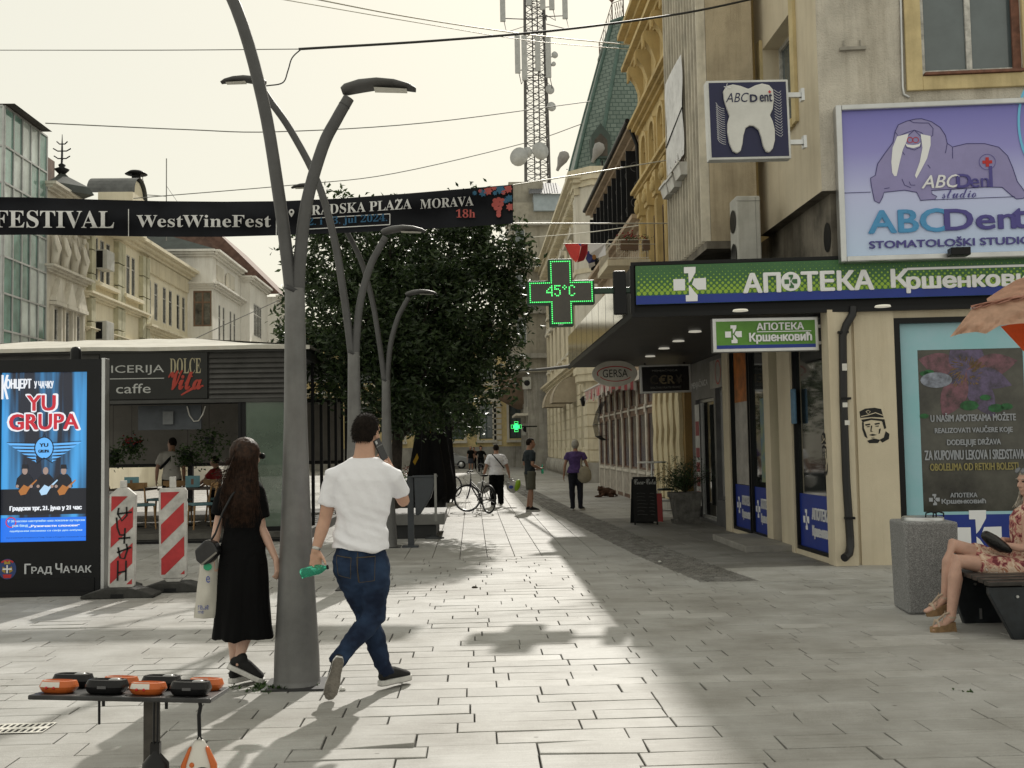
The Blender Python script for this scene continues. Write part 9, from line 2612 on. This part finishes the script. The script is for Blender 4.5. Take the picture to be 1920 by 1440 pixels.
# ------------------------------------------------------------------ bicycles
def bicycle(label, steer=.5, lady=True):
 t = thing("bicycle", label, "bicycle", (0, 0, 0))
 TY_ = mat("tyre_rubber", (.014, .014, .016), .7, var=.1); PUR_ = mat("bike_frame_grey", (.035, .035, .04), .4, .1, var=.1)
 Rw = .32
 def wheel(c, ax, nm):
  ax = V(ax).normalized(); e1 = Z; e2 = ax.cross(e1).normalized()
  P = lambda a, r_: V(c) + e1 * (r_ * math.cos(a)) + e2 * (r_ * math.sin(a))
  m = MB(); m.tube([P(2 * math.pi * i / 40, Rw) for i in range(41)], .019, 8, False); o = part(m, "wheel", TY_, t)
  m = MB(); m.tube([P(2 * math.pi * i / 40, Rw - .024) for i in range(41)], .009, 6, False)
  part(m, "rim", ALU, o)
  m = MB()
  for i in range(24):
   a = 2 * math.pi * i / 24; m.tube([V(c) + ax * (.02 if i % 2 else -.02), P(a + (.25 if i % 4 < 2 else -.25), Rw - .03)], .0016, 3, False)
  m.tube([V(c) - ax * .05, V(c) + ax * .05], .02, 8); part(m, "spokes", ALU, o)
 rw = V((-.5, 0, Rw + .015)); fwh = V((.56, 0, Rw + .015))
 sa = V((math.sin(steer), math.cos(steer), 0))
 wheel(rw, (0, 1, 0), "rear"); wheel(fwh, sa, "front")
 bb = V((-.06, 0, .29)); st = V((-.24, 0, .78)); hd = V((.36, 0, .82)); hb_ = V((.38, 0, .66))
 m = MB()
 for a, b, r_ in ((bb, st, .016), (hb_, bb, .018), (hb_ + Z * .1, st.lerp(bb, .55), .014), (hd, hb_, .02)): m.tube([a, b], r_, 8)
 for s_ in (-1, 1):
  m.tube([bb + V((0, s_ * .03, 0)), rw + V((0, s_ * .055, 0))], .009, 6); m.tube([st.lerp(bb, .15), rw + V((0, s_ * .055, 0))], .008, 6)
 part(m, "frame", PUR_, t)
 m = MB(); sd = V((math.cos(steer), -math.sin(steer), 0))
 for s_ in (-1, 1): m.tube([hb_ + sa * .045 * s_, hb_ + sa * .05 * s_ - Z * .1 + sd * .02, fwh + sa * .055 * s_], .012, 8)
 m.tube([hb_, hb_ + Z * .04], .03, 8); part(m, "fork", mat("bike_violet", (.02, .012, .05), .4, var=.1), t)
 m = MB(); tp = hd + Z * .13; m.tube([hd, tp, tp + sd * .08], .012, 8); c = tp + sd * .08
 m.tube([c - sa * .29 - sd * .1 + Z * .05, c - sa * .2 - sd * .02 + Z * .05, c - sa * .06, c + sa * .06, c + sa * .2 - sd * .02 + Z * .05, c + sa * .29 - sd * .1 + Z * .05], .011, 8); hbp = part(m, "handlebar", BLACKM, t)
 m = MB()
 for s_ in (-1, 1): m.tube([c + sa * .29 * s_ - sd * .1 + Z * .05, c + sa * .24 * s_ - sd * .055 + Z * .05], .017, 8)
 m.tube([c + sa * .2 + Z * .03, c + sa * .16 + sd * .1 - Z * .1, hb_ + sa * .03 - Z * .1], .003, 4); m.tube([c - sa * .2 + Z * .03, c - sa * .12 + sd * .12 - Z * .12, hb_ + Z * .05], .003, 4); part(m, "grips", BLACKM, hbp)
 m = MB(); m.tube([st, st + V((-.03, 0, .1))], .012, 8); s0 = st + V((-.03, 0, .12)); m.limb([s0 + V((.14, 0, 0)), s0 + V((.04, 0, 0)), s0 + V((-.08, 0, .01)), s0 + V((-.12, 0, .012))], [.015, .022, .03, .028], 12, [.018, .04, .085, .07], Z); part(m, "saddle", BLACKM, t)
 m = MB(); m.lathe(bb + V((0, -.05, 0)), [(.09, 0), (.09, .006), (.02, .007)], 24, axis=V((0, -1, 0)))
 m.tube([bb + V((0, -.06, 0)), bb + V((.08, -.07, -.15))], .01, 6); m.tube([bb + V((0, .06, 0)), bb + V((-.08, .07, .15))], .01, 6)
 m.box(Fr(bb + V((.08, -.12, -.155)), (1, 0, 0), (0, -1, 0)), -.045, .045, -.01, .01, -.04, .04); m.box(Fr(bb + V((-.08, .12, .155)), (1, 0, 0), (0, -1, 0)), -.045, .045, -.01, .01, -.04, .04)
 m.tube([bb + V((0, -.055, .085)), rw + V((0, -.05, .04))], .005, 4); m.tube([bb + V((0, -.055, -.085)), rw + V((0, -.05, -.04))], .005, 4); m.lathe(rw + V((0, -.03, 0)), [(.045, 0), (.045, .02), (.02, .022)], 14, axis=V((0, -1, 0)))
 part(m, "crank_set", BLACKM, t)
 m = MB(); m.tube([bb + V((-.05, .03, 0)), bb + V((.02, .2, -.285))], .009, 6); part(m, "kickstand", ALU, t)
 m = MB()
 for cc, a0, a1 in ((rw, -.5, 1.5), (fwh, -.9, .6)):
  ax = V((0, 1, 0)) if cc is rw else sa; e2 = ax.cross(Z)
  m.tube([cc + Z * ((Rw + .035) * math.cos(a)) + e2 * ((Rw + .035) * math.sin(a) * -1) for a in [a0 + (a1 - a0) * i / 10 for i in range(11)]], .006, 6, rb=.022)
 part(m, "mudguards", BLACKM, t)
 return t
b1_ = bicycle("grey and violet ladies bicycle parked on its stand in the middle of the street", -.95)
q = G(899, 963); b1_.location = (q.x - .02, q.y + .35, 0); b1_.rotation_euler = (0, 0, R(119));
b2_ = dup(b1_, (W(846, 905, 34).x, 34, 0), "bicycle leaning mostly hidden behind the closed parasols", R(80))
q = G(902, 889)
b3_ = dup(b1_, (q.x, q.y, 0), "distant bicycle ridden by the dark-haired woman", R(-92))
J = pose((q.x, q.y, 0), 180, 1.72, dict(pel=(0, .25, .92), neck=(0, -.0 + .12, 1.4), head=(0, .1, 1.56), shL=(-.18, .12, 1.33), shR=(.18, .12, 1.33), elL=(-.3, .02, 1.1), elR=(.3, .02, 1.1), wrL=(-.26, -.3 + .5, .98), wrR=(.26, .2, .98), hipL=(-.09, .25, .9), hipR=(.09, .25, .9), knL=(-.11, .5, .62), knR=(.11, .42, .5), anL=(-.1, .3, .3), anR=(.1, .25, .16), toeL=(-.1, .48, .24), toeR=(.1, .42, .1)))
J["base"] = V((q.x, q.y, 0))
t, M, P = person("dark-haired woman in black riding a bicycle towards the camera far away", J, SKIN2, HAIRD, dict(m=BLKCLOTH, low=-.1, loose=.03, sleeve=.9), dict(type="trousers", m=BLKCLOTH, loose=.02), SHOEB, .022, female=True, hairk=1.25, hairlow=-.9)
q = G(883, 884)
J = pose((q.x, q.y, 0), 180, 1.66, dict(anR=(.09, -.2, .15)))
person("fair-haired pedestrian in dark clothes far down the street beside the cyclist", J, SKIN2, mat("fair_hair", (.35, .27, .17), .6, var=.2), dict(m=BLKCLOTH, low=-.1, loose=.03, sleeve=.6), dict(type="skirt", m=mat("dark_denim_skirt", (.03, .035, .05), .9, var=.1), z=(.14, .3, .4), d=(.14, .15, .16), w=(.18, .19, .2), name="skirt"), SHOEB, .022, female=True, hairk=1.2, hairlow=-.8)
q = G(889, 882)
J = pose((q.x, q.y + 1.5, 0), 185, 1.6)
person("pedestrian in brown top partly hidden behind the distant cyclist", J, SKIN2, HAIRD, dict(m=mat("brown_cloth", (.12, .06, .04), .9, var=.1), low=-.1, loose=.02, sleeve=.6), dict(type="trousers", m=BLKCLOTH, loose=.02), SHOEB, .025)

# ------------------------------------------------------------------ chalk board, big pot, dog, car
p = G(1215, 984)
cb = thing("chalkboard", "black folding chalkboard with a red edge standing before the stone plant pot", "chalkboard", (p.x, p.y, 0))
f = Fr((p.x, p.y, 0), (math.cos(.25), -math.sin(.25), 0), (-math.sin(.25), -math.cos(.25), 0), (0, .12, 1)); kq = p.y / 2000
m = MB(); m.box(f, -.27, .2, .06, .95, -.03, 0); m.box(f, -.27, -.24, 0, .06, -.03, 0); m.box(f, .17, .2, 0, .06, -.03, 0); part(m, "board", mat("chalk_black", (.009, .009, .009), .6, var=.2, scale=6, spec=.15), cb)
m = MB(); m.box(f, .2005, .3, .06, .62, -.03, 0.0); part(m, "red_edge", mat("dull_red_board", (.22, .012, .012), .6, var=.1), cb)
m = MB(); m.text(f, "Coca-Cola", -.24, .80, .19, .91, .004, style='script')
part(m, "white_lettering", mat("chalk_white", (.4, .4, .39), .7, var=.1), cb)
m = MB()
for i in range(7): m.stroke(f, [(.06 + random.uniform(-.03, .02), .62 - i * .07), (.1, .625 - i * .07), (.15, .61 - i * .07)], .008, .004); m.stroke(f, [(-.2, .62 - i * .07), (-.13, .63 - i * .07), (-.02 + random.uniform(-.05, .05), .618 - i * .07)], .006, .004)
part(m, "chalk_notes", mat("faint_chalk", (.06, .06, .06), .8, var=0), cb)
m = MB(); f2 = Fr((p.x, p.y + .55, 0), f.u, f.n, (0, -.35, 1)); m.box(f2, -.27, .2, 0, .95, -.02, 0); part(m, "back_leg", BLACKM, cb)
p = G(1291, 983)
pt_ = thing("plant_pot", "big square grey stone pot with a bushy evergreen by the exchange shop", "plant pot", (p.x, p.y, 0)); f = Fr((p.x, p.y, 0), (1, 0, 0), (0, -1, 0))
m = MB(); m.add([f.p(a, b, c) for b, h_ in ((0, .24), (.08, .26), (.09, .22), (.5, .27), (.52, .3), (.62, .3)) for a, c in ((-h_, .27 - h_ - .27 + h_ - 2 * h_), (h_, -2 * h_), (h_, 0), (-h_, 0))], [(i * 4 + j, i * 4 + (j + 1) % 4, i * 4 + 4 + (j + 1) % 4, i * 4 + 4 + j) for i in range(5) for j in range(4)] + [(20, 21, 22, 23)]); part(m, "pot", mat("old_stone_pot", (.16, .155, .145), .9, var=.3, scale=6, bump=.4), pt_)
m = MB(); base_ = f.p(0, .62, -.25)
random.seed(4)
tips = []
for i in range(26):
 d = V((random.gauss(-.25, .6), random.gauss(-.2, .35), random.uniform(.35, 1))).normalized() * random.uniform(.35, .75); tips.append(base_ + d); m.tube([base_, base_ + d * .5 + Z * .05, base_ + d], [.014, .008, .003], 4)
part(m, "stems", mat("twig_brown", (.06, .045, .03), .9, var=.2), pt_)
m = MB()
for q in tips:
 leaves(m, [base_.lerp(q, random.uniform(.35, 1.05)) + V((random.gauss(0, .07), random.gauss(0, .07), random.gauss(0, .06))) for _ in range(85)], .055, .32)
part(m, "foliage", leafmat("evergreen_leaf", (.014, .032, .014), (.05, .085, .03), .2), pt_)
p = W(1222, 868, 22.2); st_ = thing("bar_table", "small round white-topped bar table behind the evergreen pot", "table", (p.x, p.y, 0))
m = MB(); m.lathe((p.x, p.y, p.z), [(.3, 0), (.31, .015), (.3, .03), (0, .031)], 24); part(m, "table_top", WHITEP, st_)
m = MB(); m.tube([(p.x, p.y, 0), (p.x, p.y, p.z)], .025, 8); m.lathe((p.x, p.y, 0), [(.22, 0), (.22, .02), (.03, .04)], 16); part(m, "column", ALU, st_)
p = G(1250, 975); sb_ = thing("metal_stool", "grey metal bar stool frame half hidden between chalkboard and plant pot", "stool", (p.x, p.y, 0))
m = MB()
for x, y in ((-.15, -.15), (.15, -.15), (.15, .15), (-.15, .15)): m.tube([(p.x + x * 1.25, p.y + y * 1.25, 0), (p.x + x, p.y + y, .62)], .012, 6)
for z in (.2, .4): m.tube([(p.x + x * 1.15, p.y + y * 1.15, z) for x, y in ((-.15, -.15), (.15, -.15), (.15, .15), (-.15, .15), (-.15, -.15))], .009, 5)
part(m, "frame", ALU, sb_)
m = MB(); m.lathe((p.x, p.y, .62), [(.18, 0), (.19, .02), (.17, .04), (0, .045)], 20); part(m, "seat", BLACKM, sb_)
p = G(1136, 932)
dg_ = thing("lying_dog", "brown dog lying on the pavement by the wooden shop front", "dog", (p.x, p.y, 0))
m = MB(); b0 = V((p.x, p.y, 0))
m.limb([b0 + V((.22, .15, .13)), b0 + V((.1, .12, .15)), b0 + V((-.05, .05, .155)), b0 + V((-.13, .0, .16))], [.10, .14, .13, .10], 14, [.12, .15, .13, .1], Z)
m.limb([b0 + V((-.12, 0, .18)), b0 + V((-.16, -.03, .24))], [.075, .07], 10); m.ell(b0 + V((-.18, -.04, .265)), .075, .075, .07); m.limb([b0 + V((-.2, -.06, .25)), b0 + V((-.25, -.12, .225))], [.045, .03], 8)
m.limb([b0 + V((-.08, -.06, .1)), b0 + V((-.18, -.16, .035)), b0 + V((-.3, -.2, .025))], [.05, .035, .025], 8); m.limb([b0 + V((-.1, .08, .1)), b0 + V((-.22, .02, .035)), b0 + V((-.33, -.04, .025))], [.05, .035, .025], 8)
m.limb([b0 + V((.2, .0, .12)), b0 + V((.1, -.14, .08)), b0 + V((.22, -.17, .035)), b0 + V((.08, -.22, .025))], [.09, .06, .035, .025], 8); m.limb([b0 + V((.3, .2, .08)), b0 + V((.36, .05, .04)), b0 + V((.28, -.08, .025))], [.035, .025, .015], 8)
for s_ in (-1, 1): m.limb([b0 + V((-.17 + .05 * s_, -.02, .33)), b0 + V((-.17 + .075 * s_, -.05, .27))], [.028, .018], 8, [.012, .01])
FUR = mat("brown_fur", (.10, .05, .028), .9, var=.35, scale=14, bump=.8, bscale=90)
place(remesh(m, .012, 2), "body", FUR, dg_)
m = MB(); m.ell(b0 + V((-.262, -.135, .232)), .014, .012, .012); m.ell(b0 + V((-.235, -.085, .285)), .008, .008, .008); m.ell(b0 + V((-.19, -.105, .285)), .008, .008, .008); part(m, "nose_and_eyes", BLACKM, dg_)
p = G(857, 876.5); p = V((p.x, 79, 0))
ca = thing("parked_car", "small silver car parked in front of the yellow building at the street end", "car", p)
f = Fr(p + V((-.9, 0, 0)), (1, 0, 0), (0, -1, 0))
side_ = [(-2.0, .35), (-2.05, .7), (-1.9, .88), (-1.1, .98), (-.6, 1.38), (.5, 1.42), (1.15, 1.0), (1.95, .85), (2.1, .6), (2.05, .32)]
m = MB(); m.prism(f, side_, -1.6, 0); part(m, "body", mat("silver_paint", (.30, .31, .32), .3, .6, var=.05), ca, .08)
m = MB(); m.shape(f, [(-1.0, 1.0), (-.55, 1.32), (-.05, 1.34), (-.05, 1.0)], .006); m.shape(f, [(.02, 1.0), (.02, 1.34), (.45, 1.35), (1.0, 1.0)], .006); part(m, "side_window", GLASS, ca)
for x in (-1.25, 1.3):
 m = MB(); m.lathe(f.p(x, .31, -.12), [(.2, -.02), (.31, -.02), (.32, .1), (.3, .14), (.2, .14)], 22, axis=f.n); wh = part(m, "wheel", mat("tyre_rubber", (.014, .014, .016), .7), ca)
 m = MB(); m.lathe(f.p(x, .31, .02), [(.19, 0), (.17, .02), (.05, .03), (0, .03)], 16, axis=f.n); part(m, "rim", ALU, wh)
m = MB(); m.ell(f.p(2.02, .68, -.15), .1, .12, .07); m.ell(f.p(2.02, .68, -1.45), .1, .12, .07); part(m, "headlight", WHITEP, ca)
# ------------------------------------------------------------------ weeds and litter round the nearest pole
random.seed(3)
m = MB()
for _ in range(80):
 a = random.choice((random.uniform(2.9, 4.0), random.uniform(3.0, 4.4), random.uniform(3, 6.2))); r_ = random.uniform(.16, .22 if random.random() < .6 or a > 4.4 else .36)
 x, y = l1p.x + r_ * math.cos(a) * 1.1 - .04, l1p.y + r_ * math.sin(a) * .75
 leaves(m, [V((x, y, .004)) for _ in range(3)], .035, .4, -.6)
o = m.build("weeds", LEAFG); o["kind"] = "stuff"
for i, (px, py, lb) in enumerate(((642, 1292, "crumpled pale paper scrap on the paving right of the nearest pole"), (1237, 1053, "white cigarette packet scrap on the shaded paving near the cobbled strip"), (890, 1101, "small dark leaf scrap on the sunlit paving in front of the bin posts"))):
 p = G(px, py, .01); m = MB(); m.ell(p, .022 if i < 2 else .035, .015, .012, None, 8, 6, lambda d: 1 + .5 * noise.noise(d * 3)); o = m.build("litter_scrap", WHITEP if i < 2 else mat("dry_leaf", (.05, .035, .02), .9, var=.2), None, org=p); tag(o, lb, "litter")
for px, py in ((1815, 1296),):
 p = G(px, py, .006); m = MB(); leaves(m, [p + V((random.gauss(0, .03), random.gauss(0, .02), 0)) for _ in range(7)], .03); o = m.build("weed_tuft", LEAFG, None, org=p); tag(o, "little green weed tuft in a paving joint near the lower right", "weed")
bpy.data.batch_remove(TRASH)
bpy.data.scenes.remove(WORK)
